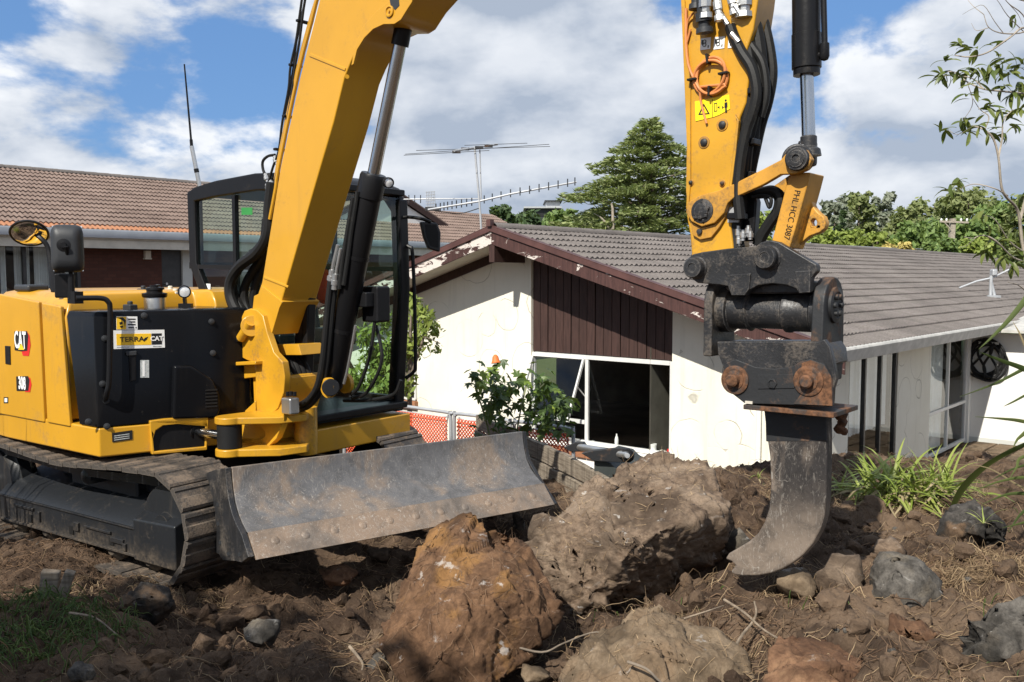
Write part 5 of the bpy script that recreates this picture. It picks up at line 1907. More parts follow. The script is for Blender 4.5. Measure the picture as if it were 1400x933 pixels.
# boom cylinder
cb0, cb1, cr1 = BP(452, 532, 0), BP(511, 238, 0), BP(551, 40, 0)
ax = (cb1 - cb0).normalized()
cylo = MB().lathe(cb0, ax, [(0, .06), (.03, .078), ((cb1 - cb0).length - .16, .078), ((cb1 - cb0).length - .155, .086), ((cb1 - cb0).length - .02, .086), ((cb1 - cb0).length, .078), ((cb1 - cb0).length, .045)], 30).build('boom_cylinder', M['black'], ex)
MB().cyl(cb1, cr1, .041, n=24).build('rod', M['chrome'], cylo)
MB().cyl(cr1 - ax * .10, cr1 + ax * .03, .055).build('rod_eye', M['black'], cylo)
MB().cyl(BP(452, 530, .13), BP(452, 530, -.16), .058, n=24).build('cylinder_pin', M['black'], cylo, bevel=.006)
for o_ in (.085, -.15):
    MB().lathe(BP(452, 530, o_), RB, [(0, .068), (.03, .068), (.034, .05), (.034, .001)], 26).build('pin_boss', M['paint_worn'], bracket)
for f_ in (.28, .62, .9):
    MB().lathe(cb0.lerp(cb1, f_), ax, [(0, .081), (.025, .081)], 30).build('clamp_band', M['black'], cylo)
work_lamp(at_depth(531, 250, 5.75), (.45, -.87, -.18), .034, ex)
MB().box(BP(514, 416, -.16), (.16, .12, .24), (FB, RB, UP)).build('valve_box', M['black'], ex, bevel=.015)
MB().box(BP(500, 410, -.08), (.12, .1, .1), (FB, RB, UP)).build('valve_bracket', M['black'], ex, bevel=.01)
for pts, r_, o_ in (([(405, 556), (420, 548), (433, 530), (440, 500), (444, 465), (448, 420), (452, 385)], .021, .13), ([(404, 562), (422, 555), (437, 536), (445, 505), (450, 465), (454, 425), (457, 392)], .021, .10),
                    ([(470, 390), (476, 350), (480, 320), (484, 295), (489, 262)], .016, .09), ([(464, 395), (468, 360), (473, 330), (478, 300), (483, 270)], .016, .10)):
    MB().tube([BP(x, y, o_) for x, y in pts], r_, 9, smooth=5).build('hydraulic_hose', M['rubber'], ex)
for pts in ([(452, 384), (456, 360), (462, 335)], [(457, 390), (461, 366), (466, 340)]):
    MB().tube([BP(x, y, .11) for x, y in pts], .012, 8).build('hydraulic_line', M['zinc'], ex)
for (x, y) in ((452, 390), (457, 396)):
    MB().lathe(BP(x, y, .115), V((.12, -.1, .95)), [(0, .022), (.03, .022), (.031, .028), (.06, .028), (.061, .02), (.1, .02)], 12).build('hose_coupling', M['zinc'], ex)
MB().box(BP(397, 555, .235), (.10, .08, .11), (FB, RB, UP)).build('hose_clamp_block', M['zinc'], bracket, bevel=.012)
for (x, y) in ((393, 540), (398, 539.5), (403, 540)):
    MB().lathe(BP(x, y, .24), UP, [(-.01, .012), (.02, .012), (.021, .001)], 8).build('bolt', M['black'], bracket)
for pts, o_ in (([(480, 540), (490, 530), (500, 505), (507, 480), (511, 450), (514, 430)], -.12), ([(482, 545), (500, 538), (516, 512), (522, 490), (520, 470), (514, 445)], -.16), ([(470, 548), (495, 548), (520, 545), (540, 538), (548, 520)], -.2)):
    MB().tube([BP(x, y, o_) for x, y in pts], .012, 8, smooth=5).build('hydraulic_hose', M['rubber'], ex)
MB().tube([BP(x, y, .05) for x, y in ((486, 445), (480, 480), (474, 510), (470, 525))], .009, 8).build('grease_line', M['zinc'], ex)
MB().lathe(BP(475, 524, -.17), RB, [(0, .07), (.03, .07), (.035, .05), (.03, .03)], 24).build('pin_washer', M['paint_worn'], ex)
# --- stick
so = [(929, -60), (931, 0), (936, 120), (939, 200), (938, 262), (937, 283), (939, 300), (943, 322), (945, 346), (945, 378), (962, 384), (985, 378), (1003, 345), (999, 310), (1002, 285), (997, 262), (1004, 205), (1012, 160), (1020, 140), (1025, 95), (1020, 70), (1030, 40), (1036, 0),
      (1045, -80), (1040, -220), (1025, -270), (1000, -300), (965, -300), (940, -230)]
SWD = .19
stick = plate(so, SWD / 2, SWD).build('stick', M['paint_worn'], ex, bevel=.010)
plate([(944, 120), (944, 250), (941, 283), (938, 262), (939, 200), (936, 120), (931, 0), (936, 0)], SWD / 2 + .008, .01).build('stick_edge_rail', M['paint_worn'], stick)
plate([(1004, 156), (1007, 165), (1001, 219), (996, 262), (999, 262), (1005, 219), (1010, 165)], SWD / 2 + .022, .024).build('stick_rib', M['paint_worn'], stick, bevel=.003)
MB().cyl(BP(1015, -265, .16), BP(1015, -265, -.16), .10, n=28).build('pin_boss', M['paint_worn'], stick)
for (u, v, r_) in ((988, 171, .020), (963, 195, .020), (945, 250, .011), (988, 251, .011), (1015, 85, .005)):
    MB().lathe(BP(u, v, SWD / 2 - .002), RB, [(0, r_ * 1.45), (.006, r_ * 1.4), (.007, r_ * 1.0), (.004, .001)], 24).build('bolt_ring', M['paint_link'], stick)
    MB().lathe(BP(u, v, SWD / 2 + .002), RB, [(0, r_ * .92), (.010, r_ * .85), (.014, r_ * .5), (.015, .001)], 20).build('bolt', M['rust_some'], stick)
SO = SWD / 2


def on_stick(pts, mat, off, name='sticker', parent=None, th=.0015):
    return MB().prism(bpl(pts, SO + off), RB * -th).build(name, mat, parent or stick)


for i, q4 in enumerate(([(958, 53), (972, 51), (971, 67), (957, 69)], [(976.5, 51), (991, 50), (990, 66), (975.5, 68)], [(996, 50), (1008, 50), (1009, 65), (995, 66)])):
    on_stick(q4, M['white_paint'], .003)
    cx, cy = sum(p[0] for p in q4) / 4, sum(p[1] for p in q4) / 4
    m_ = frame(BP(cx - 1.5, cy, SO + .0042), FB, UP)
    lettering('lettering', ['8', '8', 'B'][i], m_, .050, M['decal_black'], stick, bold=-.001)
    on_stick([(cx + 3.2, cy + 2), (cx + 4.6, cy + 2), (cx + 4.2, cy + 5.5), (cx + 2.8, cy + 5.5)], M['decal_black'], .0042, 'print_line')
    on_stick([(cx - 5.5, cy - 5), (cx - 3.5, cy - 5.2), (cx - 3.6, cy + 1), (cx - 5.6, cy + 1.2)], M['decal_black'], .0042, 'print_line')
# warning sticker: triangle and keep-away figure
on_stick([(950, 139), (997, 129.5), (998, 149), (984, 157), (976, 160), (951, 166)], M['warn_yellow'], .003)
on_stick([(973.4, 136), (974.0, 136), (974.4, 160), (973.8, 160)], M['decal_black'], .0042, 'print_line')
tri = [(954.5, 157.5), (962, 141.5), (970.5, 156.2)]
tin = [(957.2, 155.6), (962.2, 145.2), (967.6, 154.8)]
MB().prism(bpl(tri, SO + .0042), RB * -.001, [bpl(tin, SO + .0042)]).build('warning_triangle', M['decal_black'], stick)
on_stick([(961.5, 149), (963, 149), (962.6, 153.6), (961.9, 153.6)], M['decal_black'], .0042, 'print_line')
for e in (((976, 141.4), (980.3, 140.6), (980.5, 152.4), (976.2, 153)),):
    MB().prism(bpl(e, SO + .0042), RB * -.001, [bpl([(976.8, 142.3), (979.6, 141.8), (979.8, 151.4), (977, 151.9)], SO + .0042)]).build('print_outline', M['decal_black'], stick)
for (x, d) in ((983.2, -1), (987.6, 1)):
    on_stick([(x + d * 2.2, 147), (x - d * .4, 144.9), (x - d * .4, 149.2)], M['decal_black'], .0042, 'arrow')
on_stick([(990.5, 140.5), (994.4, 139.8), (994.6, 147), (993.6, 147.2), (993.7, 153.6), (991.4, 154), (991.3, 147.6), (990.4, 147.6)], M['decal_black'], .0042, 'pictogram')
MB().lathe(BP(992.3, 137.6, SO + .003), RB, [(0, .0052), (.0012, .0052)], 12).build('pictogram', M['decal_black'], stick)
# orange cable coiled on the stick
coil = []
cc = BP(971.2, 104.6, SO + .02)
for i in range(64):
    a = i / 64 * 2 * math.pi * 2.6 + 2.2
    k_ = .079 + .008 * math.sin(a * 1.3 + i * .05)
    coil.append(cc + FB * (k_ * math.cos(a)) + UP * (k_ * math.sin(a) * 1.0) + RB * (.006 * math.sin(i * .35)))
coil.append(BP(951, 120, SO + .012))
cab_ = MB().tube([BP(938, 12, SO + .012), BP(938, 60, SO + .012), BP(941, 88, SO + .012), BP(948, 106, SO + .014)] + coil[6:], .0072, 8, smooth=2).tube([BP(957, 126, SO + .02), BP(958, 138, SO + .014), BP(962, 155, SO + .012), BP(966, 169, SO + .01)], .006, 8, smooth=3)
cab_ = cab_.build('coiled_cable', M['orange_cable'], stick)
for (u, v) in ((968, 81), (989.5, 100.5), (947, 109), (970.5, 125)):
    d = (BP(u, v, SO) - BP(971.2, 104.6, SO)).normalized()
    MB().box(BP(u, v, SO + .022), (.046, .010, .034), (d, d.cross(RB).normalized(), RB)).build('cable_tie', M['rubber'], cab_, bevel=.002)
MB().tube([BP(944, 40, SO + .012), BP(938, 60, SO + .012), BP(940, 30, SO + .014), BP(948, 18, SO + .02)], .005, 6, smooth=4).build('cable', M['orange_cable'], stick)
# couplings and hoses
for (u, v, o_, sc1, m_, tilt) in ((964, 4, .16, 1.25, 'zinc', (.05, .05, -1)), (952, -8, .14, 1.2, 'mirror_back', (0, 0, -1)), (981, 8, .15, .8, 'zinc', (.12, -.1, -1)), (1000, 0, .12, .8, 'zinc', (.2, -.15, -1)), (1018, 2, .10, 1.4, 'zinc', (.0, .05, -1)), (962, 24, .15, 1.4, 'mirror_back', (.1, .05, -1))):
    MB().lathe(BP(u, v, o_), V(tilt), [(-.12, .020 * sc1), (-.02, .020 * sc1), (-.019, .026 * sc1), (.02, .026 * sc1), (.021, .019 * sc1), (.045, .019 * sc1), (.046, .027 * sc1), (.07, .029 * sc1), (.075, .012)], 8 if m_ == 'zinc' else 18).build('hose_coupling', M[m_], stick)
for (a, b) in (((984, 18), (995, 34)), ((1000, 46), (1010, 58)), ((1004, 8), (1012, 20))):
    MB().cyl(BP(a[0], a[1], .13), BP(b[0], b[1], .125), .013, n=10).build('hose_end', M['zinc'], stick)
hl = [([(1014, -10), (1016, 20), (1020, 50), (1026, 85), (1030, 115), (1022, 160), (1016, 200), (1012, 240), (1006, 280), (1004, 320), (1008, 340)], .035, .05),
      ([(998, 36), (1004, 52), (1014, 72), (1028, 95), (1034, 125), (1030, 150), (1020, 180), (1012, 220), (1009, 262), (1012, 300)], .024, .11),
      ([(1022, -10), (1030, 25), (1037, 60), (1040, 95), (1036, 130), (1028, 165), (1021, 200), (1017, 240), (1013, 290)], .030, .03),
      ([(1036, 0), (1047, 40), (1054, 75), (1056, 105), (1050, 140), (1041, 170), (1033, 205), (1026, 240), (1020, 280)], .022, -.04),
      ([(1012, 30), (1022, 55), (1032, 80), (1040, 110), (1040, 140), (1033, 165), (1030, 190)], .026, .0),
      ([(1043, 35), (1050, 50), (1050, 70), (1044, 84), (1038, 100)], .018, -.05),
      ([(1006, 12), (1013, 28), (1018, 48), (1030, 66), (1042, 85), (1047, 110), (1047, 135), (1040, 160)], .018, .06),
      ([(1018, 262), (1040, 264), (1056, 262), (1066, 270), (1064, 288), (1052, 306), (1042, 322), (1036, 336)], .026, .02),
      ([(1028, 270), (1044, 268), (1054, 272), (1052, 284), (1046, 270)], .008, .06)]
for pts, r_, o_ in hl:
    MB().tube([BP(x, y, o_) for x, y in pts], r_ * 1.06, 9, smooth=5).build('hydraulic_hose', M['rubber'], stick)
for (u, v, o_) in ((1036, 125, .06), (1026, 195, .05), (1013, 262, .08), (1008, 296, .09), (1022, 240, .02)):
    MB().box(BP(u, v, o_), (.07, .08, .03), (FB, RB, UP)).build('hose_clamp', M['black'], stick, bevel=.006)
for (u, v, l_) in ((1004, 300, .05), (1009, 318, .06), (1016, 322, .05), (1023, 316, .05), (1010, 330, .05), (1026, 322, .04)):
    MB().lathe(BP(u, v, .07), UP, [(-l_ / 2, .010), (-l_ / 4, .010), (-l_ / 4 + .001, .015), (l_ / 4, .015), (l_ / 4 + .001, .010), (l_ / 2, .010)], 8).build('hose_end', M['zinc'], stick)
MB().box(BP(1003, 294, .088), (.05, .02, .07), (FB, RB, UP)).build('label_plate', M['galv'], stick)
plate([(1008, 268), (1030, 262), (1034, 276), (1030, 330), (1012, 330), (1006, 300)], .02, .06).build('manifold', M['black'], stick, bevel=.01)

# bucket cylinder
k0, k1 = BP(1100, -330, 0), BP(1102.8, 103, 0)
ka = (k1 - k0).normalized()
kl = (k1 - k0).length
cyl2 = MB().lathe(k0, ka, [(0, .05), (.05, .061), (kl - .18, .061), (kl - .178, .064), (kl - .03, .064), (kl - .026, .058), (kl, .058), (kl, .03)], 32).build('bucket_cylinder', M['black'], ex)
for z_ in (.62, .69):
    MB().lathe(k0 + ka * (kl * z_), ka, [(0, .0618), (.004, .0625), (.008, .0618)], 32).build('weld_ring', M['black'], cyl2)
MB().cyl(k1, BP(1106, 205, 0), .030, n=24).build('rod', M['chrome'], cyl2)
MB().lathe(BP(1105.5, 186, 0), ka, [(0, .031), (.004, .036), (.05, .036), (.06, .05), (.09, .055)], 20).build('rod_eye', M['hitch'], cyl2)
MB().tube([BP(1124, -60, .01), BP(1126, 0, .01), BP(1127.5, 60, .01)], .013, 10).build('hydraulic_line', M['black'], cyl2)
MB().lathe(BP(1127.5, 58, .01), -UP, [(0, .012), (.005, .02), (.06, .022), (.075, .016), (.08, .004)], 14).build('hose_elbow', M['black'], cyl2)
MB().cyl(BP(1128, 72, .01), BP(1117, 77, .01), .013, n=10).build('hose_elbow', M['black'], cyl2)

# links
lo_ = [(955, 268), (985, 259.5), (1003, 251.5), (1044, 231), (1067, 219), (1077, 207), (1089, 201), (1102, 205), (1110, 218), (1104, 232), (1088, 238), (1067, 239), (1044, 252.5), (1003, 271), (995, 278), (990, 291), (977, 305), (959, 310), (945, 303), (937.5, 291), (940, 277)]
link = plate(lo_, .132, .034).build('link_arm', M['paint_link'], ex, bevel=.005)
plate(lo_, -.098, .034).build('link_arm', M['paint_link'], ex, bevel=.005)
MB().lathe(BP(960.5, 289, .128), RB, [(0, .06), (.008, .055), (.012, .036), (.020, .034), (.022, .02), (.022, .001)], 24).build('greasy_pin', M['hitch'], link)
rg = random.Random(4)
mb = MB()
for i in range(26):
    c = BP(960.5 + rg.gauss(0, 5), 290 + rg.gauss(0, 6), .134 + rg.uniform(0, .012))
    mb.box(c, (rg.uniform(.008, .022), rg.uniform(.008, .014), rg.uniform(.008, .022)), (FB, RB, UP))
mb.build('grease', M['hitch'], link, bevel=.003, kind='stuff')
plate([(944, 303), (959, 312), (977, 307), (990, 291), (992, 296), (984, 310), (972, 325), (957, 328), (947, 322)], .112, .014).build('stop_plate', M['paint_link'], ex, bevel=.003)
MB().lathe(BP(957, 317, .112), RB, [(0, .014), (.012, .013), (.014, .001)], 12).build('bolt', M['mirror_back'], ex)
pl_ = plate([(1078, 240), (1084, 236), (1108, 236), (1103, 256), (1095, 285), (1086, 318), (1079, 340), (1058, 338), (1055, 330), (1062, 303), (1070, 272)], .085, .17).build('push_link', M['paint_link'], ex, bevel=.006)
plate([(1100, 262), (1106, 268), (1113, 284), (1119, 291), (1126, 296), (1129, 305), (1127, 313), (1121, 318), (1107, 323), (1090, 337), (1080, 341), (1084, 325)], -.015, .05, [[(1108, 303), (1111, 299), (1115, 300), (1117, 305), (1115, 310), (1110, 310)]]).build('lifting_eye', M['paint_link'], pl_, bevel=.006)
MB().prism(bpl([(1046, 263), (1079, 240), (1076, 262), (1058, 268)], -.06), RB * -.03).build('far_link_plate', M['paint_link'], pl_)
MB().cyl(BP(1090, 217.5, .155), BP(1090, 217.5, -.19), .052, n=28).build('link_pin', M['rust_some'], pl_, bevel=.008)
MB().lathe(BP(1090, 217.5, .15), RB, [(0, .048), (.012, .048), (.013, .036), (.018, .036), (.019, .018), (.012, .016), (.012, .001)], 28).build('pin_collar', M['hitch'], pl_)
MB().cyl(BP(1090, 217.5, .095), BP(1090, 217.5, -.09), .066, n=28).build('link_knuckle', M['hitch'], pl_, bevel=.01)
MB().cyl(BP(1095, 217, -.09), BP(1095, 217, -.26), .066, n=22).box(BP(1104, 210, -.20), (.07, .09, .12), (FB, RB, UP)).build('link_knuckle', M['rust_some'], pl_, bevel=.015)
# paint pen on the link
d_ = (BP(1079, 318, .085) - BP(1090, 270, .085)).normalized()
lettering('lettering', 'PHL HCC 3087', frame(BP(1082.6, 294, .0865), d_, RB.cross(d_)), .040, M['decal_black'], pl_, bold=-.0004, sx=.86)

# --- tilting hitch
cp = [(938, 366), (940, 353.5), (947, 348), (959, 345), (995, 340), (1033, 337), (1040, 331.5), (1052, 328.5), (1064, 331), (1079, 340), (1116.5, 362), (1117, 371), (1109, 380), (1107, 400), (1092.5, 402), (1088, 395.5), (1076, 390.5), (1055, 388), (1037, 390.5), (1025, 396.5), (1019, 404.5), (999.5, 404.5), (995, 392), (984.5, 390), (953, 387), (942.5, 379)]
hitch = plate(cp, .150, .045).build('quick_hitch', M['hitch'], ex, bevel=.006)
plate(cp, -.105, .045).build('hitch_plate', M['hitch'], hitch, bevel=.006)
plate([(997, 376), (1026, 374), (1024, 395), (1018, 404), (1000, 404)], .158, .012).build('hitch_pad', M['hitch'], hitch, bevel=.003)
plate([(1087, 371), (1108, 370), (1107, 400), (1093, 401)], .158, .012).build('hitch_pad', M['hitch'], hitch, bevel=.003)
plate([(990, 392), (1106, 384), (1106, 398), (1100, 402), (1010, 402), (994, 398)], .10, .20).build('hitch_bridge', M['hitch'], hitch, bevel=.01)
for (u, v, r_) in ((953, 366.5, .048), (1051, 352.5, .052)):
    pin = MB().lathe(BP(u, v, .148), RB, [(0, r_ * 1.12), (.008, r_ * 1.12), (.014, r_), (.045, r_), (.052, r_ * .9), (.052, r_ * .45), (.047, r_ * .4), (.047, .001)], 30).build('hitch_pin', M['hitch'], hitch)
    MB().cyl(BP(u, v, .10), BP(u, v, -.18), r_ * .9, n=24).build('hitch_pin', M['hitch'], hitch)
# rotary actuator between two flanges
t0, t1 = BP(986, 424, 0), BP(1124, 420, 0)
axx = (t1 - t0)
axx.z = 0
tl_ = axx.length
axx.normalize()
MB().lathe(t0, axx, [(0, .085), (.005, .105), (.06, .105), (.065, .088), (tl_ * .30, .088), (tl_ * .32, .096), (tl_ * .34, .082), (tl_ * .66, .082), (tl_ * .68, .096), (tl_ * .72, .096), (tl_ * .74, .09), (tl_ * .93, .09), (tl_ * .95, .10), (tl_, .10)], 36).build('tilt_actuator', M['hitch'], hitch)
zd = t1.z


def across(o, p, z):
    q_ = p - RB * -o
    return V((q_.x, q_.y, z))


def cross_plate(p, th, pts, name, mat, parent):
    """a plate square to the arm: pts are (across, height) pairs"""
    return MB().prism([across(a, V((p.x, p.y, 0)), z) for a, z in pts], FB * th).build(name, mat, parent, bevel=.008)


ring = [(.125 * math.cos(math.pi * i / 12), zd + .01 + .125 * math.sin(math.pi * i / 12)) for i in range(13)]
arm_ = cross_plate(t1 - axx * .0, .055, ring + [(-.13, zd - .1), (-.135, zd - .22), (-.12, zd - .33), (.12, zd - .33), (.135, zd - .22), (.13, zd - .1)], 'hitch_end_arm', M['rust_some'], hitch)
cross_plate(t0 - axx * .03, .045, ring + [(-.125, zd - .24), (.125, zd - .24)], 'hitch_end_arm', M['hitch'], hitch)
c_ = t1 + axx * .055
cap_ = MB().lathe(V((c_.x, c_.y, zd + .01)), axx, [(0, .08), (.012, .08), (.016, .06), (.012, .055), (.012, .001)], 30).build('end_cap', M['rust_some'], hitch)
for i in range(6):
    a = i / 6 * 2 * math.pi
    MB().lathe(V((c_.x, c_.y, zd + .01)) + RB * (.042 * math.cos(a)) + UP * (.042 * math.sin(a)), axx, [(.008, .013), (.024, .013), (.026, .008), (.026, .001)], 10).build('bolt', M['rust_some'], cap_)
# lower jaws
lj = [(980, 467), (1118, 467), (1127, 464), (1134.6, 474.6), (1140.6, 500), (1143.6, 518), (1139, 532), (1137.6, 556), (1017.5, 551), (992, 530), (986.6, 512), (987.5, 500), (981, 483.5)]
jaw = plate(lj, .15, .035).build('hitch_jaw', M['hitch'], hitch, bevel=.006)
plate(lj, -.115, .035).build('hitch_jaw', M['hitch'], hitch, bevel=.006)
plate([(982, 468), (1126, 468), (1134, 480), (1136, 500), (990, 500), (984, 486)], .112, .22).build('jaw_block', M['hitch'], hitch, bevel=.008)
# ripper head: rusted ears with two pins, base plate
re_ = [(987.5, 512), (992, 497), (1005.5, 491.5), (1020, 497), (1032.5, 502), (1058, 504.5), (1082, 502), (1094, 494.6), (1107.5, 491.5), (1127, 498.5), (1136.7, 515), (1138.5, 556), (1018, 552), (1000, 538), (990, 528)]
head = plate(re_, .170, .018).build('ripper_head', M['rust_some'], ex, bevel=.004)
plate(re_, -.152, .018).build('ripper_head_plate', M['rust_some'], head, bevel=.004)
plate([(1096, 497), (1108, 492.5), (1126, 499), (1136, 515), (1137.8, 555), (1085, 552.5), (1096, 538)], .1735, .004).build('rust_patch', M['rust'], head)
plate([(1035, 513), (1085, 512), (1086, 531), (1036, 532)], .174, .004).build('raised_plate', M['rust_some'], head, bevel=.001)
lettering('emblem', '◇', frame(BP(1060, 522, .1755), FB, UP), .05, M['rust_some'], head) if False else None
MB().lathe(BP(1056, 524, .172), RB, [(0, .024), (.008, .024), (.009, .015), (.004, .014), (.004, .001)], 6).build('cast_emblem', M['rust_some'], head)
for (u, v, m_) in ((1005.5, 519.6, 'rust_some'), (1106, 521, 'rust')):
    MB().lathe(BP(u, v, .169), RB, [(0, .066), (.010, .066), (.014, .056), (.012, .045), (.016, .044), (.018, .03), (.042, .029), (.048, .022), (.048, .001)], 32).build('pin_boss', M['rust'] if m_ == 'rust' else M['rust'], head)
    MB().cyl(BP(u, v, .10), BP(u, v, -.19), .035, n=20).build('head_pin', M['rust'], head)
bp0, bp1 = BP(1016, 556, .175), BP(1140, 562, .175)
bz = (bp0.z + bp1.z) / 2
loop_ = [V((p.x, p.y, bz)) for p in (bp0, bp1, bp1 - RB * .31, bp0 - RB * .31)]
MB().prism(loop_, UP * -.022).build('base_plate', M['rust'], head, bevel=.003)
mb = MB()
for (u, v, o_, r_) in ((1150, 567, -.10, .03), (1152, 577, -.10, .022), (1148, 586, -.10, .025), (1154, 590, -.10, .018)):
    mb.lathe(BP(u, v, o_), V((.2, -.5, .8)), [(-r_, r_ * .4), (-r_ * .5, r_), (r_ * .5, r_ * .9), (r_, r_ * .3)], 10)
mb.tube([BP(1150, 556, -.10), BP(1151, 575, -.10), BP(1149, 590, -.10)], .014, 8).build('pin_keeper', M['rust'], head)
MB().box(BP(1024, 550.5, .176), (.035, .008, .012), (FB, RB, UP)).build('splinter', M['soffit'], head)
# shank
sh = [(1043.6, 560), (1130, 560), (1131, 624), (1129.6, 680), (1127, 706), (1122, 724), (1112, 743), (1098, 759.5), (1083, 771), (1068, 779.5), (1052, 785), (1036, 787.8), (1016, 788), (1003, 786.5), (998.5, 782), (1005, 773.5), (1000, 768), (991, 765), (996, 757), (1010, 749), (1024, 740.5), (1036, 729.5), (1045, 714), (1051, 694), (1053.5, 660), (1052, 625), (1047, 590)]
shank = plate(sh, .036, .072).build('ripper_shank', M['shank'], ex, bevel=.010, angle=30)
plate([(1046, 562), (1129, 562), (1130, 604), (1047, 604)], .0375, .075).build('shank_collar', M['rust_some'], shank, bevel=.004)
tip_ = [(1034, 733), (1024, 740.5), (1010, 749), (996, 757), (991, 765), (1000, 768), (1005, 773.5), (998.5, 782), (1003, 786.5), (1016, 788), (1036, 787.8), (1050, 785), (1052, 770), (1046, 750)]
# ------------------------------------------------------------------ rocks
def rough_rock(pts, seed, edge=.03, amp=.05, soft=0, fine=1.0, sub=5):
    """hull of the given points, broken up by noise"""
    bm = bmesh.new()
    for p in pts:
        bm.verts.new(p)
    r = bmesh.ops.convex_hull(bm, input=bm.verts)
    junk = [g for g in set(r['geom_interior']) | set(r['geom_unused']) if isinstance(g, bmesh.types.BMVert) and g.is_valid]
    bmesh.ops.delete(bm, geom=junk, context='VERTS')
    for k in range(8):
        long_ = [e for e in bm.edges if e.calc_length() > edge * (2.2 if k < 3 else 1.25)]
        if not long_:
            break
        bmesh.ops.subdivide_edges(bm, edges=long_, cuts=1)
        bmesh.ops.triangulate(bm, faces=bm.faces)
        if k == 2 and soft:
            bmesh.ops.smooth_vert(bm, verts=bm.verts, factor=.25, use_axis_x=True, use_axis_y=True, use_axis_z=True)
    for _ in range(soft):
        bmesh.ops.smooth_vert(bm, verts=bm.verts, factor=.5, use_axis_x=True, use_axis_y=True, use_axis_z=True)
    bm.normal_update()
    o = V((seed * 3.17, seed * 1.31, seed * 2.23))
    new = []
    for v in bm.verts:
        p = v.co
        q = p + o
        d = amp * (noise.fractal(q * 2.2, 1.0, 2.1, 3) * .9)
        for (fq, st) in ((1.7, 1.9), (3.8, 1.15), (9.0, .42)):
            dist_, pts_ = noise.voronoi(q * fq)
            rv = noise.cell_vector(pts_[0] * 57.0)
            d += amp * st * max(-1, min(1, rv.dot(q * fq - pts_[0]) * 1.1))
        d += amp * .55 * fine * (noise.ridged_multi_fractal(q * 7, 1.0, 2.1, 4, 1.0, 2.0) - 1.1) * .16
        d += amp * .22 * fine * noise.fractal(q * 24, .9, 2.1, 3) + amp * .12 * fine * noise.noise(q * 70)
        new.append(p + v.normal * d)
    for v, p in zip(bm.verts, new):
        v.co = p
    bmesh.ops.recalc_face_normals(bm, faces=bm.faces)
    vs = [v.co.copy() for v in bm.verts]
    bm.verts.index_update()
    fs = [tuple(v.index for v in f.verts) for f in bm.faces]
    bm.free()
    mb = MB()
    mb.v, mb.f, mb.m = [tuple(v) for v in vs], fs, [0] * len(fs)
    return mb


def ground_y(u, v):
    """how far away the soil lies at a pixel"""
    y = 4.0
    for _ in range(12):
        p = at_depth(u, v, y)
        z = float(gbase(np.array([p.x]), np.array([y]))[0])
        y = .5 * y + .5 * on_z(u, v, z).y
    return y


def rock(name, label, pts, mat, seed, group=None, cat='rock', **kw):
    P = [p if isinstance(p, Vector) else at_depth(*p) for p in pts]
    c = sum(P, V()) / len(P)
    lo = min(p.z for p in P)
    return solid(name, rough_rock(P, seed, **kw), M[mat], label, cat, (c.x, c.y, lo), group, recalc=False, angle=0)


def lump(u, v, Y, w, h, d, seed, tilt=0.0, n=15, sink=.25):
    """points of an angular boulder about w by h pixels, d deep for its width, centred on a pixel"""
    rg = random.Random(seed)
    Y = ground_y(u, v + h * .40)
    Y += w / FPX * Y * .32 * d
    c = at_depth(u, v, Y)
    s = Y / FPX
    out = []
    for i in range(n):
        z = 1 - 2 * (i + .5) / n
        a = i * 2.39996 + rg.uniform(-.3, .3)
        r = math.sqrt(max(0, 1 - z * z))
        k = rg.uniform(.74, 1.16)
        x, y = math.cos(a) * r * k, math.sin(a) * r * k
        zz = z * k
        x, zz = x * math.cos(tilt) - zz * math.sin(tilt) * h / max(w, 1), zz * math.cos(tilt) + x * math.sin(tilt) * w / max(h, 1) * .3
        out.append(c + V((x * w / 2 * s, y * w / 2 * s * d, zz * h / 2 * s)))
    return out


GR = 'rocks turned up by the digging'
rock('boulder', 'largest boulder, grey brown with a pale ledge, lying against the ripper',
     [(738, 762, 4.75), (744, 728, 4.85), (766, 698, 5.0), (782, 681, 5.1), (797, 670, 5.2), (828, 657, 5.3), (857, 634, 5.45), (901, 629, 5.5), (942, 632, 5.45), (964, 641, 5.35), (984, 666, 5.15), (1000, 692, 4.9), (998, 716, 4.85),
      (927, 716, 4.55), (871, 742, 4.45), (845, 778, 4.45), (834, 815, 4.5), (985, 760, 5.1), (965, 800, 5.3), (871, 815, 4.9), (818, 838, 4.6), (762, 858, 4.55), (752, 812, 4.6), (800, 730, 4.75), (870, 690, 4.85), (900, 870, 5.4), (800, 850, 5.2), (960, 700, 5.6), (790, 750, 5.5)],
     'rock_brown', 3, GR, 'boulder', edge=.014, amp=.042, soft=0)
rock('boulder', 'rust brown boulder with white flecks, tilted in front of the blade',
     [(589, 745, 4.15), (600, 735, 4.2), (626, 738, 4.1), (649, 723, 4.2), (675, 716, 4.25), (693, 723, 4.25), (712, 745, 4.15), (738, 778, 4.05), (766, 824, 3.9), (762, 850, 3.85), (738, 874, 3.75), (719, 882, 3.7), (686, 924, 3.6), (670, 950, 3.55), (574, 786, 3.95), (548, 823, 3.85),
      (519, 856, 3.75), (523, 886, 3.65), (545, 925, 3.55), (560, 965, 3.5), (620, 830, 3.65), (690, 800, 3.75), (600, 900, 3.5), (740, 820, 4.3), (640, 880, 4.2), (560, 880, 4.1)],
     'rock_orange', 8, GR, 'boulder', edge=.0115, amp=.027, soft=0)
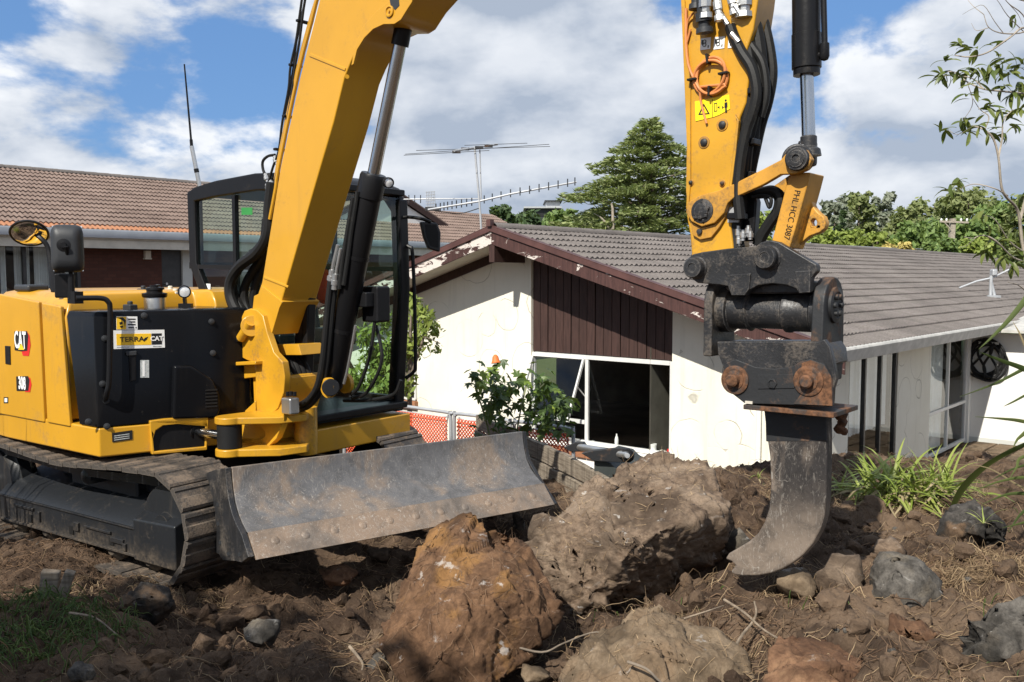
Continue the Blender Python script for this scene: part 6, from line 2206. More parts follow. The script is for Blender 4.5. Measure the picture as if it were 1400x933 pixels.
rock('boulder', 'tan boulder in front of the largest one, half sunk in soil',
     [(770, 925, 3.45), (790, 900, 3.5), (819, 876, 3.55), (834, 858, 3.65), (845, 840, 3.75), (871, 827, 3.8), (901, 824, 3.8), (920, 846, 3.75), (950, 862, 3.7), (983, 876, 3.6), (1015, 897, 3.5), (1030, 930, 3.4), (1020, 960, 3.3), (900, 960, 3.2), (790, 960, 3.2), (880, 890, 3.35), (950, 905, 3.35), (900, 900, 4.2), (980, 920, 4.1), (830, 900, 4.0)],
     'rock_tan', 5, GR, 'boulder', edge=.012, amp=.030, soft=0)
rock('boulder', 'red brown boulder with a pale streak, nearest the viewer below the ripper',
     [(1049, 925, 3.2), (1056, 885, 3.3), (1070, 868, 3.4), (1100, 862, 3.45), (1130, 868, 3.45), (1160, 885, 3.35), (1190, 905, 3.25), (1215, 930, 3.15), (1200, 960, 3.05), (1060, 965, 3.05), (1120, 900, 3.15), (1150, 930, 3.9), (1080, 930, 3.8)],
     'rock_red', 6, GR, 'boulder', edge=.011, amp=.026, soft=0)
rock('rock', 'pale stony slab behind the red brown boulder', [(1140, 880, 3.55), (1180, 866, 3.65), (1225, 880, 3.6), (1250, 905, 3.5), (1240, 925, 3.4), (1190, 905, 3.4), (1200, 930, 3.8), (1150, 910, 3.8)], 'rock_tan', 16, GR, edge=.02, amp=.03)
rock('boulder', 'dark cracked basalt boulder with soil on top, below the flax', lump(1332, 722, 5.7, 108, 62, .7, 21), 'rock_dark', 9, GR, 'boulder', edge=.015, amp=0.0405)
rock('rock', 'lone grey basalt rock right of the ripper', lump(1240, 807, 4.35, 76, 64, .9, 22, .2), 'rock_grey', 10, GR, edge=.013, amp=0.0270)
rock('boulder', 'big grey boulder at the lower right edge', lump(1372, 868, 3.75, 140, 118, .8, 23, -.15), 'rock_grey', 11, GR, 'boulder', edge=.013, amp=0.0338)
rock('rock', 'flat red brown rock beside the big grey boulder', lump(1252, 870, 3.85, 78, 50, .9, 24, .25), 'rock_red', 12, GR, edge=.013, amp=0.0203)
rock('rock', 'small tan stone in the shadow right of the ripper tip', lump(1162, 817, 4.25, 42, 26, .9, 25, .1), 'rock_tan', 13, GR, edge=.016, amp=0.0135)
rock('rock', 'brown block half buried behind the small tan stone', lump(1182, 843, 4.05, 52, 36, .9, 26), 'rock_brown', 14, GR, edge=.013, amp=0.0169)
rock('rock', 'upright grey slab under the end of the blade', lump(708, 712, 6.1, 22, 40, .8, 27, .3), 'rock_grey', 15, GR, edge=.02, amp=0.0203)
rock('rock', 'earthy stone catching the sun below the left of the blade', lump(462, 785, 4.85, 48, 42, .9, 28, .4), 'rock_red', 17, GR, edge=.013, amp=0.0203)
rock('rock', 'small earthy stone close under the middle of the blade', lump(520, 757, 5.3, 42, 20, .9, 29), 'rock_brown', 18, GR, edge=.013, amp=0.0135)
rock('rock', 'dark earthy rock in front of the near track', lump(194, 828, 4.35, 78, 68, .8, 30, -.2), 'rock_dark', 19, GR, edge=.013, amp=0.0270)
rock('rock', 'low grey stone with a white patch, in the shade of the hollow', lump(358, 868, 4.1, 56, 40, .9, 31), 'rock_grey', 20, GR, edge=.013, amp=0.0203)
rock('rock', 'small pale stone at the bottom beside the torn grass', lump(112, 920, 3.75, 42, 34, .9, 32), 'rock_grey', 21, GR, edge=.013, amp=0.0135)
rock('rock', 'grey wedge of stone at the foot of the rust brown boulder', lump(528, 916, 3.75, 60, 50, .8, 33, .5), 'rock_grey', 22, GR, edge=.013, amp=0.0135)
rock('rock', 'small brown stone by the crest under the strap leaves', lump(1215, 752, 5.0, 40, 24, .9, 34), 'rock_brown', 23, GR, edge=.013, amp=0.0135)
rock('rock', 'tan stone under the ripper point', lump(1092, 800, 4.25, 66, 40, .9, 35, .3), 'rock_tan', 24, GR, edge=.013, amp=0.0135)
rock('rock', 'dark soil block between the ripper and the crest', lump(1150, 790, 4.6, 60, 60, .9, 36, -.3), 'rock_brown', 25, GR, edge=.02, amp=0.0270)
rock('rock', 'pale stone between the tan and the rust brown boulders', lump(728, 925, 3.5, 56, 34, .9, 37), 'rock_tan', 26, GR, edge=.013, amp=0.0135)
rock('rock', 'grey stone behind the right shoulder of the largest boulder', lump(1010, 745, 5.0, 46, 54, .9, 38, .3), 'rock_grey', 27, GR, edge=.02, amp=0.0203)
solid('timber_offcut', MB().box(at_depth(68, 800, 4.75), (.09, .05, .16), (V((.96, .2, -.15)).normalized(), V((-.2, .97, .1)).normalized(), V((.17, -.07, .98)).normalized())).box(at_depth(88, 805, 4.72), (.05, .05, .20), (V((.9, .2, -.35)).normalized(), V((-.2, .97, .1)).normalized(), V((.36, -.02, .92)).normalized())), M['timber'],
      'broken grey timber offcut standing in the soil before the near track', 'timber', at_depth(70, 818, 4.75), bevel=.004)


# soil clods and crumbs
def in_view_points(n, rg, box):
    """scatter on the ground; denser near the viewer"""
    x0, x1, y0, y1 = box
    y = y0 + (y1 - y0) * rg.random(n) ** 1.5
    x = x0 + (x1 - x0) * rg.random(n)
    return x, y


nrg = np.random.default_rng(4)


def scatter(name, n, smin, smax, mat, box, seed, flat=.75, power=3.0, keep=None):
    g = np.random.default_rng(seed)
    x, y = in_view_points(n, g, box)
    if keep is not None:
        k = keep(x, y)
        x, y = x[k], y[k]
    n = len(x)
    bm = bmesh.new()
    bmesh.ops.create_icosphere(bm, subdivisions=2, radius=1.0)
    co = np.array([v.co[:] for v in bm.verts])
    bm.verts.index_update()
    fc = np.array([[v.index for v in f.verts] for f in bm.faces])
    bm.free()
    z = gbase(x, y) + gfine(x, y)
    s = smin + (smax - smin) * g.random(n) ** power
    R_ = g.normal(size=(n, 3, 3))
    Q, _r = np.linalg.qr(R_)
    S = s[:, None] * (np.array([1, .8, flat])[None] * (0.75 + .5 * g.random((n, 3))))
    # facets: push the ball by a few random planes
    P = np.repeat(co[None], n, 0)
    for k in range(7):
        nrm = g.normal(size=(n, 3))
        nrm /= np.linalg.norm(nrm, axis=1, keepdims=True)
        off = .45 + .4 * g.random(n)
        d = np.einsum('nvi,ni->nv', P, nrm) - off[:, None]
        P = P - np.maximum(d, 0)[..., None] * nrm[:, None, :] * .9
    P = P + g.normal(size=P.shape) * .05
    P = np.einsum('nvi,nij->nvj', P * S[:, None, :], Q)
    P += np.stack([x, y, z + s * .15], -1)[:, None, :]
    F = (fc[None] + (np.arange(n) * len(co))[:, None, None]).reshape(-1, 3)
    return np_mesh(name, P.reshape(-1, 3), F, mat)


def np_mesh(name, Vv, F, mat, smooth=False, parent=None, link=True):
    me = bpy.data.meshes.new(name)
    me.vertices.add(len(Vv))
    org = np.array(LOC[parent.name]) if parent else np.zeros(3)
    me.vertices.foreach_set('co', (Vv - org).astype(np.float32).ravel())
    F = np.asarray(F)
    k = F.shape[1]
    me.loops.add(F.size)
    me.loops.foreach_set('vertex_index', F.astype(np.int32).ravel())
    me.polygons.add(len(F))
    me.polygons.foreach_set('loop_start', (np.arange(len(F)) * k).astype(np.int32))
    me.polygons.foreach_set('use_smooth', np.full(len(F), smooth))
    me.update(calc_edges=True)
    me.materials.append(mat)
    if not link:
        return me
    o = bpy.data.objects.new(name, me)
    COL.objects.link(o)
    LOC[o.name] = V(org)
    if parent:
        o.parent = parent
    return o


BOX = (-4.2, 4.6, 2.75, 8.6)
tag(scatter('soil_lumps', 150, .03, .13, M['soil'], BOX, 7, power=2.0), 'big lumps of brown soil over the dug ground', 'soil', kind='stuff')
tag(scatter('soil_clods', 2600, .008, .075, M['soil'], BOX, 1), 'loose brown soil clods over the dug ground', 'soil', kind='stuff')
tag(scatter('soil_crumbs', 9000, .004, .016, M['soil'], (-3.4, 3.6, 2.75, 6.2), 2, power=1.5), 'fine soil crumbs over the dug ground', 'soil', kind='stuff')
tag(scatter('stones', 180, .006, .03, M['rock_grey'], (-3.4, 4.2, 2.75, 7.5), 3), 'small grey stones among the soil', 'stones', kind='stuff')


# roots, straw, dead grass: thin bent ribbons lying on the soil
def strands(name, n, mat, seed, box, lmin, lmax, wmin, wmax, lift=.03, wander=.6, keep=None, segs=6, stand=0.0, arch=.0):
    g = np.random.default_rng(seed)
    x, y = in_view_points(n, g, box)
    if keep is not None:
        k = keep(x, y, g)
        x, y = x[k], y[k]
    n = len(x)
    a = g.random(n) * 2 * np.pi
    ln = lmin + (lmax - lmin) * g.random(n) ** 1.8
    w = wmin + (wmax - wmin) * g.random(n) ** 1.5
    X, Y, Z = [x], [y], []
    for k in range(segs):
        a = a + g.normal(size=n) * wander / np.sqrt(segs) * 1.5
        X.append(X[-1] + np.cos(a) * ln / segs * (1 - stand))
        Y.append(Y[-1] + np.sin(a) * ln / segs * (1 - stand))
    X, Y = np.stack(X, 1), np.stack(Y, 1)
    G = gbase(X.ravel(), Y.ravel()).reshape(X.shape) + gfine(X.ravel(), Y.ravel()).reshape(X.shape)
    t = np.linspace(0, 1, segs + 1)[None]
    up = g.random((n, 1)) ** 3 * lift + g.random((n, 1)) ** 8 * lift * 3 * np.sin(t * np.pi * (0.5 + g.random((n, 1))))
    rise = stand * ln[:, None] * (t - arch * t * t)
    Z = np.maximum(G, G.mean(1, keepdims=True)) * .5 + G * .5 + .004 + up + rise
    P = np.stack([X, Y, Z], -1)
    T = np.gradient(P, axis=1)
    T /= np.linalg.norm(T, axis=2, keepdims=True) + 1e-9
    rv = g.normal(size=(n, 1, 3))
    Sd = np.cross(T, rv)
    Sd /= np.linalg.norm(Sd, axis=2, keepdims=True) + 1e-9
    wt_ = (w[:, None] * np.clip(1.15 - t ** 3, .12, 1))[..., None]
    A, B = P + Sd * wt_, P - Sd * wt_
    C = P + np.cross(T, Sd) * wt_ * 1.2
    VV = np.stack([A, B, C], 2).reshape(n, (segs + 1) * 3, 3)
    f = []
    for k in range(segs):
        b, c = k * 3, k * 3 + 3
        for (i, j) in ((0, 1), (1, 2), (2, 0)):
            f.append((b + i, b + j, c + j, c + i))
    f = np.array(f)
    F = (f[None] + (np.arange(n) * (segs + 1) * 3)[:, None, None]).reshape(-1, 4)
    return np_mesh(name, VV.reshape(-1, 3), F, mat, True)


def clumpy(th, sc, seed):
    return lambda x, y, g: vnoise(x * sc, y * sc, seed) + .18 * g.normal(size=len(x)) > th


tag(strands('root_fibres', 11000, M['root'], 11, (-3.8, 4.4, 2.75, 8.3), .05, .32, .0010, .0028, .02, 1.0, clumpy(.02, 1.6, 21)), 'brown root fibres tangled over the soil', 'roots', kind='stuff')
tag(strands('dry_straw', 7500, M['straw'], 12, (-3.8, 4.4, 2.75, 8.3), .05, .26, .0011, .0026, .03, .7, clumpy(.06, 1.4, 22)), 'dry straw and dead grass over the soil', 'straw', kind='stuff')


def near(cx, cy, rx, ry):
    return lambda x, y, g: ((x - cx) / rx) ** 2 + ((y - cy) / ry) ** 2 + .25 * g.normal(size=len(x)) < 1


for i, (u, v, rx, ry, n, l_) in enumerate(((960, 880, .35, .22, 500, .25), (1085, 800, .12, .1, 260, .16), (1340, 790, .4, .3, 1500, .22), (1010, 690, .4, .5, 800, .3), (190, 800, .5, .3, 500, .2), (1110, 690, .5, .4, 900, .28), (60, 760, .6, .35, 500, .2), (1200, 690, .7, .4, 900, .3), (700, 705, .3, .3, 250, .2), (300, 880, .8, .3, 500, .2))):
    p = on_z(u, v, float(gbase(np.array([0.0]), np.array([4.0]))[0]))
    for _ in range(6):
        p = on_z(u, v, float(gbase(np.array([p.x]), np.array([p.y]))[0]))
    tag(strands('root_tangle', n * 2, M['straw'] if i % 3 else M['root'], 40 + i, (p.x - rx * 1.3, p.x + rx * 1.3, p.y - ry * 1.3, p.y + ry * 1.3), .06, l_, .0008, .0022, .022, 1.2, near(p.x, p.y, rx, ry)),
        ['tangle of pale roots in front of the ripper', 'nest of straw under the ripper point', 'hairy mat of roots above the grey boulder', 'fibrous roots at the foot of the white wall', 'straw before the near track', 'roots on the crest behind the ripper',
         'straw beside the track', 'dead leaves under the strap leaves', 'straw below the end of the blade', 'thin roots in the shaded hollow'][i], 'roots', kind='stuff')
# fibres that cling to the boulders
def cling(name, rock_o, n, seed, mat, label, up=.1):
    g = np.random.default_rng(seed)
    me = rock_o.data
    m = len(me.polygons)
    cen, nor = np.empty(m * 3), np.empty(m * 3)
    me.polygons.foreach_get('center', cen)
    me.polygons.foreach_get('normal', nor)
    cen, nor = cen.reshape(-1, 3) + np.array(rock_o.location), nor.reshape(-1, 3)
    ok = np.where((nor[:, 2] > -up) | (g.random(m) < .15))[0]
    ii = g.choice(ok, n)
    segs = 4
    P = [cen[ii] + nor[ii] * .003]
    T = np.cross(nor[ii], g.normal(size=(n, 3)))
    T /= np.linalg.norm(T, axis=1, keepdims=True) + 1e-9
    ln = .03 + .10 * g.random(n) ** 2
    for k in range(segs):
        T = T + g.normal(size=(n, 3)) * .25 + nor[ii] * (.10 if k < 2 else -.15)
        T /= np.linalg.norm(T, axis=1, keepdims=True)
        P.append(P[-1] + T * (ln / segs)[:, None])
    P = np.stack(P, 1)
    Sd = np.cross(np.gradient(P, axis=1), nor[ii][:, None])
    Sd /= np.linalg.norm(Sd, axis=2, keepdims=True) + 1e-9
    w = (.0007 + .0010 * g.random(n))[:, None, None] * np.linspace(1, .4, segs + 1)[None, :, None]
    VV = np.stack([P + Sd * w, P - Sd * w], 2).reshape(n, -1, 3)
    f = np.array([(2 * k, 2 * k + 1, 2 * k + 3, 2 * k + 2) for k in range(segs)])
    F = (f[None] + (np.arange(n) * (segs + 1) * 2)[:, None, None]).reshape(-1, 4)
    o = np_mesh(name, VV.reshape(-1, 3), F, mat, True)
    return tag(o, label, 'roots', kind='stuff')


for i, (nm, lab) in enumerate((('boulder', 'root hairs clinging to the largest boulder'), ('boulder.001', 'root hairs clinging to the rust brown boulder'), ('boulder.002', 'root hairs clinging to the tan boulder'))):
    cling('root_hairs', bpy.data.objects[nm], (700, 600, 300)[i], 60 + i, M['straw'] if i != 1 else M['root'], lab)

# torn grass in the lower left corner
tag(strands('torn_grass', 5200, M['grass'], 71, (-3.4, -1.5, 3.3, 4.9), .08, .30, .0016, .0036, .03, .5, near(-2.45, 4.15, .62, .5), stand=.5, arch=.75), 'torn green grass in the shaded lower left corner', 'grass', kind='stuff')
tag(strands('grass_sprigs', 220, M['grass'], 72, (0.2, 3.6, 3.0, 7.5), .04, .12, .0015, .003, .02, .5, clumpy(.18, 1.1, 33), stand=.7, arch=.6), 'few green sprigs in the soil', 'grass', kind='stuff')


# bare roots and sticks that can be told apart
def root(label, pts, r, mat='straw', name='root'):
    P = [at_depth(*p) for p in pts]
    o = solid(name, MB().tube(P, [r, r * .5], 7, smooth=5), M[mat], label, 'root', P[0])
    o['group'] = 'bare roots lying on the soil'
    return o


root('pale forked root standing up in front of the ripper', [(1000, 893, 3.6), (1015, 868, 3.65), (1028, 852, 3.7), (1034, 838, 3.7), (1031, 822, 3.72)], .007, 'root_pale')
root('long pale root running down from the ripper point', [(990, 820, 3.9), (1018, 838, 3.75), (1040, 858, 3.65), (1062, 872, 3.55), (1085, 880, 3.5)], .006, 'root_pale')
root('thin pale root crossing the tan boulder', [(935, 846, 3.7), (960, 838, 3.72), (978, 832, 3.75), (990, 828, 3.8)], .004, 'root_pale')
root('brown root between the two big boulders', [(690, 880, 3.7), (740, 892, 3.68), (770, 880, 3.72), (810, 865, 3.75), (838, 868, 3.7)], .005, 'bark')
root('grey stick on the soil right of the ripper', [(1236, 762, 4.85), (1262, 756, 4.9), (1280, 746, 4.95)], .005, 'root_pale')
root('pale stick on the bare soil left of the rust brown boulder', [(478, 884, 3.95), (488, 896, 3.9), (496, 908, 3.85), (494, 920, 3.8)], .008, 'root_pale')
root('dark bent root along the front of the tan boulder', [(858, 905, 3.3), (884, 915, 3.25), (900, 930, 3.2), (915, 940, 3.18)], .006, 'bark')
root('pale stick in front of the near track', [(95, 838, 4.2), (130, 845, 4.15), (160, 868, 4.05)], .006, 'root_pale')

# ------------------------------------------------------------------ timber wall
WA, WB = V((-.42, 10.2, 0)), V((.80, 6.95, 0))
WD = (WB - WA).normalized()
WN = V((WD.y, -WD.x, 0))
if WN.dot(V((0, 0, 0)) - WA) < 0:
    WN = -WN
wl_ = (WB - WA).length
tw = thing('timber_wall', 'weathered plank retaining wall behind the end of the blade', 'wall', (WA + WB) / 2)
rg = random.Random(8)
zt = .29
for i in range(6):
    h_ = .158
    off = rg.uniform(-.012, .012)
    e0, e1 = rg.uniform(-.02, .02), wl_ + rg.uniform(-.06, .04)
    pts = [V((0, 0, zt - h_)), V((1, 0, zt - h_)), V((1, 0, zt)), V((0, 0, zt))]
    q4 = []
    n_ = 14
    top_, bot_ = [], []
    for k in range(n_ + 1):
        x = e0 + (e1 - e0) * k / n_
        zz = zt + rg.uniform(-.006, .004)
        if i == 0 and k > 10:
            zz -= .05 * (k - 10) / 4
        top_.append(WA + WD * x + UP * zz)
        bot_.append(WA + WD * x + UP * (zt - h_ + rg.uniform(-.004, .004)))
    MB().prism([p + WN * off for p in bot_ + top_[::-1]], WN * -.05).build('plank', M['timber'], tw, bevel=.005, seg=1)
    zt -= .175
for x in (.4, 1.7, 3.0):
    MB().box(WA + WD * x - WN * .11 + UP * -.4, (.1, .1, 1.3), (WD, WN, UP)).build('post', M['timber'], tw, bevel=.006)

# spare bucket with its ears and pin behind the wall
sb = thing('spare_bucket', 'dark steel bucket with a pin between its ears, lying behind the timber wall', 'bucket', at_depth(850, 660, 7.4))
dpt = 7.35
MB().prism([at_depth(u, v, dpt) for u, v in ((812, 628), (834, 633), (842, 641), (856, 650), (874, 655.5), (893, 657), (908, 655), (915, 650), (915, 690), (812, 690))], V((.25, .45, .03))).build('bucket_shell', plain('dark_green_grey_steel', (.05, .058, .055), .6, .3), sb, bevel=.006)
MB().prism([at_depth(u, v, dpt + .5) for u, v in ((828, 624), (920, 638), (925, 662), (870, 664), (845, 650))], V((.05, .25, 0))).build('bucket_inside', M['soffit'], sb)
for (pts, d_) in ((((770, 612), (786, 605), (797, 605), (802, 612), (800, 618), (780, 618)), 7.62), (((794, 620), (812, 616), (848, 612.5), (858, 614), (866, 622), (864, 630), (852, 633), (812, 631)), 7.3)):
    MB().prism([at_depth(u, v, d_) for u, v in pts], V((.02, .05, 0))).build('ear', M['rust_some'], sb, bevel=.006)
MB().cyl(at_depth(790, 611, 7.65), at_depth(858, 623, 7.25), .030, n=18).build('pin', M['zinc'], sb)
MB().lathe(at_depth(857, 623, 7.30), V((.12, -1, .1)), [(0, .055), (.03, .055), (.034, .045), (.034, .03), (.06, .028), (.075, .02), (.075, .001)], 24).build('pin_boss', M['black'], sb)
MB().lathe(at_depth(857, 623, 7.22), V((.12, -1, .1)), [(0, .022), (.02, .02), (.021, .001)], 14).build('pin_head', M['galv'], sb)

# ------------------------------------------------------------------ orange mesh fence panels
F0, F1 = V((-2.3, 11.85, 0)), V((.62, 9.45, 0))
FD = (F1 - F0).normalized()
FN = V((FD.y, -FD.x, 0))


def fence_at(u):
    d = ray(u, 560)
    n = FN
    p = EYE + d * ((F0 - EYE).dot(n) / d.dot(n))
    return (V((p.x, p.y, 0)) - F0).dot(FD)


for (u0, u1, lab) in ((470, 616, 'orange mesh fence panel just right of the cab'), (621, 698, 'orange mesh fence panel at the left end of the timber wall'), (703, 784, 'orange mesh fence panel behind the leafy shrub')):
    x0, x1 = fence_at(u0), fence_at(u1)
    zt, zb = .26, -1.2
    fp = thing('fence_panel', lab, 'fence', F0 + FD * ((x0 + x1) / 2) + UP * zb, 'orange site fence panels')
    P = lambda x, z, d=0: F0 + FD * x + UP * z + FN * d
    rr = .10
    crn = [P(x0, zb), P(x0, zt - rr), P(x0 + rr * .3, zt - rr * .3), P(x0 + rr, zt), P(x1 - rr, zt), P(x1 - rr * .3, zt - rr * .3), P(x1, zt - rr), P(x1, zb)]
    MB().tube(crn, .021, 10, smooth=3).build('fence_frame', M['galv'], fp)
    MB().tube([p_ * 1.0 for p_ in (P(x0 + .07, zb), P(x0 + .07, zt - .16), P(x0 + .16, zt - .07), P(x1 - .16, zt - .07), P(x1 - .07, zt - .16), P(x1 - .07, zb))], .009, 8, smooth=3).build('fence_wire', M['galv'], fp)
    mb = MB()
    ww = x1 - x0 - .1
    hh = zt - zb - .12
    stp = .048
    k = -hh
    while k < ww:
        a, b = max(k, 0), min(k + hh, ww)
        for (xa, za_, xb, zb_, d) in ((a, a - k, b, b - k, .010), (a, hh - (a - k), b, hh - (b - k), .004)):
            pa, pb = P(x0 + .05 + xa, zb + .06 + za_, d), P(x0 + .05 + xb, zb + .06 + zb_, d)
            if (pb - pa).length > .05:
                bar(mb, pa, pb, .020, .004, FN)
        k += stp
    for z_ in (zt - .10, zt - .14):
        bar(mb, P(x0 + .06, z_, .012), P(x1 - .06, z_, .012), .03, .005, FN)
    mb.build('fence_mesh', plain('orange_fence_plastic', (.72, .12, .045), .55) if 'orange_mesh' not in M else M['orange_mesh'], fp, kind='stuff', recalc=False, angle=0)
# ------------------------------------------------------------------ plants close by
def leaf_strip(name, L, w, droop, mat, fold=.25, segs=6, shape='strap', twist=0.0):
    """a leaf that starts at the origin, runs along +Y and bends down"""
    vs, fs = [], []
    y, z, a = 0.0, 0.0, 0.0
    for i in range(segs + 1):
        t = i / segs
        if shape == 'strap':
            ww = w * (1 - t ** 3) * (0.75 + .5 * min(t * 4, 1) * .5)
        else:
            ww = w * math.sin(math.pi * min(.06 + t * .94, 1)) ** .8
        tw_ = twist * t
        vs += [(-ww * math.cos(tw_), y, z + fold * ww + ww * math.sin(tw_)), (0, y, z), (ww * math.cos(tw_), y, z + fold * ww - ww * math.sin(tw_))]
        a += droop / segs * (0.5 + t)
        y += L / segs * math.cos(a)
        z -= L / segs * math.sin(a)
    for i in range(segs):
        b = i * 3
        fs += [(b, b + 1, b + 4, b + 3), (b + 1, b + 2, b + 5, b + 4)]
    return MB().add(vs, fs).mesh(name, mat, recalc=False, angle=0)


def aim(p, d, roll=0.0, scale=1.0):
    """+Y along d, +Z as near up as it goes"""
    y = V(d).normalized()
    x = y.cross(UP)
    if x.length < .05:
        x = V((1, 0, 0))
    x.normalize()
    z = x.cross(y)
    x2 = x * math.cos(roll) + z * math.sin(roll)
    z2 = x2.cross(y)
    m = Matrix((x2 * scale, y * scale, z2 * scale)).transposed().to_4x4()
    m.translation = V(p)
    return m


# strap leaved clump on the crest
ag = on_z(1246, 690, .24)
clump = thing('strap_leaf_clump', 'bright green strap leaved clump on the crest before the glass doors', 'plant', ag)
rg = random.Random(14)
green = [leaf_strip('leaf', L, .0105, d, M['leaf_strap']) for L, d in ((.46, .9), (.56, 1.3), (.40, .5), (.52, 1.7), (.37, 1.1))]
dead = [leaf_strip('dead_leaf', L, .013, d, M['leaf_straw'], twist=1.0) for L, d in ((.34, 1.8), (.42, 1.4), (.30, 2.2))]
heads = [(ag + V((dx, dy, 0)), hx) for dx, dy, hx in ((-.33, .0, -.25), (-.18, .1, -.25), (-.22, -.06, -.2), (-.05, .02, -.1), (.08, .08, 0.0), (.18, .0, .15), (.27, .1, .3), (.0, -.12, -.15), (-.1, .15, -.2))]
for k in range(298):
    p, hx = heads[k % len(heads)]
    a = rg.uniform(0, 2 * math.pi)
    el = rg.uniform(.1, 1.25)
    d = V((math.cos(a) * math.cos(el) + hx, math.sin(a) * math.cos(el) - .15, math.sin(el)))
    q_ = p + V((rg.uniform(-.07, .07), rg.uniform(-.07, .07), rg.uniform(.0, .14)))
    inst('leaf', rg.choice(green), aim(q_, d, rg.uniform(-.6, .6), rg.uniform(.55, 1.05)), clump)
for k in range(85):
    p, hx = heads[k % len(heads)]
    a = rg.uniform(0, 2 * math.pi)
    d = V((math.cos(a), math.sin(a) - .4, rg.uniform(-.25, .7)))
    inst('dead_leaf', rg.choice(dead), aim(p + V((rg.uniform(-.1, .12), rg.uniform(-.1, .05), rg.uniform(.02, .16))), d, rg.uniform(-1, 1), rg.uniform(.6, 1.1)), clump)
for (u, v, z, n, lab, s_) in ((1150, 672, .16, 22, 'small green tuft right behind the ripper', .62), (1037, 655, .12, 7, 'lone green sprout by the white wall left of the ripper', .36), (1345, 716, .55, 6, 'small green shoot on the dark basalt boulder', .3)):
    b = on_z(u, v, z)
    tf_ = thing('leaf_tuft', lab, 'plant', b)
    for k in range(n):
        a = rg.uniform(0, 2 * math.pi)
        el = rg.uniform(.3, 1.4)
        inst('leaf', rg.choice(green), aim(b, V((math.cos(a) * math.cos(el), math.sin(a) * math.cos(el), math.sin(el))), rg.uniform(-.5, .5), s_ * rg.uniform(.7, 1.1)), tf_)
    for k in range(n // 2):
        a = rg.uniform(0, 2 * math.pi)
        inst('dead_leaf', rg.choice(dead), aim(b, V((math.cos(a), math.sin(a), .3)), 0, s_ * .9), tf_)

# flax at the right edge: leaves traced one by one, the rest of the fan beyond the frame
FB_ = at_depth(1455, 715, 4.7)
flax = thing('flax_bush', 'long leaved flax reaching in from the right edge', 'flax', V((FB_.x, FB_.y, .3)))
base_l = V((FB_.x, FB_.y, .34))


def blade_leaf(pts, w, mat, name='leaf'):
    P = catmull([V(p) for p in pts], 5)
    mb = MB()
    vs, fs = [], []
    n = len(P)
    for i, p in enumerate(P):
        t = i / (n - 1)
        tg = (P[min(i + 1, n - 1)] - P[max(i - 1, 0)]).normalized()
        sd = tg.cross(V((.15, .9, .25))).normalized()
        up = sd.cross(tg)
        ww = w * (1 - t ** 2.2) * min(1, .55 + t * 2) + .0008
        vs += [p - sd * ww + up * ww * .35, p, p + sd * ww + up * ww * .35]
    for i in range(n - 1):
        b = i * 3
        fs += [(b, b + 1, b + 4, b + 3), (b + 1, b + 2, b + 5, b + 4)]
    return mb.add(vs, fs).build(name, mat, flax, recalc=False, angle=0)


for (pts, w, m_) in (
        ([(1440, 330, 4.3), (1412, 395, 4.25), (1385, 432, 4.22), (1360, 458, 4.2), (1338, 478, 4.18)], .020, 'leaf_flax'),
        ([(1460, 535, 4.4), (1405, 507, 4.35), (1368, 493, 4.3), (1338, 481, 4.25)], .019, 'leaf_flax'),
        ([(1450, 478, 4.5), (1400, 505, 4.45), (1360, 525, 4.42), (1312, 543, 4.4)], .014, 'leaf_flax'),
        ([(1450, 590, 4.3), (1400, 577, 4.28), (1370, 573, 4.25), (1333, 570, 4.22)], .013, 'leaf_flax'),
        ([(1300, 700, 5.9), (1315, 672, 5.6), (1340, 645, 5.3), (1375, 622, 5.0), (1420, 602, 4.8), (1470, 596, 4.6)], .026, 'leaf_flax'),
        ([(1460, 520, 4.2), (1415, 535, 4.2), (1385, 550, 4.2), (1372, 556, 4.2)], .010, 'leaf_flax'),
        ([(1465, 640, 4.4), (1420, 590, 4.3), (1395, 598, 4.3), (1385, 612, 4.3)], .020, 'leaf_flax'),
        ([(1470, 680, 4.5), (1410, 655, 4.5), (1370, 658, 4.5), (1330, 672, 4.5)], .014, 'leaf_flax'),
        ([(1470, 690, 4.5), (1420, 678, 4.5), (1380, 676, 4.5), (1342, 690, 4.5)], .018, 'leaf_flax'),
        ([(1470, 700, 4.4), (1430, 690, 4.4), (1400, 700, 4.4), (1378, 728, 4.4)], .020, 'leaf_flax'),
        ([(1465, 700, 4.6), (1425, 640, 4.6), (1390, 640, 4.6), (1350, 660, 4.6)], .013, 'leaf_flax'),
        ([(1460, 720, 4.3), (1430, 705, 4.3), (1400, 715, 4.3), (1370, 722, 4.3)], .016, 'leaf_flax'),
        ([(1465, 660, 4.6), (1430, 560, 4.55), (1400, 470, 4.5), (1385, 440, 4.5)], .010, 'leaf_straw'),
        ([(1460, 620, 4.3), (1400, 625, 4.3), (1390, 640, 4.3), (1380, 655, 4.3)], .012, 'leaf_flax'),
        ([(1460, 690, 4.7), (1400, 668, 4.7), (1350, 640, 4.7), (1300, 635, 4.7)], .006, 'leaf_straw')):
    pp_ = [at_depth(*p) for p in pts]
    if pts[0][0] > 1400:
        r0 = base_l + V((rg.uniform(0, .2), rg.uniform(-.1, .1), -.08))
        pp_ = [r0, r0.lerp(pp_[0], .5) + V((.05, 0, .06))] + pp_
    blade_leaf(pp_, w, M[m_])
fan = [leaf_strip('leaf', L, .026, d, M['leaf_flax'], segs=8) for L, d in ((1.0, .9), (1.2, .5), (.8, 1.3))]
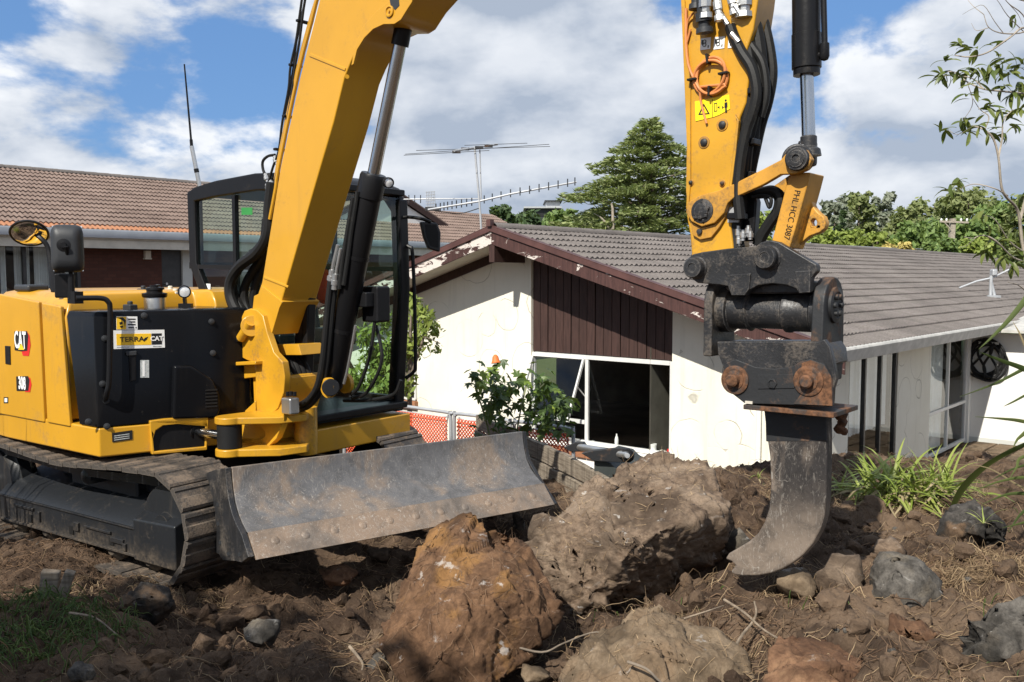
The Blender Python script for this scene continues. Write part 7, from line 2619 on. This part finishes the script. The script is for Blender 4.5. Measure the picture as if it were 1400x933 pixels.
for k in range(24):
    a = rg.uniform(-1.4, 1.8)
    el = rg.uniform(.5, 1.4)
    inst('leaf', rg.choice(fan), aim(base_l + V((rg.uniform(.15, .45), rg.uniform(-.2, .3), -.05)), V((math.cos(a) * math.cos(el) + .25, math.sin(a) * math.cos(el), math.sin(el))), rg.uniform(-.4, .4), rg.uniform(.7, 1.0)), flax)


# lobed shrub before the window
def lobed(name, mat):
    ang_ = [-2.3, -1.75, -1.25, -.85, -.45, -.2, 0, .2, .45, .85, 1.25, 1.75, 2.3]
    rad = [.35, .62, .38, .82, .48, .72, 1.0, .72, .48, .82, .38, .62, .35]
    vs = [(0, 0, 0)]
    for a, r_ in zip(ang_, rad):
        vs.append((math.sin(a) * r_ * .9, .25 + math.cos(a) * r_ * .85, -.14 * r_ * r_ - .05 * math.cos(a * 6)))
    return MB().add(vs, [(0, i + 1, i + 2) for i in range(len(ang_) - 1)]).mesh(name, mat, recalc=False, angle=0)


lm_ = [lobed('leaf', M['leaf_maple']), lobed('leaf', M['leaf_maple'])]
ll_ = lobed('leaf', M['leaf_lime'])
DS = 9.2
sb0 = at_depth(705, 640, DS)
shrub = thing('lobed_leaf_shrub', 'leafy shrub with lobed leaves and an orange flower before the window', 'shrub', V((sb0.x, sb0.y, ZH + .6)))
for pts in ([(690, 720), (684, 600), (672, 560), (676, 500)], [(700, 720), (705, 610), (712, 560), (722, 520)], [(715, 720), (735, 610), (748, 570), (762, 545)], [(695, 720), (668, 590), (655, 545), (648, 515)]):
    MB().tube([at_depth(u, v, DS + rg.uniform(-.1, .1)) for u, v in pts], [.012, .006], 7, smooth=4).build('stem', M['stem'], shrub)
rg = random.Random(19)
blobs = [(650, 516, 16, 14, 12), (676, 512, 22, 20, 22), (690, 535, 24, 20, 26), (668, 545, 18, 18, 14), (700, 525, 16, 14, 10), (715, 515, 12, 10, 5), (735, 505, 18, 12, 12), (738, 530, 24, 18, 22), (752, 548, 24, 22, 26), (722, 560, 26, 22, 30), (680, 570, 24, 16, 16), (766, 560, 18, 18, 14), (745, 580, 26, 12, 20),
         (705, 585, 22, 10, 10), (770, 585, 10, 10, 6), (775, 545, 8, 10, 4)]
for (u, v, ru, rv, n) in blobs:
    for k in range(n):
        p = at_depth(u + rg.gauss(0, ru * .5), v + rg.gauss(0, rv * .5), DS + rg.uniform(-.28, .28))
        d = V((rg.gauss(0, .7), rg.gauss(-.35, .6), rg.gauss(-.55, .4)))
        lime = rg.random() < (.22 if v < 530 else .06)
        inst('leaf', ll_ if lime else rg.choice(lm_), aim(p, d, rg.uniform(-.8, .8), rg.uniform(.075, .145)), shrub)
for (u, v) in ((655, 521), (716, 519), (757, 531), (774, 545)):
    inst('leaf', ll_, aim(at_depth(u, v, DS - .3), V((.5, -.5, -.3)), 0, .13), shrub)
fl = at_depth(677, 492, DS - .05)
MB().lathe(fl + UP * .05, V((.1, -.2, -1)), [(0, .012), (.02, .03), (.06, .038), (.085, .05), (.08, .001)], 10).build('flower', M['petal'], shrub)


# ------------------------------------------------------------------ foliage clouds
def cloud(centres, radii, n, size, seed, flat=.0, aspect=.55, shell=.55, up=.35, hang=0.0):
    """n leaf-sized faces spread through ellipsoids: (n, 4, 3)"""
    g = np.random.default_rng(seed)
    C, Rr = np.array(centres, float), np.array(radii, float)
    vol = (Rr[:, 0] * Rr[:, 1] * Rr[:, 2]) ** .75
    ii = g.choice(len(C), n, p=vol / vol.sum())
    d = g.normal(size=(n, 3))
    d /= np.linalg.norm(d, axis=1, keepdims=True)
    r = shell + (1 - shell) * g.random(n)
    r = np.where(g.random(n) < .25, g.random(n) ** .5, r) * (1 + .18 * g.normal(size=n))
    P = C[ii] + d * Rr[ii] * r[:, None]
    N = d * .8 + g.normal(size=(n, 3)) * .65 + np.array([0, 0, up])
    N /= np.linalg.norm(N, axis=1, keepdims=True)
    A = np.cross(N, g.normal(size=(n, 3)))
    A[:, 2] -= hang
    A /= np.linalg.norm(A, axis=1, keepdims=True)
    B = np.cross(N, A)
    s = size * (.6 + .8 * g.random(n))[:, None]
    a, b = A * s, B * s * aspect
    return np.stack([P - a, P + b, P + a, P - b], 1)


def quads(name, Q, mat, parent):
    return np_mesh(name, Q.reshape(-1, 3), np.arange(len(Q) * 4).reshape(-1, 4), mat, False, parent)


def tree(name, label, u, vtop, hw, Y, mat, seed, vbot=350, n=2600, size=.26, lumps=16, bark='bark', group='trees on the slope behind the houses', cat='tree', conic=0.0, hang=0.0):
    s = Y / FPX
    top_, bot_ = at_depth(u, vtop, Y), at_depth(u, vbot, Y)
    H_ = top_.z - bot_.z
    W_ = hw * s
    gz0 = float(gbase(np.array([top_.x]), np.array([Y]))[0])
    g = random.Random(seed)
    t = thing(name, label, cat, V((top_.x, Y, gz0)), group)
    cs, rs = [], []
    for k in range(lumps):
        f = (k + .5) / lumps
        z = top_.z - H_ * (.02 + .98 * f ** .9)
        prof_ = (math.sin(math.pi * min(.16 + .62 * f, 1)) if not conic else min(1, .12 + conic * f))
        a = k * 2.4 + g.uniform(-.4, .4)
        rad = W_ * prof_ * g.uniform(.35, .8)
        cr = W_ * g.uniform(.22, .40) * (.55 + .45 * prof_)
        z = min(z, top_.z - cr * .5)
        cs.append((top_.x + math.cos(a) * rad, Y + math.sin(a) * rad, z))
        rs.append((cr, cr, cr * g.uniform(.6, .95)))
    MB().tube([V((top_.x + W_ * .1, Y, gz0 - .3)), V((top_.x, Y, (gz0 + top_.z) / 2)), V((top_.x, Y, top_.z - H_ * .15))], [.04 * W_ + .12, .04], 8, smooth=3).build('trunk', M[bark], t)
    mb = MB()
    for k in range(0, lumps, 2):
        c = V(cs[k])
        mb.tube([V((top_.x, Y, c.z - .5 * abs(c.x - top_.x) - .4)), (V((top_.x, Y, c.z)) + c) / 2, c], [.06, .02], 6)
    mb.build('limb', M[bark], t)
    quads('crown', cloud(cs, rs, n, size, seed, shell=.62, hang=hang), M[mat], t)
    return t


# the cedar
CY = 46.0
ct, cbse = at_depth(888, 161, CY), at_depth(886, 345, CY)
gz0 = float(gbase(np.array([ct.x]), np.array([CY]))[0])
ced = thing('cedar_tree', 'tall spreading cedar with layered green branches left of the excavator arm', 'tree', V((ct.x, CY, gz0)))
MB().tube([V((ct.x, CY, gz0 - .3)), V((ct.x + .1, CY, (gz0 + ct.z) / 2)), ct - UP * .3], [.34, .04], 10, smooth=3).build('trunk', M['bark'], ced)
g = np.random.default_rng(17)
rg = random.Random(17)
QQ = []
lim = MB()
Ht = ct.z - cbse.z + 1.2
nb = 150
for k in range(nb):
    f = (k + .5) / nb                       # 0 top .. 1 foot
    z = ct.z - .05 - Ht * f ** .92
    a = k * 2.39996 + rg.uniform(-.35, .35)
    Lb = (.22 + 4.2 * min(1, f / .55) ** .85 + .45 * f) * rg.uniform(.55, 1.15)
    if math.cos(a) < 0:
        Lb *= 1.04
    d = V((math.cos(a), math.sin(a), 0))
    tip = d * Lb + UP * (Lb * rg.uniform(-.02, .20) - .10)
    p0 = V((ct.x, CY, z))
    mid = d * Lb * .55 + UP * (Lb * .13)
    path = catmull([p0, p0 + mid, p0 + tip], 5)
    if f > .05:
        lim.tube(path, [.02 + .012 * Lb, .01], 5)
    m = int(45 + 210 * (Lb / 3.6) ** 1.3)
    t = g.random(m) ** .6
    pp = np.array([path[min(int(x * (len(path) - 1)), len(path) - 1)] for x in t])
    side = np.array(d.cross(UP))
    wd = (g.random(m) - .5) * (.35 + .62 * Lb * t * (1.15 - t * .8))
    P = pp + side[None] * wd[:, None] + np.array(d)[None] * (g.random(m)[:, None] * .25) + np.array([0, 0, 1])[None] * (g.normal(size=m)[:, None] * .055 - np.abs(wd)[:, None] * .12)
    A = np.array(d)[None] * .8 + side[None] * np.sign(wd)[:, None] * (.3 + .5 * g.random(m))[:, None] + g.normal(size=(m, 3)) * .28
    A[:, 2] += .10
    A /= np.linalg.norm(A, axis=1, keepdims=True)
    N = np.array([0, 0, 1])[None] + g.normal(size=(m, 3)) * .5
    B = np.cross(N, A)
    B /= np.linalg.norm(B, axis=1, keepdims=True)
    s = (.10 + .10 * g.random(m))[:, None]
    QQ.append(np.stack([P - A * s, P + B * s * .34, P + A * s * 1.1, P - B * s * .34], 1))
QQ = np.concatenate(QQ)
lim.build('limb', M['bark'], ced)
quads('crown', QQ, M['leaf_cedar'], ced)

TR = [
    ('tree', 'round dark tree just right of the aerial mast', 684, 283, 24, 72, 'leaf_dark', 325, 1500, .22),
    ('tree', 'low dark tree left of the cedar under the grey hill house', 722, 291, 28, 82, 'leaf_dark', 325, 1600, .26),
    ('tree', 'mid green bushy tree between the hill house and the cedar', 770, 289, 30, 78, 'leaf_mid', 325, 1700, .26),
    ('tree', 'olive tree hard against the left side of the cedar', 812, 290, 30, 66, 'leaf_olive', 330, 1700, .22),
    ('tree', 'grey green tree just right of the lifting eye', 1142, 270, 30, 96, 'leaf_grey', 345, 2200, .30),
    ('conifer_tree', 'narrow dark conifer in the gap right of the lifting eye', 1152, 287, 13, 92, 'leaf_dark', 345, 1300, .26),
    ('tree', 'tall loose dark olive tree behind the narrow conifer', 1175, 262, 34, 108, 'leaf_olive', 345, 2500, .34),
    ('tree', 'pale grey green tree on the skyline right of the loose olive tree', 1207, 265, 28, 114, 'leaf_grey', 345, 2300, .34),
    ('tree', 'rounded olive tree in the middle of the slope', 1240, 280, 36, 98, 'leaf_olive', 345, 2600, .30),
    ('tree', 'broad olive tree left of the utility pole', 1278, 270, 44, 106, 'leaf_olive', 345, 3000, .34),
    ('tree', 'highest broad tree on the skyline behind the utility pole', 1325, 258, 52, 100, 'leaf_olive', 345, 3400, .32),
    ('tree', 'mid green tree on the slope right of the utility pole', 1362, 278, 46, 86, 'leaf_mid', 350, 2800, .28),
    ('tree', 'mid green tree below the rounded olive tree', 1262, 304, 50, 78, 'leaf_mid', 350, 2800, .26),
    ('tree', 'mid green tree low on the slope beside the pole', 1326, 302, 40, 74, 'leaf_mid', 350, 2400, .24),
    ('tree', 'dark green tree at the right edge of the slope', 1410, 268, 46, 82, 'leaf_olive', 352, 2800, .28),
    ('bush', 'bright yellow green bush just right of the push link', 1128, 312, 26, 58, 'leaf_yellow', 350, 1700, .18),
    ('bush', 'yellow green bush second from the arm along the ridge', 1166, 314, 26, 60, 'leaf_yellow', 350, 1700, .18),
    ('bush', 'yellow green bush third from the arm along the ridge', 1200, 318, 26, 58, 'leaf_yellow', 350, 1600, .18),
    ('bush', 'yellow green bush seen through the gap in the arm', 1046, 288, 40, 60, 'leaf_yellow', 350, 2200, .18),
    ('bush', 'low green bush along the ridge left of the pole', 1288, 328, 30, 56, 'leaf_mid', 352, 1500, .17),
    ('bush', 'low yellow green bush along the ridge right of the pole', 1338, 326, 34, 56, 'leaf_yellow', 356, 1500, .17),
    ('bush', 'dry golden bush low on the ridge', 1228, 334, 28, 56, 'leaf_gold', 352, 900, .14),
]
for i, (nm, lab, u, vt, hw, Y, m_, vb, n, sz) in enumerate(TR):
    tree(nm, lab, u, vt, hw, Y, m_, 100 + i, vb, n, sz, lumps=20 if nm == 'tree' else 12, conic=.9 if 'conifer' in nm else 0, cat=nm.split('_')[-1])
# thin bare trunks in front of the cedar
p0 = at_depth(838, 330, 44)
gz1 = float(gbase(np.array([p0.x]), np.array([44.0]))[0])
dead_t = thing('bare_tree', 'pale bare trunk in front of the foot of the cedar', 'tree', V((p0.x, 44, gz1)))
MB().tube([V((p0.x, 44, gz1)), at_depth(838, 305, 44), at_depth(836, 278, 44)], [.11, .04], 8, smooth=3).build('trunk', M['bark_pale'], dead_t)
MB().tube([at_depth(838, 322, 44), at_depth(830, 308, 44), at_depth(822, 298, 44), at_depth(812, 292, 44)], [.07, .02], 6, smooth=3).build('limb', M['bark_pale'], dead_t)

# shrub behind the cab
sh_b = thing('glossy_shrub', 'yellow green glossy shrub against the white wall right of the cab', 'shrub', V((at_depth(560, 500, 12.6).x, 12.6, ZH)))
MB().tube([V((at_depth(560, 500, 12.6).x, 12.6, ZH)), at_depth(560, 520, 12.6), at_depth(562, 430, 12.6)], [.05, .015], 7, smooth=3).tube([at_depth(560, 520, 12.6), at_depth(580, 460, 12.5), at_depth(602, 470, 12.5)], [.025, .008], 6).tube([at_depth(560, 520, 12.6), at_depth(530, 470, 12.7), at_depth(512, 450, 12.7)], [.025, .008], 6).build('stem', M['bark'], sh_b)
cs, rs = [], []
for (u, v, r_) in ((562, 410, 14), (572, 425, 16), (582, 440, 18), (592, 452, 16), (560, 445, 20), (575, 465, 18), (556, 480, 22), (540, 470, 24), (530, 500, 26), (510, 490, 24), (545, 530, 24), (515, 530, 26), (560, 515, 14), (525, 440, 18), (500, 460, 20), (598, 478, 8), (485, 520, 24)):
    p = at_depth(u, v, 12.6 + .2 * math.sin(u))
    cs.append(p[:])
    rs.append((r_ * .01, r_ * .011, r_ * .01))
quads('foliage', cloud(cs, rs, 2100, .055, 5, shell=.3, aspect=.42, hang=.5), M['leaf_yellow'], sh_b)

# ------------------------------------------------------------------ tree leaning in from the right
TD_ = 6.4
tb = at_depth(1452, 640, TD_)
rt = thing('broadleaf_tree', 'slender tree with clusters of long leaves reaching in from the right edge', 'tree', V((tb.x, tb.y, .3)))
brs = [([(1455, 690), (1448, 560), (1425, 430), (1400, 345), (1392, 290), (1376, 270), (1369, 255), (1365, 215), (1358, 190), (1346, 178), (1330, 172)], .014),
       ([(1395, 300), (1420, 200), (1430, 110), (1415, 60), (1400, 38), (1380, 52), (1350, 72), (1325, 78), (1306, 76)], .011),
       ([(1424, 90), (1412, 30), (1400, 44), (1372, 46), (1352, 38), (1345, 20)], .007),
       ([(1365, 215), (1370, 190), (1372, 165), (1385, 150)], .008), ([(1346, 178), (1352, 160), (1340, 150), (1330, 135)], .005),
       ([(1425, 130), (1400, 128), (1370, 125), (1345, 122), (1322, 112), (1308, 100), (1296, 98)], .008), ([(1345, 122), (1330, 108), (1310, 104), (1290, 104)], .005),
       ([(1378, 268), (1360, 258), (1335, 252), (1320, 255), (1308, 262)], .005), ([(1420, 5), (1395, 0), (1375, -8), (1360, -20)], .006), ([(1415, 50), (1398, 20), (1380, 6), (1370, -6)], .005),
       ([(1400, 44), (1378, 22), (1366, 4), (1358, -6)], .0035), ([(1372, 46), (1360, 30), (1345, 8), (1330, 12), (1316, 20)], .003), ([(1352, 38), (1335, 42), (1328, 32)], .003), ([(1345, 20), (1330, 8), (1320, -4)], .003), ([(1380, 6), (1392, 20), (1398, 34)], .003),
       ([(1408, 360), (1385, 352), (1362, 330), (1345, 322), (1330, 326), (1318, 324)], .007), ([(1400, 345), (1380, 330), (1360, 300), (1345, 295)], .006), ([(1405, 400), (1392, 390), (1378, 386)], .006),
       ([(1362, 330), (1340, 322), (1322, 336), (1312, 338)], .004), ([(1322, 112), (1330, 140), (1320, 160), (1310, 168)], .003), ([(1296, 178), (1310, 184), (1330, 172)], .0025)]
for pts, r_ in brs:
    MB().tube([at_depth(u, v, TD_ + .12 * math.sin(u * .05)) for u, v in pts], [r_, r_ * .35], 6, smooth=4).build('branch', M['bark_pale'], rt)
lq = [leaf_strip('leaf', .125, .0165, d, M['leaf_loquat'], shape='oval', segs=5) for d in (.5, .9, 1.3)]
clusters = [(1318, 62, 7), (1333, 66, 7), (1292, 82, 6), (1284, 104, 7), (1297, 100, 7), (1310, 96, 6), (1322, 97, 8), (1338, 94, 8), (1352, 92, 7), (1366, 90, 8), (1380, 98, 9), (1394, 92, 9), (1370, 80, 5), (1334, 114, 6), (1372, 118, 8), (1388, 126, 9), (1398, 112, 8),
            (1324, 132, 5), (1352, 142, 6), (1366, 150, 5), (1380, 158, 8), (1394, 150, 8), (1318, 164, 6), (1322, 178, 8), (1338, 172, 7), (1348, 180, 4), (1372, 182, 7), (1380, 172, 6), (1288, 178, 6), (1310, 246, 7), (1302, 262, 6), (1300, 255, 4), (1398, 266, 7), (1372, 60, 3), (1386, 24, 3),
            (1350, 345, 8), (1362, 330, 8), (1378, 322, 8), (1392, 312, 8), (1372, 352, 9), (1386, 362, 9), (1396, 345, 9), (1345, 290, 6), (1352, 305, 6), (1366, 290, 6), (1396, 380, 8), (1380, 300, 5), (1345, 330, 4), (1394, 290, 6)]
rg = random.Random(31)
cnt = 0
for (u, v, n) in clusters:
    p = at_depth(u, v, TD_ + .12 * math.sin(u * .05) + rg.uniform(-.12, .12))
    ax_ = V((rg.gauss(-.2, .5), rg.gauss(-.3, .5), rg.gauss(.2, .4))).normalized()
    for k in range(n):
        if cnt >= 298:
            break
        d = ax_ * .35 + V((rg.gauss(0, .8), rg.gauss(0, .8), rg.gauss(-.15, .5)))
        inst('leaf', rg.choice(lq), aim(p + V((rg.uniform(-.02, .02), rg.uniform(-.02, .02), rg.uniform(-.02, .02))), d, rg.uniform(-.7, .7), rg.uniform(.65, 1.1)), rt)
        cnt += 1

# ------------------------------------------------------------------ on and behind the roofs
# television aerial
AD = 18.2
mast = thing('television_aerial', 'tall mast with two aerials behind the gable peak', 'aerial', at_depth(659, 335, AD))
MB().tube([at_depth(659.5, 345, AD), at_depth(656.5, 290, AD), at_depth(649, 201, AD)], .022, 10).build('mast', M['galv'], mast)
MB().tube([at_depth(656, 205, AD - .05), at_depth(657, 240, AD), at_depth(658, 275, AD)], .014, 6).build('cable', M['galv'], mast)
bm0, bm1 = at_depth(621, 206.5, AD - .4), at_depth(680, 197.5, AD + .5)
MB().tube([bm0, bm1], .022, 8).build('boom', M['galv'], mast)
for k, (f, du0, v0, du1, v1) in enumerate(((.05, -97, 212.5, 20, 206), (.35, -95, 211, 102, 197.5), (.62, -80, 206, 103, 200.5), (.9, -14, 199, 72, 196))):
    c = bm0.lerp(bm1, f)
    MB().tube([at_depth(649 + du0, v0, c.y), at_depth(649 + du1, v1, c.y)], .006, 6).build('aerial_element', M['mirror_back'], mast)
for (u, v) in ((624, 207), (636, 203), (655, 201), (668, 199)):
    MB().box(at_depth(u, v + 1, AD - .1), (.16, .06, .05)).build('aerial_bracket', M['rust_some'], mast)
c0, c1 = at_depth(585, 287, AD - .2), at_depth(788, 249, AD + .2)
MB().tube([c0, at_depth(655, 275.5, AD), at_depth(700, 265, AD), c1], .020, 8).build('boom', M['galv'], mast)
us = [596, 602, 607, 612, 618, 624, 631, 638, 645, 662, 673, 685, 698, 711, 724, 737, 750, 763, 776, 786]
for u in us:
    v = np.interp(u, [585, 655, 700, 788], [287, 275.5, 265, 249])
    h_ = 6.5
    MB().tube([at_depth(u, v - h_, AD), at_depth(u, v + h_ * .7, AD)], .013, 6).build('aerial_element', M['mirror_back'], mast)
mb = MB()
for k in range(6):
    u = 583 + k * 2.2
    mb.tube([at_depth(u, 262, AD), at_depth(u + 1.2, 284, AD)], .006, 4)
for k in range(6):
    mb.tube([at_depth(582, 263 + k * 4, AD), at_depth(595, 262 + k * 4, AD)], .006, 4)
mb.build('reflector', M['galv'], mast, kind='stuff')
MB().box(at_depth(591, 286, AD), (.28, .08, .07)).build('aerial_bracket', M['rust_some'], mast)
d0, d1 = at_depth(540, 273, AD + .6), at_depth(600, 272, AD + .6)
MB().tube([d0, d1, at_depth(657, 272, AD)], .012, 6).build('boom', M['galv'], mast)
for u in (546, 552, 559, 567, 575):
    MB().tube([at_depth(u, 267, AD + .6), at_depth(u, 278, AD + .6)], .011, 6).build('aerial_element', M['mirror_back'], mast)
MB().tube([at_depth(655, 285, AD), at_depth(630, 292, AD), at_depth(606, 290, AD), at_depth(592, 288, AD)], .010, 6, smooth=4).build('cable', M['rubber'], mast)

# bracket on the far roof
rn_ = (UP - GG * SL).normalized()
bb = on_plane(1354, 407, H(0, 0, ZE), rn_)
dm = thing('dish_bracket', 'small steel bracket with a thin arm on the tiled roof near the right edge', 'bracket', bb)
s_ = bb.y / FPX
MB().cyl(bb, bb + UP * (30 * s_), .045).build('post', M['galv'], dm)
MB().cyl(bb + V((6 * s_, 0, .02)), bb + UP * (22 * s_), .04).build('brace', M['galv'], dm)
MB().box(bb + UP * .03, (18 * s_, .4, .06)).build('foot_plate', M['galv'], dm)
MB().tube([bb + V((-43 * s_, 0, 13 * s_)), bb + V((-20 * s_, 0, 22 * s_)), bb + V((2 * s_, 0, 27 * s_)), bb + V((24 * s_, 0, 38 * s_))], .026, 8).build('arm', M['galv'], dm)
MB().box(bb + V((3 * s_, 0, 34 * s_)), (7 * s_, .2, 9 * s_)).build('housing', M['galv'], dm, bevel=.04)

# utility pole
PY = 62.0
pp = at_depth(1299, 350, PY)
gzp = float(gbase(np.array([pp.x]), np.array([PY]))[0])
pole = thing('utility_pole', 'grey utility pole with a cross arm beyond the ridge', 'pole', V((pp.x, PY, gzp)))
tp0 = at_depth(1304, 299, PY)
MB().prism([V((pp.x - .2, PY, gzp)), V((pp.x + .2, PY, gzp)), V((tp0.x + .15, PY, tp0.z)), V((tp0.x - .15, PY, tp0.z))], V((0, .3, 0))).build('post', M['bark_pale'], pole)
bar_ = MB()
bar(bar_, at_depth(1285, 303, PY - .05), at_depth(1324, 304.5, PY - .05), .10, .12, V((0, 1, 0)))
bar_.build('cross_arm', M['bark_pale'], pole)
for u in (1287, 1294, 1314, 1322):
    MB().lathe(at_depth(u, 303, PY - .05), UP, [(0, .03), (.08, .07), (.16, .07), (.2, .03)], 8).build('insulator', M['white_paint'], pole)
br_ = MB()
bar(br_, at_depth(1291, 304, PY - .1), at_depth(1300, 314, PY - .1), .06, .06, V((0, 1, 0)))
br_.build('brace', M['bark_pale'], pole)
solid('overhead_cable', MB().tube([at_depth(1300, 342, PY), at_depth(1230, 340, 56), at_depth(1160, 336.5, 50), at_depth(1090, 333, 44), at_depth(960, 330, 38)], .03, 6, smooth=4), M['galv'], 'thin pale overhead cable running along behind the tiled ridge', 'cable', at_depth(1300, 342, PY))

# grey house on the hill
HY = 120.0
hs = at_depth(745, 300, HY)
hh_ = thing('hill_house', 'flat roofed grey house on the hill left of the cedar', 'house', V((hs.x, HY, hs.z)))


def hbox(u0, v0, u1, v1, d0, d1, name, mat):
    a, b = at_depth(u0, v1, HY), at_depth(u1, v0, HY)
    return MB().prism([V((a.x, HY + d0, a.z)), V((b.x, HY + d0, a.z)), V((b.x, HY + d0, b.z)), V((a.x, HY + d0, b.z))], V((0, d1 - d0, 0))).build(name, mat, hh_)


hbox(718, 285, 766, 312, 0, 8, 'wall', M['mirror_back'])
hbox(716, 283, 768, 285.2, -.6, 8.5, 'roof', M['galv'])
hbox(747, 275, 766, 283, 1, 7, 'upper_wall', M['galv'])
hbox(745, 273.5, 769, 275.2, .5, 7.5, 'roof', M['mirror_back'])
for (a, b) in ((722, 730), (733, 743), (752, 762)):
    hbox(a, 288, b, 296, -.05, .02, 'window', M['decal_black'])
hs2 = at_depth(703, 306, 100.0)
h3 = thing('far_bungalow', 'small pale roofed bungalow below the grey hill house', 'house', V((hs2.x, 100, hs2.z)))
HY = 100.0
hh_ = h3
hbox(692, 303, 716, 322, 0, 6, 'wall', M['white_wall'])
a, b, c = at_depth(689, 304, HY), at_depth(718, 304, HY), at_depth(704, 297, HY)
MB().prism([a - V((0, .5, 0)), b - V((0, .5, 0)), c - V((0, .5, 0))], V((0, 7, 0))).build('roof', M['galv'], h3)
hbox(699, 306, 706, 312, -.05, .02, 'window', M['decal_black'])

# ------------------------------------------------------------------ greenery beside and behind the viewer that shades the corner
st_ = thing('shade_tree', 'bushy tree standing behind the viewer, out of frame, shading the lower left corner', 'tree', (-5.3, -.3, .28))
MB().tube([V((-5.3, -.3, .2)), V((-5.2, -.2, 2.2)), V((-5.0, 0, 4.2))], [.16, .06], 9, smooth=3).build('trunk', M['bark'], st_)
cs = [(-4.9, -.2, 4.3), (-4.1, -.8, 4.7), (-5.7, .1, 4.6), (-4.8, .0, 5.0), (-3.45, -1.1, 4.4), (-5.5, -.9, 5.0), (-4.2, -1.2, 5.2), (-3.0, -1.4, 4.6)]
quads('crown', cloud(cs, [(.85, .8, .7)] * len(cs), 2300, .13, 9, shell=.3), M['leaf_mid'], st_)
tg = V((-4.25, 5.55, .0))
gr = thing('tall_grass_clump', 'clump of tall reed grass just beyond the left edge beside the excavator', 'plant', tg)
rg = random.Random(77)
reed = [leaf_strip('reed', L, .012, d, M['leaf_strap'], segs=7) for L, d in ((1.6, .12), (1.9, .18), (1.4, .3))]
for k in range(90):
    inst('reed', rg.choice(reed), aim(tg + V((max(-.5, min(.28, rg.gauss(0, .22))), rg.gauss(0, .16), 0)), V((rg.gauss(-.04, .06), rg.gauss(.05, .12), 1)), rg.uniform(-3, 3), rg.uniform(.65, 1.0)), gr)
